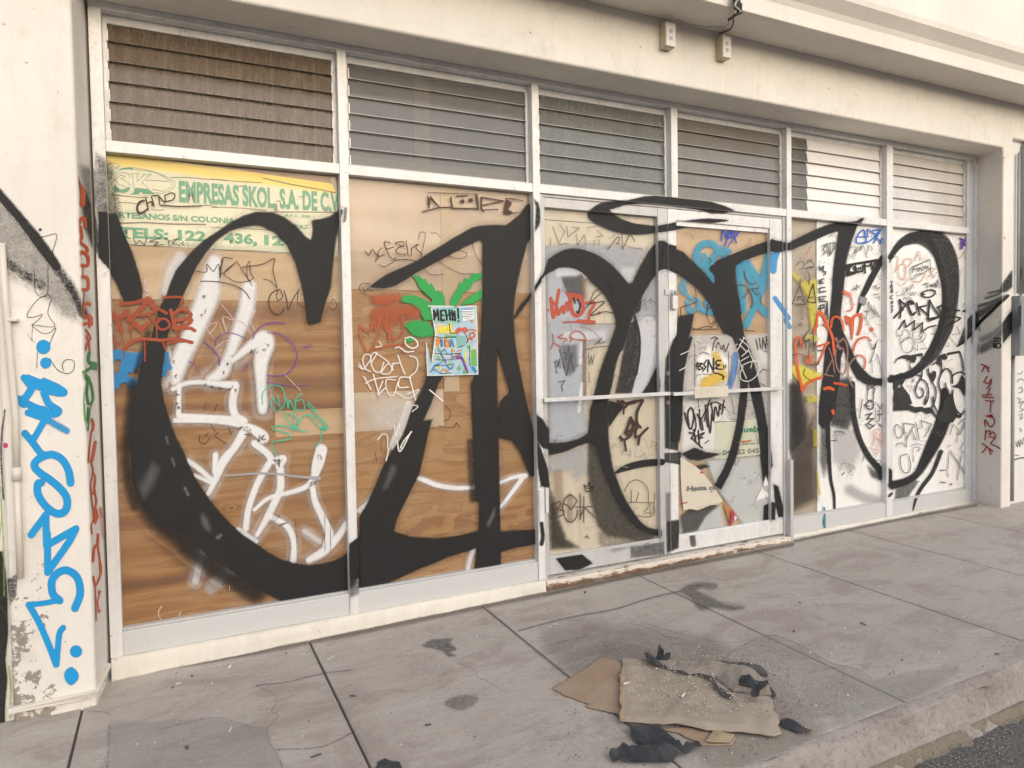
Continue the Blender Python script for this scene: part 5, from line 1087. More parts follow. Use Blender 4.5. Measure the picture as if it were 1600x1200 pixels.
graffiti('flat black halo ring over the heads of the two doors', BLK, 'd s r h t', 'px',
  'Q 0 3 1 .05: 940,317 920,330 921,341 935,351 966,363 1000,366 1033,362 1059,358 1085,352 1138,345 1110,341.5 1085,343 1059,347 1033,353 1006,351 984,347 962,337 953,328 956,320', 'P 0 3 1 .05: 936,321 947,315 980,313 1006,307 1033,305 1059,308 1085,311 1111,315 1133,322 1148,329 1130,333.5 1112,334 1098,329 1050,321 1006,317.5 977,320 956,327', group=GB, over=4.5, cell=1.5)
graffiti('giant black P with a mottled stem filling the left door', BLK, 'd s r j f', 'px',
  'P 0 7 .97 .05: 826,462 838,444 848,428 852,418 856,405 866,398 876,392.5 885,389 894,388 904,388.5 912,390 923,394 933,398 944,405 955,413 962,420 969,428 978,438 985,446 988,442 993,430 999,418 1006,405 1013,393 1020,384 1028,376 1036,376 1041,378 1048,386 1050,420 1038,420 1032,421 1024,430 1017,440 1009,453 1002,466 996,477 991,488 984,508 980,525 974,545 969,551 964,565 960,582 957,600 954,612 950,626 951,640 950.5,665 951,684 953,702 955,713 956,722 960,738 966,753 973,771 982,788 990,800 999,812 1006,819 1013,824 1034,829 1034,838 1013,835 995,826 977,808 962,784 950,757 941,735 934,712 930,698 918,692 905,696 885,705 870,709 857,711 857,692 872,692 888,690 903,686 911,682 919,676 921,655 922,639 925,632 928,617 933,597 938,578 944,560 950,545 955,530 959,520 962,510 962,500 959,490 956,481 950,470 944,460 934,449 923,440 916,432 909,426 900,421 890,418.5 881,418 872,419 862,424 852,430 843,441 835,453 827,470',
  'P 0 6 .78 .6: 985,440 1003,466 1000,486 990,492 975,465 978,445', 'P 0 5 .78 .45: 984,505 993,500 998,515 1000,546 996,579 987,614 961,614 967,588 973,555', 'P 0 4 1: 951,626 973,632 971,640 962,652 951,668', 'S 4 3 .9 .3: 990,490 998,520 999,550 994,585',
  'P 0 14 .68 .3: 919,690 936,695 950,740 975,790 1000,818 1030,834 1010,850 990,845 965,840 948,838 934,822 922,780 918,735', 'P 0 16 .3 .6: 935,790 975,810 1000,850 960,862 935,850', group=GB, over=4.5, cell=1.6)
graffiti('black wedge above the push bar beside the lock of the left door', BLK, 'd s', 'px', 'P 0 5 .98 .05: 1025,573 1029,575 1032,604 1030,612 1014,616 1002,615 1013,599', group=GB, over=4.5, cell=1.5)
graffiti('short black dash across the cream pane low on the left door', BLK, 'd s', 'px', 'S 9 3.5 1 .1: 961,739,3 975,732,9 995,726,11 1015,723,11 1034,722,10', 'P 0 4 .75 .3: 1038,708 1064,706 1064,726 1038,722', group=GB, over=4.5, cell=1.5)
graffiti('black curved strokes at the hinge side of the left door', BLK, 'f j s d r', 'px', 'P 0 5 .98 .05: 836,646 848,655 858,672 858,702 848,700 838,686', 'P 0 5 .98 .05: 838,684 847,706 856,733 859,762 845,760 840,728', 'P 0 16 .75 .3: 858,760 867,783 874,812 885,841 905,856 861,858 858,808', 'P 0 3 1 .1: 868,872 909,866 926,880 910,888 905,890 883,891', 'S 6 5 .9 .2: 846,818 848,838 846,850', 'P 0 8 .5 .7: 985,855 1038,846 1038,866 985,872', group=GB, over=4.5, cell=1.6)
graffiti('black smoky strip down the meeting stiles of the two doors', BLK, 's', 'px', 'P 0 8 .82 .2: 1040,560 1052,530 1062,520 1062,705 1039,700 1038,600', 'P 0 8 .82 .2: 1041,814 1063,812 1060,856 1042,864', 'P 0 10 .4 .4: 1040,770 1048,770 1048,815 1040,815', 'P 0 5 .9 .1 @D2: 40,490 165,520 165,760 40,700', 'P 0 5 1 @D2: 0,340 165,310 165,375 0,400', group=GB, over=4.5, cell=1.6)
graffiti('giant black A with splayed legs filling the right door', BLK, 'd s r', 'px',
  'P 0 6.5 .97 .05: 1037,380 1048,386 1067,393 1085,411 1103,429 1116,445 1116,433 1113,416 1120,407 1132,402 1144,397 1156,392 1169,387 1182,382 1194,378 1208,373 1208,393 1186,398.5 1174,403 1162,407 1149,416 1149,432 1151,446 1156,473 1160,506 1164,530 1172,545 1180,575 1188,605 1193,630 1200,674 1206,712 1207,728 1200,742 1196,755 1192,750 1188,717 1186,690 1182,656 1176,630 1172,612 1169,596 1167,625 1164,650 1160,674 1152,710 1140,740 1126,766 1116,758 1123,744 1131,730 1140,704 1146,680 1151,656 1156,612 1156,580 1155,555 1144,527 1131,520 1122,506 1116,494 1111,482 1106,472 1100,462 1092,453 1081,444 1061,429 1041,418 1032,422',
  'P 0 6 .96 .1: 1060,494 1070,492 1085,490 1082,505 1080,515 1076,528 1079,524 1082,528 1077,545 1074,556 1070,573 1067,606 1066,660 1062,690 1048,690 1050,540 1057,522', 'S 12 5 1 .05: 1114,420 1128,432 1132,470',
  'P 0 8 .92 .1: 1063,709 1085,699 1103,706 1127,709 1111,715 1092,720 1076,718', 'P 0 6 .8 .2: 1087,727 1100,725 1110,729 1092,734', 'P 0 5 .9: 1063,721 1074,728 1084,738 1066,736', 'P 0 10 .6 .2: 1063,806 1085,788 1098,782 1120,781 1120,792 1103,806 1090,828 1066,834', 'P 0 6 .95 .1: 1193,790 1206,784 1212,786 1211,812 1192,813', 'P 0 5 .95 .1: 1208,756 1216,760 1225,798 1224,808 1216,808 1211,788', 'S 9 6 .65 .2: 1081,834 1083,850', group=GB, over=4.5, cell=1.6)
graffiti('black sprayed bar joining the right door to the half white window', BLK, 'j s f', 'px', 'P 0 4 .95 .1: 1206,374 1214,376 1222,377 1230,380 1236,378 1236,391 1228,391 1222,394 1213,394 1206,393', 'P 0 14 .6 .2: 1232,600 1240,600 1240,720 1232,700', group=GB, over=4.5, cell=1.5)
graffiti('giant black seven shaped letter on the half white window', BLK, 'g t f', 'px',
  'P 0 5 .96 .1: 1236,377 1256,367 1277,357 1293,351 1310,347 1328,346.5 1338,345 1345,341 1349,340 1349,344 1343,350 1339,353 1335,366 1330,380 1326,394 1322,411 1320,432 1318,455 1315,478 1313,500 1316,515 1330,545 1339,564 1348,576 1357,585 1363,589 1370,591 1383,591 1383,602 1375,602 1363,602 1352,600 1339,592 1331,578 1322,556 1318,545 1314,560 1312,600 1304,650 1294,665 1284,670 1279,660 1280,630 1283,605 1286,585 1288,562 1289,545 1293,530 1296,500 1298,478 1300,455 1301,433 1303,412 1305,397 1307,383 1310,361 1294,366 1276,374 1256,382 1236,391',
  'S 5 2.5 .98 .1: 1290,640,8 1293,665,7 1295,707,6 1298,748,4.5 1303,773,4 1304,797,3', 'P 0 16 .62 .7: 1283,640 1297,640 1297,710 1288,745 1281,720', 'P 0 20 .75 .55: 1297,590 1330,590 1334,650 1325,672 1297,665', 'P 0 26 .25 .6: 1297,665 1335,655 1345,705 1330,740 1300,720', 'S 8 4 .95 .25: 1331,600,10 1333,640,8 1337,665,8 1345,690,8 1358,714,9 1372,731,10 1377,746,8', 'P 0 14 .7 .6: 1356,728 1372,738 1378,752 1362,745', 'S 16 20 .3 .4: 1328,765 1345,775 1370,783', 'P 0 22 .8 .15: 1236,595 1250,600 1262,650 1262,690 1236,710', 'P 0 30 .6 .2: 1236,690 1272,650 1276,780 1236,800', group=GB, over=4.5, cell=1.5)
graffiti('black slanted stroke with a round top on the half white window', BLK, 'g', 'px', 'S 9 2.2 1: 1379,402,8 1373,414,9 1363,432,9.5 1353,452,9 1347,464,7 1343,478,5 1340,488,3', group=GB, over=4.5, cell=1.2)
graffiti('giant black O with a mottled outer rim on the last white window', BLK, 'g f', 'px',
  'Q 0 5 .82 .6: 1390,405 1400,383 1413,371 1426,364 1439,360 1454,358 1467,361 1481,371 1492,391 1497,409 1499,433 1498,460 1494,490 1488,515 1480,532 1470,550 1458,565 1440,579 1417,591 1395,597 1391,596 1390,589 1417,581 1437,568 1452,549 1461,528 1468,505 1473,473 1472,447 1468,423 1460,403 1449,389 1433,381 1411,385 1397,393 1391,410',
  'S 8 5 1 .05: 1391,402 1402,386,10 1417,374,14 1433,370,16 1450,374,14 1460,389,11 1467,409,9 1472,430,8 1475,450,7 1476,475,8 1473,500,10 1466,525,12 1456,548,13 1441,570,13 1420,585,11 1391,593,10', 'P 0 2.5 1: 1389.5,586 1396,586 1396,595 1389.5,595', group=GB, over=4.5, cell=1.4)
graffiti('broad black curved sweep under the bubble letters on the last window', BLK, 'g k f', 'px', 'S 20 8 1 .1: 1476,612,13 1478,635,20 1474,655,22 1467,675,22 1459,692,21 1448,714,17 1434,739,11 1416,752,12 1394,758,13', 'S 6 4 .9 .4: 1470,706,7 1457,738,6 1441,760,6 1432,776,5 1426,797,2', 'P 0 8 .6 .7: 1400,760 1425,748 1436,752 1418,778 1398,782', 'P 0 6 .6 .7: 1447,700 1455,708 1440,738 1425,745', 'P 0 3 .95 .1: 1388.5,731 1393.5,735 1394,757 1388.5,756', 'S 4 3 .8 .4: 1389,775 1393,771', group=GB, over=4.5, cell=1.4)
graffiti('black comet shaped wedge across the frame and the right reveal', BLK, 'g f r q e', 'px', 'P 0 3 .72 .6: 1495,542 1503,520 1512,498 1522,487 1530,486 1530,505 1516,525 1506,533', 'S 4 2.4 1 .1: 1496,541,2 1506,533,5 1517,521,5 1530,505,5 1540,495,5 1550,486,5 1562,474,5 1575,462,4', 'S 11 9 .62 .5: 1531,490,12 1548,480,9 1572,464,4', 'S 5 6 .6 .5: 1530,478 1550,472 1572,462', 'S 4 5 .5 .5: 1540,466 1556,461 1572,452', 'P 0 8 .85 .4: 1566,443 1580,423 1586,421 1586,445 1572,456 1562,458', 'S 3 5 .6 .5: 1545,458 1570,452', 'S 2 2 .5 .5: 1529,480 1530,505 1531,518', 'S 2 2 .45 .5: 1529,537 1528,554', 'S 2.5 2.5 .6 .3: 1517,520 1519,536', 'S 12 12 .42 .6: 1534,546 1550,536 1567,516,8', 'S 8 10 .34 .6: 1534,530 1552,521 1567,508,4', group=GB, over=4.5, cell=1.4)
graffiti('black diagonal band over the right pillar corner and the meter box', BLK, 'q e n b', 'px', 'P 0 5 .93 .2: 1566,505 1572,495 1577,489 1586,482 1601,474 1601,502 1593,511 1580,521 1567,537', 'P 0 4 .85 .4: 1588,421 1601,418 1601,438 1590,440', group=GB, over=4.5, cell=1.4)
# ------------------------------------------------------------------ smaller tags over the black
LW, PW_, LD, RD, HW, EW = 'tags on the left window', 'tags on the pale plywood window', 'tags on the left door', 'tags on the right door', 'tags on the half white window', 'tags on the last white window'
RB = (.33, .068, .03); ORG = (.62, .105, .03); BLU = (.010, .285, .62); GRN = (.04, .25, .05); TEA = (.012, .46, .29); PUR = (.15, .045, .30)
WK[0] = .92
# left pillar
graffiti('bright blue vertical tag running down the left pillar', BLU, 'w', 'L6',
  'S 13 3 1 .05: 250,10 210,80 165,130 180,150', 'S 11 3 1: 140,110 180,125 240,170 330,190', 'S 12 4 1: 220,-10 320,30 400,60 480,65 440,30 330,-20', 'S 12 4 1: 330,70 370,150 440,200 400,225 300,190 210,150',
  'S 11 2 1: 210,215 300,245 360,265', 'S 11 9 .8 .1: 360,270 430,310 500,350', 'S 11 2 1: 335,270 290,350 255,410', 'S 12 2 1: 188,370 240,430 300,510 340,535',
  'S 13 2 1: 530,740 515,650 470,570 400,530 330,540 270,580 260,620 300,665 380,720 450,780 500,850 500,930 460,970 400,960 330,900 285,820 285,750 310,740', 'L 12 2 1: 235,1130 345,980 350,1210 570,1085', 'L 12 2 1 @L5: 278,-60 280,165 410,-20 445,-90',
  'S 13 2 1 @L5: 440,375 470,290 455,200 400,155 345,165 305,215 310,290 345,325 350,330', 'S 9 1.6 1 @L5: 350,328 260,345 170,355', 'S 11 1.6 1 @L5: 170,355 230,460 290,600 330,705', 'S 10 1.6 1 @L5: 332,705 340,600 350,520 370,490', 'L 11 2 1 @10: 175,1160 310,1215', 'S 11 3 1 @10: 150,1160 180,1200', cell=1.5)
graffiti('two blue dots above the blue vertical tag on the left pillar', BLU, 'w', '10', 'D 22 2 1: 272,968', 'D 17 2 1: 286,1068', cell=1.3)
graffiti('two blue dots below the blue vertical tag on the left pillar', BLU, 'w', 'L5', 'D 19 2 1: 446,628', 'Q 0 5 1: 418,720 455,750 458,790 420,825 385,800 380,750', cell=1.3)
graffiti('thin stippled black outline tag above the blue dots on the left pillar', INK, 'w', '10', 'S 1.2 .9 .75 .4: 220,290 290,275 355,268 325,390', 'S 1.1 .9 .7 .4: 215,490 225,630 295,640 300,470', 'S 1.2 .9 .75 .4: 300,640 240,670 190,730 170,780 220,780 265,765 240,800 200,830', 'S 1.2 .9 .75 .4: 300,640 320,670 300,760 340,840 200,830', 'S 1.2 .9 .75 .4: 200,835 260,880 310,880 350,850 310,950', 'S 1 .9 .7 .4: 205,840 200,920 225,940', 'S 1 .9 .6 .4: 170,885 200,930', 'S 1.2 .9 .7 .4: 235,1000 230,1100', 'S 1.3 .9 .8 .4: 310,1040 360,1110 420,1135 460,1110 460,1055 410,1050 390,1085 400,1120', 'D 5 1.5 .9: 252,236', cell=1)
graffiti('orange red vertical letters down the upper left reveal', ORG, 'v', 'O1', 'P 0 1.6 .97: 66,45 90,110 104,120 100,190 88,205 74,190 80,130', 'S 5 1.4 1: 104,300 100,258 85,255 70,290 62,340 68,370 85,350 80,300', 'S 5 1.4 1: 70,370 90,385 108,400 112,420', 'S 5 1.4 1: 75,485 112,488 114,445 80,420 74,450 75,485', 'S 5 1.4 1: 78,545 112,550 114,605 76,605', 'S 5 1.4 1: 124,680 108,675 92,700 95,740 130,745 130,765 92,780', 'P 0 1.4 1: 115,740 130,725 142,780 120,800', 'S 3 1.2 .95: 105,805 128,845 112,870 104,905', 'S 3 1.2 .95: 108,835 120,870 124,910', 'S 1.6 1 .8: 92,490 90,540', 'S 1.6 1 .8: 96,610 95,690', cell=1.1)
graffiti('green scribble on the left reveal between two orange tags', GRN, 'v w', 'O1', 'S 5 1.5 .95: 122,920 118,960 140,985 118,1000 96,1015', 'P 0 4 .7 .2: 128,960 185,970 170,1010 130,1000', 'P 0 2 .9: 95,1010 118,1035 110,1060 96,1045', 'S 4 1.4 .95: 118,1040 134,1090 140,1150 118,1170 110,1110 118,1040', 'S 3 1.2 .95: 100,1170 103,1230 112,1260 116,1190', 'S 1.6 1 .9 @L6: 640,20 630,150 655,350 670,200 690,120 680,20', cell=1.1)
graffiti('orange red vertical scrawl down the lower left reveal', ORG, 'v w', 'O2', 'S 4 1.3 1: 142,50 150,80 145,110', 'S 2.4 1 1: 140,110 130,200 124,275', 'S 5 1.4 1: 160,170 150,230 140,270', 'S 2 1 1: 140,280 148,320 135,400 150,440 160,360 150,330', 'S 3 1 1: 160,350 155,410 165,480 150,540', 'P 0 1.4 1: 148,520 168,515 178,560 160,600 148,575', 'S 2 1 1: 135,400 145,500 155,560 140,600 143,650', 'S 4 1.3 1: 175,650 172,700 155,720 148,790', 'S 3 1 1: 172,700 185,790 192,830 180,880 160,915 150,870', 'S 4 1.2 1: 185,800 190,850', 'S 1.6 1 1: 160,920 165,1100', 'D 5 1.2 1: 182,950 180,1050', 'S 2 1 .9: 182,960 172,1000 178,1050', 'S 8 7 .35 .3: 190,520 205,660', 'S 2.5 2 .7: 185,510 195,560', cell=1)
graffiti('small magenta dot beside the plastic pipe on the left pillar', (.55, .03, .15), 'w', 'L6', 'D 8 3 .9: 42,460', cell=1)
WK[0] = .84
# left window
graffiti('red brown dripping tag over the stem of the black C', RB, 'g', 'M', 'S 8 1.8 .97: 180,335 230,420 265,520', 'S 7 2 .95: 220,370 290,360 330,300', 'S 8 1.8 .97: 310,310 380,420 470,510', 'S 6 1.8 .97: 350,490 420,440 470,500 560,430 480,470', 'S 9 3 .9 .15: 340,400 430,330 540,190', 'S 7 3 .85 .15: 260,230 400,220 500,190 560,180 620,300', 'S 6 2 .85: 540,190 580,250 700,310 735,330', 'S 5 1.8 .95: 400,340 500,350 610,315', 'S 5 1.8 .9: 560,360 620,440 640,480', 'S 4.5 1.5 .85: 700,165 890,165 885,240', 'S 4.5 1.6 .9: 640,420 700,385 760,420 760,470 700,500 650,480 635,440 650,380', 'S 7 1.8 .97: 780,300 800,390 820,470', 'S 6.5 1.8 .97: 790,350 880,290 950,310 990,350 930,390 820,410', 'S 7 1.8 .97: 930,390 995,400 960,440 880,470 810,480', 'S 6 1.8 1: 820,495 900,490 980,485 1030,510', 'S 6 1.8 1: 285,710 360,640 450,600 560,600 680,610 760,600 860,600 1000,635', 'S 4 1.6 .97: 740,645 850,625 1000,625', 'S 1.8 1 .95: 268,530 280,620 295,690', 'S 1.8 1 .95: 365,500 362,640', 'S 1.8 1 .95: 472,520 470,590', 'S 1.8 1 .9: 632,470 635,610', 'S 2 1 .95: 840,490 848,590', 'S 2 1 .95: 872,490 870,580', 'S 2.2 1 .9: 500,620 510,700 510,830', 'S 2 1 .9: 290,710 290,800', 'S 3.5 1.4 .95: 150,560 180,560 190,620 240,650', 'S 2 1.2 .9: 200,620 210,700', 'S 4 2 .9: 700,640 725,700', group=LW, cell=1.1)
graffiti('thin brown marker tag above the white piece on the left window', BRN, 'g', 'W1', 'S 1.3 .8 .9: 300,110 380,115 385,60 430,110 470,60 480,160 495,20 570,20', 'S 1.3 .8 .9: 500,20 490,130 600,40 510,120 560,170 620,190 700,180', 'S 1.3 .8 .9: 600,40 660,130 710,215', 'S 1.3 .8 .9: 670,80 690,40 700,120 720,160 680,170 670,80', 'S 1.5 .8 .9: 640,80 780,60 870,20 860,100 890,220', 'S 1.3 .8 .9: 790,165 840,180 890,230', 'S 1.6 .9 .9: 340,182 450,185 560,205 650,250 695,310', group=LW, cell=1)
graffiti('dark looping marker tag beside the spike of the black C', BRN, 'g', 'W1', 'S 1.8 .9 1: 900,240 850,270 830,320 840,380 880,420 920,415 940,380', 'S 1.4 .8 1: 900,240 885,290 900,320 930,290 910,240', 'S 1.6 .9 1: 940,250 960,320 970,390 1000,320 1050,240', 'S 1.2 .8 .9: 1000,320 1040,260 1040,340 1100,380', 'S 1.2 .8 .8: 1250,360 1300,390 1320,350 1290,310 1280,350', group=LW, cell=1)
graffiti('small pink lettering low inside the white piece', (.62, .46, .46), 'g', 'W1', 'S 1.2 .8 .9: 440,600 385,520 450,480 440,520 400,560', 'S 1.2 .8 .9: 470,480 500,570', 'S 1.2 .8 .9: 490,450 530,550 500,440 575,460 490,350', 'S 1.2 .8 .9: 560,460 640,480 700,560', 'S 1.4 .8 .9: 735,390 700,470 735,550', 'S 1.4 .8 .85: 440,670 490,630 550,600', 'S 1.2 .8 .9: 940,850 1060,970', group=LW, cell=1)
graffiti('purple marker circle and arcs beside the white piece', PUR, 'g', 'W1', 'S 1.6 .8 .95: 820,555 900,560 980,610 1030,690 1020,780 960,850 890,865 820,860', 'S 1.6 .8 .95: 715,600 740,540 800,495 880,480 950,488', 'S 1.3 .8 .9: 445,650 450,600 510,560 580,560 650,590', 'S 2 1 .9: 360,620 420,670 470,730 475,790', 'S 1.3 .8 .85: 250,760 300,790 330,850', 'S 1.2 .8 .85: 815,910 950,935 1110,935', 'S 1.2 .8 .9: 1070,660 1140,635', 'S 1.2 .8 .9: 1085,662 1135,658', 'S 1.2 .8 .7: 690,770 640,840', group=LW, cell=1)
graffiti('teal marker scribble in two lines low on the left window', TEA, 'g', '21', 'S 1.5 .8 1: 40,130 40,60 80,15 150,15 180,70 170,140 130,170 95,130 110,80', 'S 1.4 .8 1: 100,80 150,140 130,70', 'S 1.5 .8 1: 190,90 200,150 210,100 240,160 250,90 290,60', 'S 1.4 .8 1: 240,110 290,100 300,160 250,160', 'S 1.5 .8 1: 240,160 240,290 300,200 380,210 440,280 400,270 320,190', 'S 1.5 .8 1: 320,110 380,170', 'S 1.5 .8 1: 180,190 230,270 270,220 190,180', 'S 1.5 .8 1: 95,270 160,260 320,300', 'S 1.5 .8 1: 100,280 200,310 215,340 150,355 100,370 125,450', 'S 1.6 .8 1: 320,130 440,250 440,280 410,270 405,350 370,395', group=LW, cell=1)
graffiti('grey line of paint crossing the lower white piece', (.34, .34, .35), 'g', 'W2', 'S 4 1.4 .97: 500,415,3 620,405,3 720,398,4 860,402,4 1000,420,4 1150,432,7', group=LW, cell=1.1)
graffiti('short brown ticks and curls in the gaps of the white piece', BRN, 'g', 'W2', 'S 1.4 .8 .9: 320,130 320,180 360,190 390,150', 'S 1.4 .8 .9: 350,130 360,140 380,120', 'S 1.4 .8 .9: 400,60 430,110', 'S 1.4 .8 .9: 450,110 430,140 470,170 505,190', 'S 1.4 .8 .9: 520,80 540,130', 'S 1.4 .8 .9 @W1: 380,1050 365,1110', 'S 1.4 .8 .9 @W1: 455,1070 440,1120', group=LW, cell=1)
graffiti('fine black stipple scratched through the white piece', INK, 'g', 'W1', *['S 1 .8 .75 .5: %s' % ' '.join('%d,%d' % (x+random.randint(-14, 14), y+random.randint(-16, 16)) for _ in range(5)) for x, y in ((150,770),(165,860),(175,1000),(180,1100),(165,1060),(560,720),(540,780),(510,840),(700,690),(750,690),(800,680),(820,640),(370,930),(420,940),(480,945),(560,950),(590,970),(360,300),(370,400),(345,420))], *['S .9 .8 .75 .4 @W2: %s' % ' '.join('%d,%d' % (x+random.randint(-30, 30), y+random.randint(-28, 28)) for _ in range(7)) for x, y in ((620,80),(650,110),(740,150),(765,165),(860,310),(890,320),(1140,290),(860,710),(1100,480),(900,760))], 'L .9 .7 .8 @W2: 985,720 1000,1000', 'L .9 .7 .8 @W2: 1188,680 1188,940', 'L .9 .7 .8 @W2: 1228,720 1228,950', group=LW, cell=1)
graffiti('light scuffs scratched out of the black stem of the C', (.30, .29, .28), 'g', '20', 'P 0 34 .30 .9: 960,500 985,540 940,640 900,700 880,640', 'S 4 7 .34 .9: 1040,330 1050,370', 'S 4 7 .34 .9: 1075,465 1090,505', 'S 5 8 .38 .9: 1155,650 1175,690', 'P 0 26 .42 .9: 1265,820 1290,850 1308,910 1290,900 1270,870', 'S 6 8 .4 .9: 1360,960 1378,945', 'P 0 22 .32 .9 @21: 850,510 870,530 820,640 800,650', 'P 0 14 .45 .9 @B4: 720,630 715,690 670,775 660,760', group=LW, cell=1.3)
graffiti('small pink squiggle hanging from the first black arm', (.62, .42, .50), 'g', 'M', 'S 2.4 1 .95: 520,-30 500,10 520,30 510,80 560,120 520,150', group=LW, cell=1)
graffiti('short black tag in thin letters along the bottom of the green banner', INK, 'g', 'S1', 'L 1.2 .8 .95: 480,1005 510,1070 550,1030 605,1080 630,1000', 'L 1.2 .8 .95: 780,1000 660,1040 760,1050 710,1085 820,1075', 'L 1.4 .8 .95: 820,1005 870,1030 880,1095', 'L 1.2 .8 .95: 870,1040 980,1005 910,1060 1000,1085', 'L 1.2 .8 .95: 1040,1040 1015,1065 1045,1085', 'L 1.2 .8 .9: 400,1000 450,1005', 'D 2 .8 .9: 1075,1060 1090,1088', group=LW, cell=1)
graffiti('brown marker word slanting under the logo of the green banner', BRN, 'g', 'S1', 'S 4 1 .97: 600,590 550,610 525,670 540,720 590,720 630,690', 'S 2.2 .9 .97: 620,560 635,640 650,690', 'S 2 .9 .97: 640,620 680,600 690,650', 'S 2 .9 .97: 680,550 700,600 710,655', 'S 2 .9 .97: 700,540 760,540 770,630', 'S 2 .9 .97: 765,540 830,610 830,530', 'S 2 .9 .97: 840,530 900,505 940,530 920,580 850,600', 'S 2.6 .9 .97: 780,640 1000,655 1230,648', group=LW, cell=1)
graffiti('two pale wriggly scratches near the bottom of the orange plywood', (.72, .62, .42), 'g', '30', 'S 1.2 .8 .9: 1010,185 990,230 1008,275', 'S 1.2 .8 .9: 1128,222 1122,245 1138,275', 'S 1.2 .8 .7: 1432,60 1436,90', group=LW, cell=1)
# pale plywood window
graffiti('row of boxed brown marker symbols under the transom of the pale window', BRN, 'g', 'B2', 'L 2.4 .9 .95: 630,90 640,190 650,90 730,185 650,110', 'L 2 .9 .95: 585,220 720,185 830,180', 'L 1.2 .8 .9: 630,60 1045,70 1050,200', 'L 3 1 .95: 820,100 835,190 1050,195 1030,80', 'L 2 .9 .95: 870,90 960,85', 'D 7 1.5 .95: 918,132 988,122', 'L 3.5 1 .95: 1075,100 1075,190 1095,215', 'L 2.2 .9 .95: 1080,100 1260,130 1090,165', 'L 1.4 .9 .9: 1100,200 1220,200', 'P 0 1.4 .95: 1280,110 1335,145 1300,200 1340,225 1420,215 1300,245 1260,235', 'L 1.6 .9 .9: 1280,105 1420,125', group=PW_, cell=1)
graffiti('thin brown script tag over the diagonal of the black number one', BRN, 'g', 'B2', 'S 1.5 .8 .95: 110,550 140,580 165,535 190,560 215,600 190,630', 'S 1.4 .8 .95: 245,520 215,560 225,590 270,575', 'S 1.4 .8 .95: 320,480 270,470 280,520 320,600 370,605', 'S 1.4 .8 .95: 280,530 340,515', 'S 1.4 .8 .95: 430,510 360,480 420,470 430,500 380,520 370,560 450,580', 'S 1.4 .8 .95: 450,460 465,580', 'S 1.4 .8 .95: 490,590 500,520 550,490 530,520 580,570', 'S 1.1 .8 .8: 550,450 570,390 610,400 600,470 570,600', 'S 1.4 .8 .95: 340,625 440,615 550,632', 'S 1.2 .8 .9: 215,655 270,675 340,640', 'S 1.1 .8 .8: 600,690 640,735 700,745 755,738', 'S 1.1 .8 .8: 700,620 780,670 900,730 1010,735', 'S 1.1 .8 .8: 880,540 950,560 940,600 850,605 790,580', 'S 1.1 .8 .8: 1000,480 1030,580 1080,660', 'S 1 .8 .7: 650,385 680,400 700,390 740,440', group=PW_, cell=1)
graffiti('small circled brown squiggle at the tip of the black number one', BRN, 'g', 'B2', 'S 1.1 .8 .9: 150,820 90,815 60,850 75,890 130,910', 'S 1.2 .8 .9: 90,845 105,890 130,860 160,880', group=PW_, cell=1)
graffiti('white chalk tag in two lines left of the comic poster', (.78, .74, .70), 'g', 'B3', 'S 1.5 .9 .95: 50,500 90,530 60,480', 'S 1.6 .9 .95: 100,530 160,430 120,400 90,440 110,520 160,550', 'S 1.6 .9 .95: 160,480 210,390 170,400 160,470 190,540 240,550 270,470', 'S 1.6 .9 .95: 200,390 300,460 350,540 310,480 250,560 320,560 350,480', 'S 1.8 .9 .95: 340,480 400,475', 'S 1.8 .9 .95: 390,410 420,500 450,570', 'S 1.6 .9 .95: 490,415 540,430 560,480 540,550 490,590', 'S 1.8 1 .95: 100,590 160,700', 'S 1.8 1 .95: 180,570 230,750', 'S 1.6 1 .95: 110,650 200,610 380,590', 'S 1.8 1 .95: 260,630 220,740 280,690', 'S 1.6 1 .95: 370,620 290,620 300,720 350,750 390,640', 'S 1.8 1 .95: 500,600 410,600 400,680 480,680', 'S 2 1 .95: 490,600 540,790', 'S 1.4 .9 .9: 370,720 480,780 570,700 470,740', 'S 2 1 .95: 450,265 500,255 550,290 555,330 510,350 460,320 450,280', 'S 1.8 1 .95: 365,350 400,340 460,380 525,375', 'S 2 1 .95: 660,705 775,800', 'S 1.4 .9 .9: 230,290 250,330 200,340', group=PW_, cell=1)
graffiti('white zigzag chalk marks below the chalk tag beside the black leg', (.76, .73, .69), 'g', 'B3', 'S 1.5 .9 .95: 215,1130 260,1080 300,1100 300,1200', 'S 1.6 .9 .9: 360,1000 370,1100 400,1000 410,1090', 'S 2 1 .95: 505,1060 440,1140 410,1200', 'S 1.4 .9 .9: 500,830 560,845 510,890', 'S 2 1 .9 @21: 830,400 812,478', 'S 2 1 .9 @21: 880,350 900,420 968,298', group=PW_, cell=1)
graffiti('thin brown hook lines right of the black leg on the pale plywood', BRN, 'g', '21', 'S 1.1 .8 .85: 1180,130 1215,180 1200,220 1170,230', 'S 1.1 .8 .85: 1140,260 1200,272 1240,268', 'L 1.4 .8 .95: 1238,268 1250,242 1270,268', 'S 1.1 .8 .85: 742,430 755,485', 'S 1.1 .8 .7: 790,330 780,400 800,440', group=PW_, cell=1)
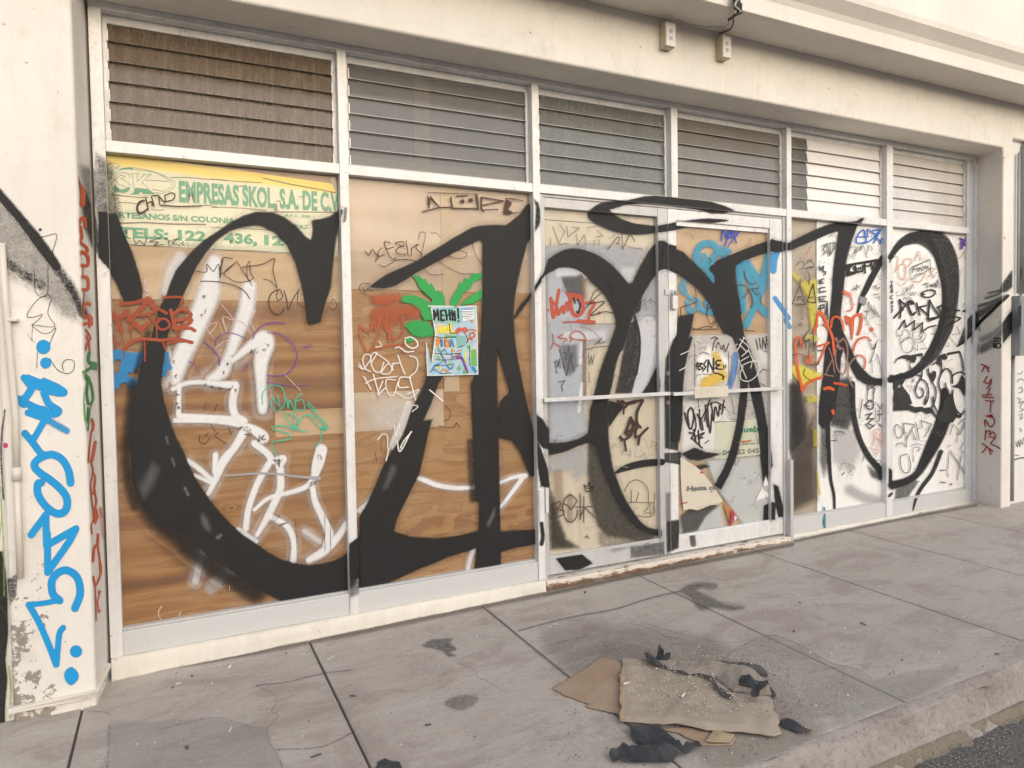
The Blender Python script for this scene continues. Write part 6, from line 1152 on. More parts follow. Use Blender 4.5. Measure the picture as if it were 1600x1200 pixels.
# left door
graffiti('faint thin scratched letters across the top of the left door', (.13, .11, .085), 'd', 'D1', 'L 1.3 .9 .8: 180,345 235,500 320,495', 'L 1.3 .9 .8: 165,450 158,515', 'L 1.1 .9 .8: 240,330 285,390 240,480', 'L 1.2 .9 .8: 300,340 310,440 410,360 340,355', 'L 1.2 .9 .8: 385,420 390,510 450,420 465,500', 'L 1.1 .9 .75: 470,360 560,345', 'L 1.1 .9 .75: 560,380 610,430 550,440', 'L 1.6 .9 .9: 650,545 730,440 750,440 740,500 720,490', 'L 1.6 .9 .9: 770,410 775,545 840,410 880,475', 'L 1.1 .9 .8: 800,510 860,530 940,540', 'L 1.1 .9 .75: 530,465 535,520', 'L 1.1 .9 .75: 575,460 575,510', group=LD, cell=1)
graffiti('black arc scribble behind the red tag on the left door', INK, 'd', 'D1', 'S 1.3 .9 .9: 500,980 540,900 610,870', 'S 1.3 .9 .9: 460,1050 520,980 600,910', 'S 1.6 .9 .95: 480,1010 530,1000 620,990 560,1050 510,1105 620,1075 690,1085', 'S 3.4 1 .9: 360,960 370,1000', 'S 3.4 1 .9: 395,970 415,1020 400,1080 385,1075', 'S 2.4 1 .85: 640,830 690,880 700,960', 'S 1.6 1 .8: 680,850 760,920', group=LD, cell=1)
graffiti('small pink red letters with a flourish under the red tag', (.42, .13, .10), 'd', 'D5', 'S 2.4 1 .9: 180,120 185,190 165,245', 'S 2 1 .9: 185,190 240,230 240,270', 'S 2 1 .85: 270,120 225,150 300,160 270,190', 'S 2 1 .85: 320,150 340,165 330,190', 'S 2.2 1 .85: 470,175 360,160 330,130 380,95 430,110 465,160', 'S 1 .8 .8: 410,60 500,80 570,140 560,160 430,180', 'S 1.2 .8 .7: 340,390 440,380', group=LD, cell=1)
graffiti('thin dark scribbles on the grey patch above the push bar', (.07, .08, .10), 'd', 'D5', 'L 1.4 .8 .9: 200,350 215,455', 'L 1.4 .8 .9: 215,340 225,400 240,330 245,410', 'L 1.6 .8 .9: 240,260 300,475 325,340', 'L 1.2 .8 .9: 315,220 320,290 365,440', 'S 1.2 .8 .85: 270,280 300,290 290,330 330,320 350,280 340,330', 'L 1.4 .8 .9: 225,530 285,515 255,560 265,605', 'S 1.4 .8 .8: 460,250 560,230 660,222', 'L 1.2 .8 .8: 485,290 490,380 510,300 515,380 535,290', 'S 1.2 .8 .8: 540,210 580,170 600,150 570,200 620,190', 'L 1.2 .8 .7: 490,440 495,530', group=LD, cell=1)
graffiti('thick dark brown dripping symbol under the push bar of the left door', (.048, .026, .022), 'd', 'D5', 'S 5 1.4 1: 735,690 765,720 785,745', 'S 5 1.4 1: 770,690 800,710 830,705 885,690', 'S 4.5 1.4 1: 790,750 830,715 880,705', 'S 3 1.2 1: 785,750 785,800', 'S 5 1.4 1: 905,690 945,685 935,710 905,770 895,830 905,890 930,915', 'L 5 1.4 1: 845,830 825,900 800,960 840,990 870,900 845,830', 'L 5 1.4 1: 845,840 900,910 880,960 890,1000', 'L 4 1.4 1: 820,950 860,930 890,960', 'S 4.5 1.4 1: 755,1000 790,1020 830,1000', 'S 4 1.4 1: 790,1020 805,1110', 'S 2.6 1.2 1: 760,985 765,1030', 'S 4.5 1.4 1: 910,1060 925,990 990,920', 'S 3 1.2 1: 910,985 915,1055', group=LD, cell=1.1)
graffiti('round brown line drawing of a head low on the left door', (.10, .075, .055), 'd', 'D6', 'S 1.3 .9 .9: 790,480 830,410 890,380 950,405 990,460 995,540 990,620 960,650', 'L 1.6 .9 .9: 848,470 850,570', 'L 1.4 .9 .9: 912,490 890,570', 'S 1.2 .9 .85: 800,570 880,572 1040,575', 'S 1.3 .9 .85: 900,685 1010,695 1050,650 1040,590', 'S 1.1 .9 .85: 1010,580 1010,650 1030,660 1045,570 1050,490', 'S 1.1 .9 .8: 950,670 1000,660 1010,690', group=LD, cell=1)
graffiti('rounded brown letters low on the left door beside the mottled stem', (.10, .07, .05), 'd', 'D6', 'S 2 1 .9: 190,590 240,565 240,610 200,630 270,640 270,670 220,700', 'S 2.2 1 .9: 390,560 340,510 285,540 265,620 290,710 340,740 385,690 390,640', 'S 2 1 .9: 270,580 310,600 340,630 380,570', 'S 2.2 1 .9: 415,500 415,715', 'S 2 1 .9: 445,520 445,740', 'S 2.2 1 .9: 410,710 450,625 490,650 540,700', 'S 1.6 1 .85: 370,610 470,610 540,600', group=LD, cell=1)
graffiti('tiny ink crown above the rounded letters on the left door', INK, 'd', 'D6', 'L 1.4 .9 .95: 445,420 460,480 520,475 530,430 505,445 490,400 470,445 445,420', 'L 1.2 .9 .9: 465,455 515,450', 'S 1.2 .9 .9: 450,870 475,860 490,880', 'L 1 .8 .8: 475,845 478,880', group=LD, cell=1)
graffiti('thin curled white script on the cream pane beside the P stem', (.42, .38, .30), 'd', 'D6', 'S 1.3 .9 .85: 680,70 710,65 720,95 690,90 740,70 770,80 740,100', 'S 1.2 .9 .8: 690,270 760,262 820,275', 'S 1.1 .9 .8: 842,110 845,185', group=LD, cell=1)
# right door
graffiti('blue ballpoint name in capitals at the top of the right door', (.03, .07, .44), 'd', 'D2', 'L 2.6 .9 1: 525,470 540,370 570,440 600,355 610,440', 'L 2.4 .9 1: 560,510 610,350 655,490', 'L 2 .9 1: 570,450 660,430', 'L 2.4 .9 1: 630,370 660,420 715,345', 'L 1.8 .9 .95: 660,420 580,520', group=RD, cell=1)
graffiti('black marker word over the white burst on the right door', INK, 'd', 'D3', 'L 2 .9 1: 320,360 335,425', 'S 2 .9 1: 330,370 365,370 340,390 370,410 335,425', 'L 2 .9 1: 400,340 375,380 395,400 365,440', 'L 2.2 .9 1: 410,440 415,340 460,440 460,325', 'S 2.2 .9 1: 520,345 490,345 480,380 515,380 475,410 530,420', 'S 2.2 .9 1: 465,450 510,460 545,480 540,505', 'L 1.4 .8 .95: 545,385 550,415', 'L 1.4 .8 .95: 562,380 565,405', 'L 1.4 .8 .9: 310,375 315,420', group=RD, cell=1)
graffiti('white scratched star and letters over the black leg of the right door', (.62, .60, .57), 'd', 'D3', 'S 1.4 .8 .95: 180,295 280,250 400,205', 'S 1.4 .8 .95: 325,170 405,240', 'S 1.6 .8 .95: 170,430 220,400 260,340 300,260', 'S 1.3 .8 .95: 385,172 450,172', 'S 1.3 .8 .9: 480,270 520,200 560,160 610,165 600,210 550,270', 'S 1.3 .8 .9: 600,255 660,205', 'S 1.4 .8 .95: 655,270 720,150', 'S 1.4 .8 .95: 680,160 760,240 700,310', 'S 1.4 .8 .95: 680,210 740,270', 'S 1.4 .8 .95: 710,145 770,190', 'S 1.4 .8 .95: 670,335 740,500', 'S 1.4 .8 .95: 760,260 800,350 820,350', 'S 1.4 .8 .95: 700,390 760,360 830,350 845,420 820,480 760,520 700,510 685,460 710,400', 'S 1.3 .8 .9: 690,350 760,310', 'S 1.3 .8 .9: 790,350 775,410', group=RD, cell=1)
graffiti('brown thin letters over the orange plywood of the right door', BRN, 'd', 'D2', 'S 1.3 .8 .9: 640,880 690,845 740,870 740,930 700,960', 'S 1.3 .8 .9: 720,730 740,800 780,840 815,835', 'S 1.3 .8 .9: 760,885 840,875', 'S 1.3 .8 .9: 755,890 790,960 785,1040', 'S 1.3 .8 .9: 790,890 830,930 860,910', 'S 1.2 .8 .9: 860,930 865,1000 885,1015', 'L 1.4 .8 .9: 180,1120 178,1040 265,1010', 'L 1.3 .8 .9: 270,1010 320,990 290,940', 'L 1.3 .8 .9: 300,870 315,960', 'L 1.3 .8 .9: 410,1010 400,1110 430,1180 490,1150 440,1210', 'S 1.3 .8 .9: 400,1080 430,1040 470,1060', 'L 1.4 .8 .9 @D3: 260,60 310,80 410,50 440,60', 'L 1.3 .8 .9 @D3: 260,82 500,78', 'L 1.3 .8 .9 @D3: 700,85 810,95', 'S 1 .8 .85 @D2: 410,610 440,640 420,660', group=RD, cell=1)
graffiti('thin black letters and lines on the grey fog of the right door', (.06, .05, .05), 'd', 'D3', 'L 1.6 .8 .9: 820,165 840,250', 'L 1.6 .8 .9: 850,150 860,240', 'L 1.6 .8 .9: 875,250 880,150 905,250 910,140', 'L 1.4 .8 .9: 910,170 965,185', 'L 1.4 .8 .9: 915,205 960,200', 'L 1.2 .8 .8: 880,260 970,285', 'S 1.1 .8 .8: 850,450 890,420 940,450 965,520 965,550', 'S 1.1 .8 .7: 860,540 900,560', 'S 2 1 .8: 440,160 470,145 495,160 470,175 450,260', 'S 1.6 1 .8: 480,240 500,190 530,250 545,210 560,270 590,200', 'L 1 .8 .8: 300,200 300,560', 'L 1 .8 .8: 590,270 590,560', 'L 1 .8 .8: 610,300 610,560', 'L 1 .8 .7: 330,660 330,740', 'L 1 .8 .7: 615,660 635,800', 'L 1 .8 .7: 470,870 660,860 730,850', 'S 1.2 .8 .8: 340,290 380,275 420,290', 'S 1 .8 .8: 310,470 400,460 450,470', group=RD, cell=1)
graffiti('dense dark brown scrawl of two words below the push plate', (.035, .024, .02), 'd', 'D3', 'S 3 1 1: 215,790 230,860 265,930 290,840 285,770 260,750 240,800 250,900', 'S 2.6 1 1: 270,745 300,820 310,900 300,950', 'S 2.6 1 1: 320,800 340,850 350,920 370,930 350,830', 'S 2.4 1 1: 340,760 345,860 400,760 380,860', 'S 2.4 1 1: 390,720 400,850 410,910', 'S 2.6 1 1: 430,680 410,750 430,960 445,800', 'S 2.4 1 1: 440,700 460,860 470,740', 'S 2.4 1 1: 480,740 500,820 510,730 520,760', 'S 2.6 1 1: 550,680 530,800', 'S 2 1 1: 400,730 480,700 560,745', 'S 3 1 1: 250,960 290,970 270,1010', 'S 2.8 1 1: 290,930 310,1040', 'S 2.8 1 1: 330,940 340,1060 365,1090', 'S 2.6 1 1: 310,990 380,960 330,1010 370,1000', 'S 2.4 1 1: 280,1010 330,1060', 'L 1.4 .9 1: 385,1050 420,1025', group=RD, cell=1.1)
# half white window
graffiti('royal blue looped tag under the transom of the half white window', (.02, .13, .48), 'g', 'F1', 'S 2.4 .8 1: 850,330 760,330 820,260 840,330 850,380 790,400 750,390 750,340', 'S 2.4 .8 1: 870,340 865,260 930,300 960,310 900,370 850,395 790,400', 'S 2.4 .8 1: 930,400 960,340 1000,260 920,270', 'S 2.2 .8 1: 1000,260 950,330 1000,380', 'S 2 .8 1: 1015,350 1000,400 1000,410', 'D 2.4 .8 1: 905,328', group=HW, cell=1)
graffiti('boxed black block letters beside the round topped black stroke', INK, 'g', 'F1', 'P 0 1 1: 640,620 980,560 985,590 640,640', 'P 0 1 1: 640,715 740,690 745,720 645,750', 'P 0 1 1: 640,640 720,625 690,660 680,690 720,700 650,730', 'P 0 1 1: 715,640 745,630 760,690 820,685 820,700 740,715', 'L 2 .8 1: 740,640 740,700 815,690 815,630', 'L 2.6 .8 1: 770,655 772,675', 'L 2.6 .8 1: 790,650 792,672', 'L 3.4 .8 1: 835,620 840,710', 'L 3 .8 1: 850,640 900,630', 'L 3 .8 1: 905,610 915,670 940,610 960,600', group=HW, cell=1)
graffiti('vertical black capitals down the edge of the white panel', (.04, .04, .04), 'g', 'F1', 'L 2 .8 1: 365,640 370,680 405,640 400,690 430,700 420,730', 'L 2 .8 1: 365,785 365,815 405,815', 'L 1.8 .8 1: 365,785 410,770', 'L 1.8 .8 1: 370,800 395,795', 'L 2 .8 1: 360,870 370,910 430,900', 'L 1.8 .8 1: 360,870 420,860', 'L 2 .8 1: 360,960 370,1005 430,1005', 'L 1.8 .8 1: 360,960 430,955', 'L 1.8 .8 1: 375,985 415,980', 'L 2 .8 1: 350,1085 410,1075 410,1040 370,1050 375,1100', 'L 2 .8 1: 425,1180 445,1010 450,1200', group=HW, cell=1)
graffiti('thin grey scribbles around the black seven on the half white window', (.16, .155, .15), 'g', 'F1', 'L 1.6 .8 .95: 390,430 440,410 400,470 440,490 400,520', 'L 1.8 .8 .95: 440,400 470,530', 'L 1.8 .8 .95: 480,400 545,395 480,520 470,400', 'L 1.4 .8 .9: 500,420 540,470', 'S 1.2 .8 .85: 690,450 730,430 740,470 700,540', 'L 1.2 .8 .85: 760,430 740,510 800,420 790,480 820,420 860,550', 'L 1.2 .8 .85: 860,510 880,420', 'L 1.2 .8 .85: 900,430 915,470', 'L 1.2 .8 .85: 700,890 790,840', 'L 1.2 .8 .85: 720,860 750,890 750,830 780,870', 'L 1.2 .8 .85: 920,850 960,840 940,870 990,860 970,890', 'L 1.4 .8 .9: 925,935 985,930', 'S 1.1 .8 .8: 940,970 990,960 985,990', 'L 1.2 .8 .85: 800,1120 850,1190 880,1010 900,1100 830,1110', 'L 1.2 .8 .85: 870,1010 940,1130', 'L 1.2 .8 .85: 900,1080 950,1170', 'L 1.2 .8 .85: 930,1050 990,1170', 'L 1.1 .8 .8: 480,770 500,800', 'L 1.1 .8 .9 @F2: 830,100 910,220 960,310', 'L 1.1 .8 .8 @F2: 870,40 920,120', 'L 1.1 .8 .8 @F2: 930,20 990,100', group=HW, cell=1)
graffiti('small grey taped rectangle outlined on the slanted black stroke', (.26, .25, .25), 'g', 'F1', 'P 0 1 1: 785,955 860,975 850,1040 775,1015', 'L 1 .7 1: 785,953 862,975', 'L 1 .7 1: 773,1017 850,1042', group=HW, cell=1)
graffiti('long thin vertical black letters near the mullion of the half white window', (.06, .055, .055), 'g', 'F2', 'S 1.4 .8 .9: 960,360 930,470 890,580', 'S 1.2 .8 .9: 900,380 920,440 950,380', 'S 1.1 .8 .8: 910,550 915,680', 'S 1.1 .8 .8: 960,480 1010,650 1020,720', 'S 1.4 .8 .9: 880,850 960,810', 'L 1.8 .8 .95: 870,870 870,800 940,850 930,900', 'S 1.4 .8 .9: 870,880 860,960 920,980 930,880', 'S 2.4 .9 .95: 850,1010 890,970 930,1000 910,1060 860,1050 850,1010', 'L 2 .8 .95: 830,1020 880,1030', 'L 1.3 .8 .9: 810,960 780,1160', 'L 1.3 .8 .9: 960,1000 1000,1060 1020,1010', 'L 1.8 .8 .95: 970,1120 1030,1110', 'L 1.8 .8 .95 @F3: 760,50 820,30 770,90 840,80 780,130 830,150', 'L 1.6 .8 .95 @F3: 755,135 800,180 850,140', 'S 1.2 .8 .9 @F3: 850,-20 860,110 890,90 885,0', 'L 1.8 .8 .95 @F3: 880,45 930,40', 'L 1.6 .8 .9 @F3: 880,130 920,160', 'L 1.4 .8 .85 @F3: 460,105 580,98', 'S 1.2 .8 .8 @F3: 470,210 520,205 580,230', 'L 1.4 .8 .85 @F3: 430,290 490,290', 'S 1.1 .8 .7 @F3: 740,340 760,400 730,490', 'L 2 1 .8 @F3: 540,610 560,590', 'S 1.1 .8 .7 @F3: 830,470 900,480 880,520 920,525', group=HW, cell=1)
graffiti('pale pink scribbled face low on the half white window', (.66, .38, .36), 'g', 'F3', 'S 1.4 .9 .85: 830,330 850,260 840,200 880,180 920,190 920,250 890,280 910,330', 'S 1.2 .9 .85: 870,200 860,260 900,270 910,220', 'S 1.2 .9 .85: 800,350 850,370 890,380 850,420 840,380', 'P 0 20 .18 .3: 800,220 920,200 920,360 830,380', group=HW, cell=1)
graffiti('orange red looping tag sprawled across the half white window', ORG, 'g', 'F2', 'S 6 1.5 .95: 345,90 370,50 410,90 440,160', 'P 0 1.5 .97: 330,60 350,100 350,200 320,260 300,320 310,220 330,140', 'S 5 1.5 .97: 410,180 440,190 470,240 500,320 510,400 520,490', 'S 4.5 1.5 .8: 480,210 500,120 550,100 600,150 615,240', 'S 4 1.5 .97: 640,100 690,120 660,170 640,90', 'S 3 1.2 .97: 680,130 700,240 705,330', 'S 5 1.5 .97: 705,280 710,180 720,110 760,75 800,90 795,190 770,280', 'S 3.5 1.4 .97: 715,460 740,380 780,330 830,310', 'S 3 2 .85: 830,310 870,315 900,350', 'S 3 1.4 .85: 745,515 790,500 835,530 845,580 830,640', 'S 3.6 1.3 .97: 335,410 460,370', 'P 0 1.4 .97: 440,355 475,370 430,410', 'S 3.6 1.4 .97: 430,400 390,500 350,590', 'S 5 1.6 .85: 115,400 130,320 170,330 180,420', 'S 5 2.5 .9: 120,420 130,600 170,800 190,870 230,800 320,750 390,730', 'S 6 1.6 .9: 415,850 460,840 505,855', 'Q 0 1.4 .97: 890,220 910,205 930,230 910,255', 'Q 0 1.6 .97: 485,1080 500,1060 522,1090 505,1125', 'P 0 6 .6 .2: 210,500 300,490 300,600 220,590', 'S 5 3 .75: 520,790 580,800 640,815', 'S 8 7 .7 .2 @F1: 620,910 680,940', 'S 3 2.5 .75 @F1: 690,950 710,1030 700,1090 650,1110', 'S 1.3 .9 .7 @F1: 200,550 280,430', group=HW, cell=1.2)
graffiti('dull pink loops over the black legs of the half white window', (.30, .17, .14), 'g', 'F2', 'S 3 1.2 .85: 530,320 570,360 610,330 650,400 655,500 640,640 610,700 560,660 530,560 530,440', 'S 3 1.2 .8: 760,500 700,560 665,640 670,740 710,830', 'S 3 1.2 .8: 530,330 580,440 540,400 620,440', 'S 2.6 1.2 .75: 460,420 500,540 520,680', 'S 2.6 1.2 .75: 430,690 460,620 490,560', 'S 3 1.6 .7: 410,700 510,720', group=HW, cell=1.2)
graffiti('thin black letters over the yellow clouds on the wooden strip', (.05, .045, .04), 'g', 'F1', 'L 1.5 .8 .95: 165,770 160,840 80,1030 210,1040 160,850', 'L 1.4 .8 .95: 130,960 190,960', 'L 1.2 .8 .95: 120,1000 160,950 180,1000', 'L 1.6 .8 .95: 300,820 235,1010 325,1020 300,820', 'L 1.3 .8 .95: 260,970 300,960', 'S 1.3 .8 .95: 230,620 250,580 290,600 300,640 230,660 250,720 260,750 255,830', 'S 1.2 .8 .9: 120,640 150,600 200,600 190,660 150,680', 'L 1.2 .8 .9: 210,660 310,655', 'L 1 .8 .9: 170,1040 170,1200', 'L 1 .8 .9: 190,1040 190,1200', 'S 1.2 .8 .9 @F2: 150,190 170,160 185,185 160,195', 'S 1.2 .8 .9 @F2: 200,330 250,240 190,340 240,350 260,330', 'L 1.4 .8 .95 @F2: 290,240 300,310 300,460', 'S 1.4 .8 .9 @F2: 135,400 155,370 170,410 215,340 220,440', 'L 1.2 .8 .9 @F2: 260,340 245,540', 'S 1.2 .8 .9 @F2: 80,500 150,485 200,500 240,530', 'S 1.2 .8 .9 @F2: 250,600 300,600 350,590 340,560', 'S 1.2 .8 .9 @F2: 215,640 200,700 270,760', 'L 1.6 .8 .95 @F2: 290,380 320,380 300,410', 'L 2 .8 .95 @F2: 345,450 390,450', group=HW, cell=1)
graffiti('teal drip at the foot of the white panel beside the wooden strip', (.04, .22, .30), 'g k', 'F3', 'P 0 1 1: 362,905 378,915 385,1000 385,1110 370,1110 360,1040 372,990', group=HW, cell=1)
# mullion
graffiti('tiny vertical ink capitals on the last mullion', INK, 'f', 'K1', 'L 1.3 .7 .95: 80,750 110,748', 'L 1.3 .7 .95: 95,750 95,790 80,800', 'S 1.3 .7 .95: 80,805 100,800 100,830 82,825 80,805', 'S 1.3 .7 .95: 82,860 100,845 105,875 90,880 82,860', 'S 1.3 .7 .95: 105,915 85,920 82,945 105,950', 'L 1.3 .7 .95: 85,985 110,980', 'L 1.3 .7 .95: 85,1010 98,985 110,1010', 'L 1.3 .7 .95: 85,1035 110,1035 100,1055 85,1060', 'L 1.3 .7 .95: 85,1085 105,1075 100,1105 85,1110', cell=.9)
# last white window
graffiti('bold black marker tag with a halo on the last white window', INK, 'g', 'K1', 'S 3.2 .9 1: 120,1175 180,1110 230,1080', 'L 3.2 .9 1: 185,960 205,1060 190,1180', 'S 3.2 .9 1: 180,965 240,1010 250,1040 200,1070', 'S 4 1 1: 350,1010 330,980 290,985 280,1010 310,1100 340,1140 370,1110', 'P 0 1 1: 275,990 310,965 360,990 350,1020 320,1020', 'L 3 .9 1: 385,1000 395,1060 425,1140', 'L 3 .9 1: 500,1030 410,1050 520,1140', 'L 3.4 .9 1: 535,970 530,1060 520,1190 660,1160', 'S 3 .9 1: 535,965 600,1080 660,1160', 'S 3.4 .9 1: 630,1050 700,1030 770,1070 760,1090 690,1060', 'S 3 .9 1: 640,1050 680,1150 720,1180', 'P 0 1 1: 830,1075 895,1080 890,1100 840,1095', 'P 0 1 1: 930,1080 962,1080 960,1108 930,1105', 'S 2.6 .9 1: 480,900 440,890 500,855 580,850 605,880 570,920 500,935 445,915', 'S 2.4 .9 1 @K2: 610,95 700,90 790,110 790,125 730,160 640,205', 'L 2.6 .9 1 @K2: 470,145 590,100', 'L 2.6 .9 1 @K2: 158,230 215,135 230,210 320,140 310,240 405,160 395,260 470,205 540,190', group=EW, cell=1)
graffiti('purple pen scrawl in the top corner of the last white window', (.11, .05, .34), 'g', 'K1', 'L 1.8 .8 1: 885,310 940,280 985,205 970,280', 'L 1.8 .8 1: 895,240 980,290 985,330 990,440', 'L 1.8 .8 1: 900,330 910,370 945,300 985,370', 'L 1.6 .8 1: 905,240 920,320 960,250', group=EW, cell=1)
graffiti('faint orange scribble inside the black O', (.66, .36, .22), 'g r', 'K1', 'S 1.8 1.2 .75: 120,440 170,480 150,600 130,640', 'S 2.4 1.4 .75: 170,620 180,560 250,550 260,640 240,720 190,700 170,640', 'S 2.2 1.4 .7: 230,540 250,490 310,480 330,520 280,580', 'S 1.8 1.2 .7: 370,500 390,430 420,400 430,500', 'S 2 1.4 .75: 540,590 600,600 560,640 590,700', 'S 2.4 1.6 .6: 350,740 420,750 470,700 490,640', 'S 1.6 1.2 .6: 880,480 920,440 940,400 945,480', 'S 1.8 1.2 .6: 160,760 200,790 240,780 300,700', group=EW, cell=1)
graffiti('boxed outline word in thin pen inside the black O', (.05, .045, .04), 'g', 'K1', 'L 1 .7 .9: 300,610 540,485 550,600 320,730 300,610', 'L 1 .7 .9: 320,580 530,500', 'L 1.3 .7 .9: 330,650 345,600 370,605', 'S 1.3 .7 .9: 380,600 400,630 420,595 390,590', 'S 1.3 .7 .9: 430,590 450,620 465,590 440,575', 'L 1.3 .7 .9: 480,590 485,560 500,600 515,565 520,600', 'S 1 .7 .8: 340,690 400,660 460,650', 'L 1.2 .7 .9: 540,600 545,640', group=EW, cell=.9)
graffiti('thin pen words between the boxed word and the bold marker tag', (.09, .085, .08), 'g', 'K1', 'L 1.6 .8 .95: 465,785 520,765', 'L 1.4 .8 .95: 500,775 510,830', 'L 1.4 .8 .95: 530,780 550,810 560,780 575,810 590,770', 'L 1.4 .8 .95: 600,770 605,815 620,790', 'L 1.4 .8 .95: 620,815 630,730 655,820', 'S 1 .7 .8: 175,865 145,880 160,915 190,905', 'L 1 .7 .8: 220,830 230,880 250,880', 'L 1 .7 .8: 260,810 265,870 280,820 290,860', 'L 1 .7 .8: 300,800 310,850 340,780 350,830', 'L 1 .7 .8: 200,910 240,890 250,920', 'S 1 .7 .8: 270,900 300,880 310,920 340,870 350,910 380,870 400,910', 'L 1 .7 .8: 225,960 250,930 260,960 290,930 300,965 330,940', group=EW, cell=.9)
graffiti('thin pencil outline drawing between the marker tag and the bubble letters', (.15, .145, .14), 'g', 'K2', 'S 1.1 .8 .9: 135,240 140,290 190,290 200,240 250,240 265,290 250,330 190,360 180,390 200,450 250,475 300,440 315,370 280,320 220,320 190,370', 'S 1.1 .8 .9: 165,290 180,370', 'S 1.1 .8 .9: 290,240 310,320 380,330 420,260 440,290 420,340 360,370 320,350', 'S 1 .8 .85: 320,180 380,175 410,230 360,310', 'L 1 .8 .85: 300,410 350,450 350,390', 'L 1 .8 .85: 380,300 440,430 380,435', 'S 1.1 .8 .85: 490,270 530,280 560,200 530,200 520,270', 'L 1 .8 .8: 760,200 795,275 710,285', 'L 1 .8 .8: 690,310 765,410', 'S 1 .8 .8: 650,410 680,405 670,370', group=EW, cell=.9)
graffiti('black and white bubble letter throw up on the last white window', (.028, .028, .028), 'g', 'K2',
  'P 0 1 1: 100,600 130,540 180,505 230,495 280,500 320,490 340,530 320,580 290,575 275,540 260,545 285,640 270,650 262,580 240,535 190,530 140,550 110,590', 'P 0 1 1: 325,490 400,475 400,505 330,515', 'L 2 .8 1: 400,490 400,560', 'P 0 1 1: 575,500 640,480 650,520 660,480 665,500 660,540 630,550 600,520 610,620 560,590 555,540', 'P 0 1 1: 655,475 790,452 795,475 660,500', 'S 2 .8 1: 795,470 820,560 830,660', 'S 2.6 .8 1: 510,600 545,575 590,600 605,650 600,690 640,640 690,660 715,720', 'S 2.4 .8 1: 600,690 575,760 580,840 620,900 650,860 640,790',
  'P 0 1 1: 470,620 450,650 460,690 500,770 520,775 545,720 545,670 510,660 495,690 470,680', 'S 2.4 .8 1: 500,770 540,850 540,940 510,1030 490,1060', 'S 2.4 .8 1: 290,730 330,705 380,715 390,740', 'S 2.4 .8 1: 385,740 345,810 330,880 360,940 400,930 415,880 390,840', 'S 2.2 .8 1: 390,750 440,780 465,860 460,950 430,1010 440,930', 'S 2.2 .8 1: 510,930 520,1010 560,1090 590,1110', 'S 2.2 .8 1: 400,640 395,720',
  'P 0 1 1: 100,770 240,730 190,815 270,920 300,760 330,720 280,830 270,930 300,1010 115,1010 180,830 170,790 120,870 100,850', 'P 0 1 1: 120,855 100,940 100,1000 110,1010 175,840 150,830', 'P 0 1 1: 100,1015 260,1010 320,1040 400,1035 420,1050 480,1040 500,1050 540,1120 580,1100 600,1180 550,1150 500,1100 450,1110 400,1080 340,1100 290,1080 250,1070 100,1080',
  'S 3 .9 1: 715,790 715,720 760,685 820,680 870,740 890,820 885,920 860,1050', 'P 0 1 1: 810,700 840,740 850,830 845,900 870,1000 860,1040 840,920 800,850 770,835 720,835 715,820 770,800 800,750', 'S 2.4 .8 1: 860,1040 830,1100 800,1110 750,1060 720,950 720,860', 'S 5 1 1: 760,1130 790,1140 800,1125', 'P 0 3 1: 640,950 700,900 720,880 725,1000 770,1100 760,1140 720,1200 560,1200 560,1130 600,1080 620,980', 'S 2 .8 1: 160,725 170,690 200,700', group=EW, cell=1)
graffiti('thin grey pencil letters below the bubble throw up', (.17, .16, .155), 'g', 'K3', 'S 1.4 .8 .9: 190,200 140,155 115,200 130,280 170,290 200,250 210,140', 'L 1.5 .8 .9: 205,145 215,250', 'L 1.4 .8 .9: 215,140 320,155 240,300', 'L 1.3 .8 .9: 230,230 240,390', 'L 1.3 .8 .9: 290,210 330,310', 'L 1.4 .8 .9: 335,130 365,310', 'L 1.4 .8 .9: 400,180 390,110 500,150 430,280', 'L 1.2 .8 .8: 470,180 510,240', 'S 1.3 .8 .85: 130,370 180,340 240,390', 'S 1.2 .8 .8: 280,380 340,355 410,370', 'S 1.5 .8 .9: 250,460 175,490 180,600 210,650 260,650 280,580 260,480', 'S 1.2 .8 .8: 310,540 310,400 380,400 350,440', 'L 1.2 .8 .8: 690,260 720,150 780,210 760,340', 'S 1.4 .8 .85: 780,150 830,100 845,120 790,260', 'L 1.2 .8 .8: 830,180 880,230 850,450', 'L 1.2 .8 .8: 830,340 800,400 830,450', 'L 1.5 .8 .9: 690,425 790,570 880,730', 'L 1.2 .8 .85: 680,450 665,640 670,700', 'L 1.2 .8 .85: 805,480 765,730', 'L 2 .9 .9: 590,630 640,630', 'L 2 .9 .9: 590,755 640,758', 'D 3.4 1 .95: 702,775', 'L 1.2 .8 .85: 670,380 700,370', group=EW, cell=.9)
# right reveal
graffiti('crimson vertical letters with stars down the right reveal', (.36, .025, .025), 'q', 'px', 'L 2 .8 1: 1534,569 1547,575', 'L 2 .8 1: 1540,571 1535,580', 'L 2 .8 1: 1542,573 1546,581', 'L 1.8 .8 1: 1543,588 1538,597 1545,600 1550,592 1549,600 1543,607', 'L 1.8 .8 1: 1535,618 1550,616', 'L 1.8 .8 1: 1543,618 1548,606', 'L 2 .8 1: 1537,621 1553,621', 'L 2 .8 1: 1541,626 1553,627 1554,626', 'L 1.8 .8 1: 1549,628 1548,644', 'P 0 .9 1: 1538,650 1551,647 1554,654 1546,652', 'S 2 .8 1: 1554,654 1554,662 1548,667 1540,656 1540,666', 'S 2 .8 1: 1541,672 1540,687', 'S 1.8 .8 1: 1541,675 1548,673 1547,680 1553,675 1556,683 1546,683', 'S 1.8 .8 1: 1556,684 1549,693 1557,697 1565,702', 'L 2 .8 1: 1536,693 1552,705', 'L 2 .8 1: 1543,698 1536,707', 'L 2 .8 1: 1546,701 1549,710', cell=.9)
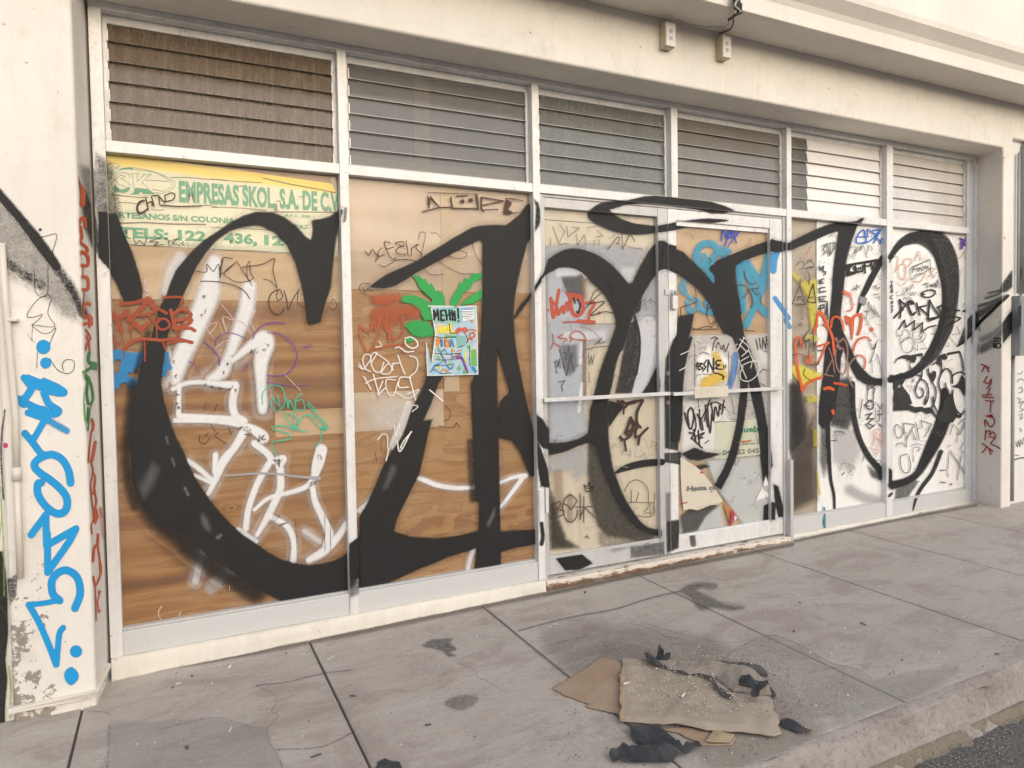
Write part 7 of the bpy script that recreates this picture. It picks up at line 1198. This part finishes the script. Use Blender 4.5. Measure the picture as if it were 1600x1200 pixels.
graffiti('small black scribbled stamp on the right reveal under the dark band', INK, 'q', 'R1', 'L 1.4 .7 .95: 320,650 385,650 385,680 320,680', 'L 1.2 .7 .95: 340,650 340,680', 'L 1.2 .7 .95: 362,652 365,680', 'P 0 1 .9: 315,690 340,700 350,740 315,745', 'S 2 .8 .95: 350,700 380,700 385,735 350,740 345,710', 'P 0 14 .2 .6: 185,680 300,620 320,740 200,800', cell=.9)
graffiti('thin grey scribbles on the wall beyond the right pillar', (.16, .155, .15), 'n', 'R1', 'S 1.1 .7 .85: 530,980 560,985 580,960', 'S 1.1 .7 .85: 530,1060 560,1030 590,1045', 'S 1.2 .7 .9: 545,1120 570,1110 580,1150 550,1160', 'S 1.1 .7 .85 @R2: 530,10 560,20 550,60 590,40 560,100 590,120 550,140', 'S 1.1 .7 .85 @R2: 545,170 580,160 560,210 590,190', 'S 1.1 .7 .85 @R2: 550,290 570,310 555,330', 'L 1.1 .7 .85 @R2: 515,420 530,470 540,410 555,470 560,400 580,450 590,380', 'S 2 .8 .95 @R2: 505,590 550,575 600,570', 'L 1.4 .7 .9 @R2: 505,545 540,548', cell=.9)
graffiti('blue stripes across the grey panel beside the meter box', (.05, .30, .60), 'n', 'px', 'P 0 1.2 .9: 1592,528 1601,527 1601,535 1592,536', 'P 0 2 .6: 1592,508 1601,507 1601,514 1592,515', cell=1)
# far left neighbour
graffiti('black painted base of the wall at the far left edge', (.02, .02, .02), 'l w', 'px', 'P 0 4 .97 .25: -40,870 4,860 9,890 12,930 13,990 9,1030 12,1060 8,1110 10,1160 -40,1180', 'S 3 2.5 .8 .6: 8,640 2,700 6,780', 'P 0 4 .6 .8: 12,905 28,895 26,930 16,945', cell=1.4)
graffiti('green spray edge beside the black base at the far left', (.28, .42, .10), 'l w', 'px', 'S 4 3 .55 .3: 14,1040 17,1070 16,1120', 'S 3 3 .5 .3: 2,780 6,850 7,930', 'S 1.4 1 .7: 1,760 3,800 0,840', cell=1.2)

WK[0] = 1.0
def scrawls(n, x0, x1, y0, y1, seed, skew=0.0):
    rs_ = random.Random(seed); out = []
    for _ in range(n):
        x, y = rs_.uniform(x0, x1), rs_.uniform(y0, y1); k = rs_.uniform(3, 8); m = rs_.randint(4, 9); P = []
        for i in range(m): P.append((x+i*k*rs_.uniform(.35, .8)*.8, y+k*rs_.choice((-1, 1))*rs_.uniform(.3, 1.0)-i*skew))
        out.append('%s %.1f .8 %.2f .3: %s' % (rs_.choice('SSL'), rs_.uniform(.7, 1.1), rs_.uniform(.18, .5), ' '.join('%.1f,%.1f' % p for p in P)))
    return out
graffiti('faint layered pencil scribbles over the left door pane', (.10, .09, .085), 'd', 'px', *scrawls(46, 858, 1022, 345, 850, 1), kind='stuff', cell=1)
graffiti('faint layered pencil scribbles over the right door pane', (.10, .085, .075), 'd', 'px', *scrawls(48, 1066, 1200, 355, 800, 2), kind='stuff', cell=1)
graffiti('faint layered pen scribbles over the half white window', (.13, .125, .12), 'g', 'px', *scrawls(60, 1282, 1376, 365, 770, 3), kind='stuff', cell=1)
graffiti('faint layered pen scribbles over the wooden strip of the half white window', (.07, .06, .05), 'g', 'px', *scrawls(22, 1238, 1270, 400, 640, 5), kind='stuff', cell=1)
graffiti('faint layered pen scribbles over the last white window', (.15, .145, .14), 'g', 'px', *scrawls(56, 1398, 1505, 370, 740, 4), kind='stuff', cell=1)
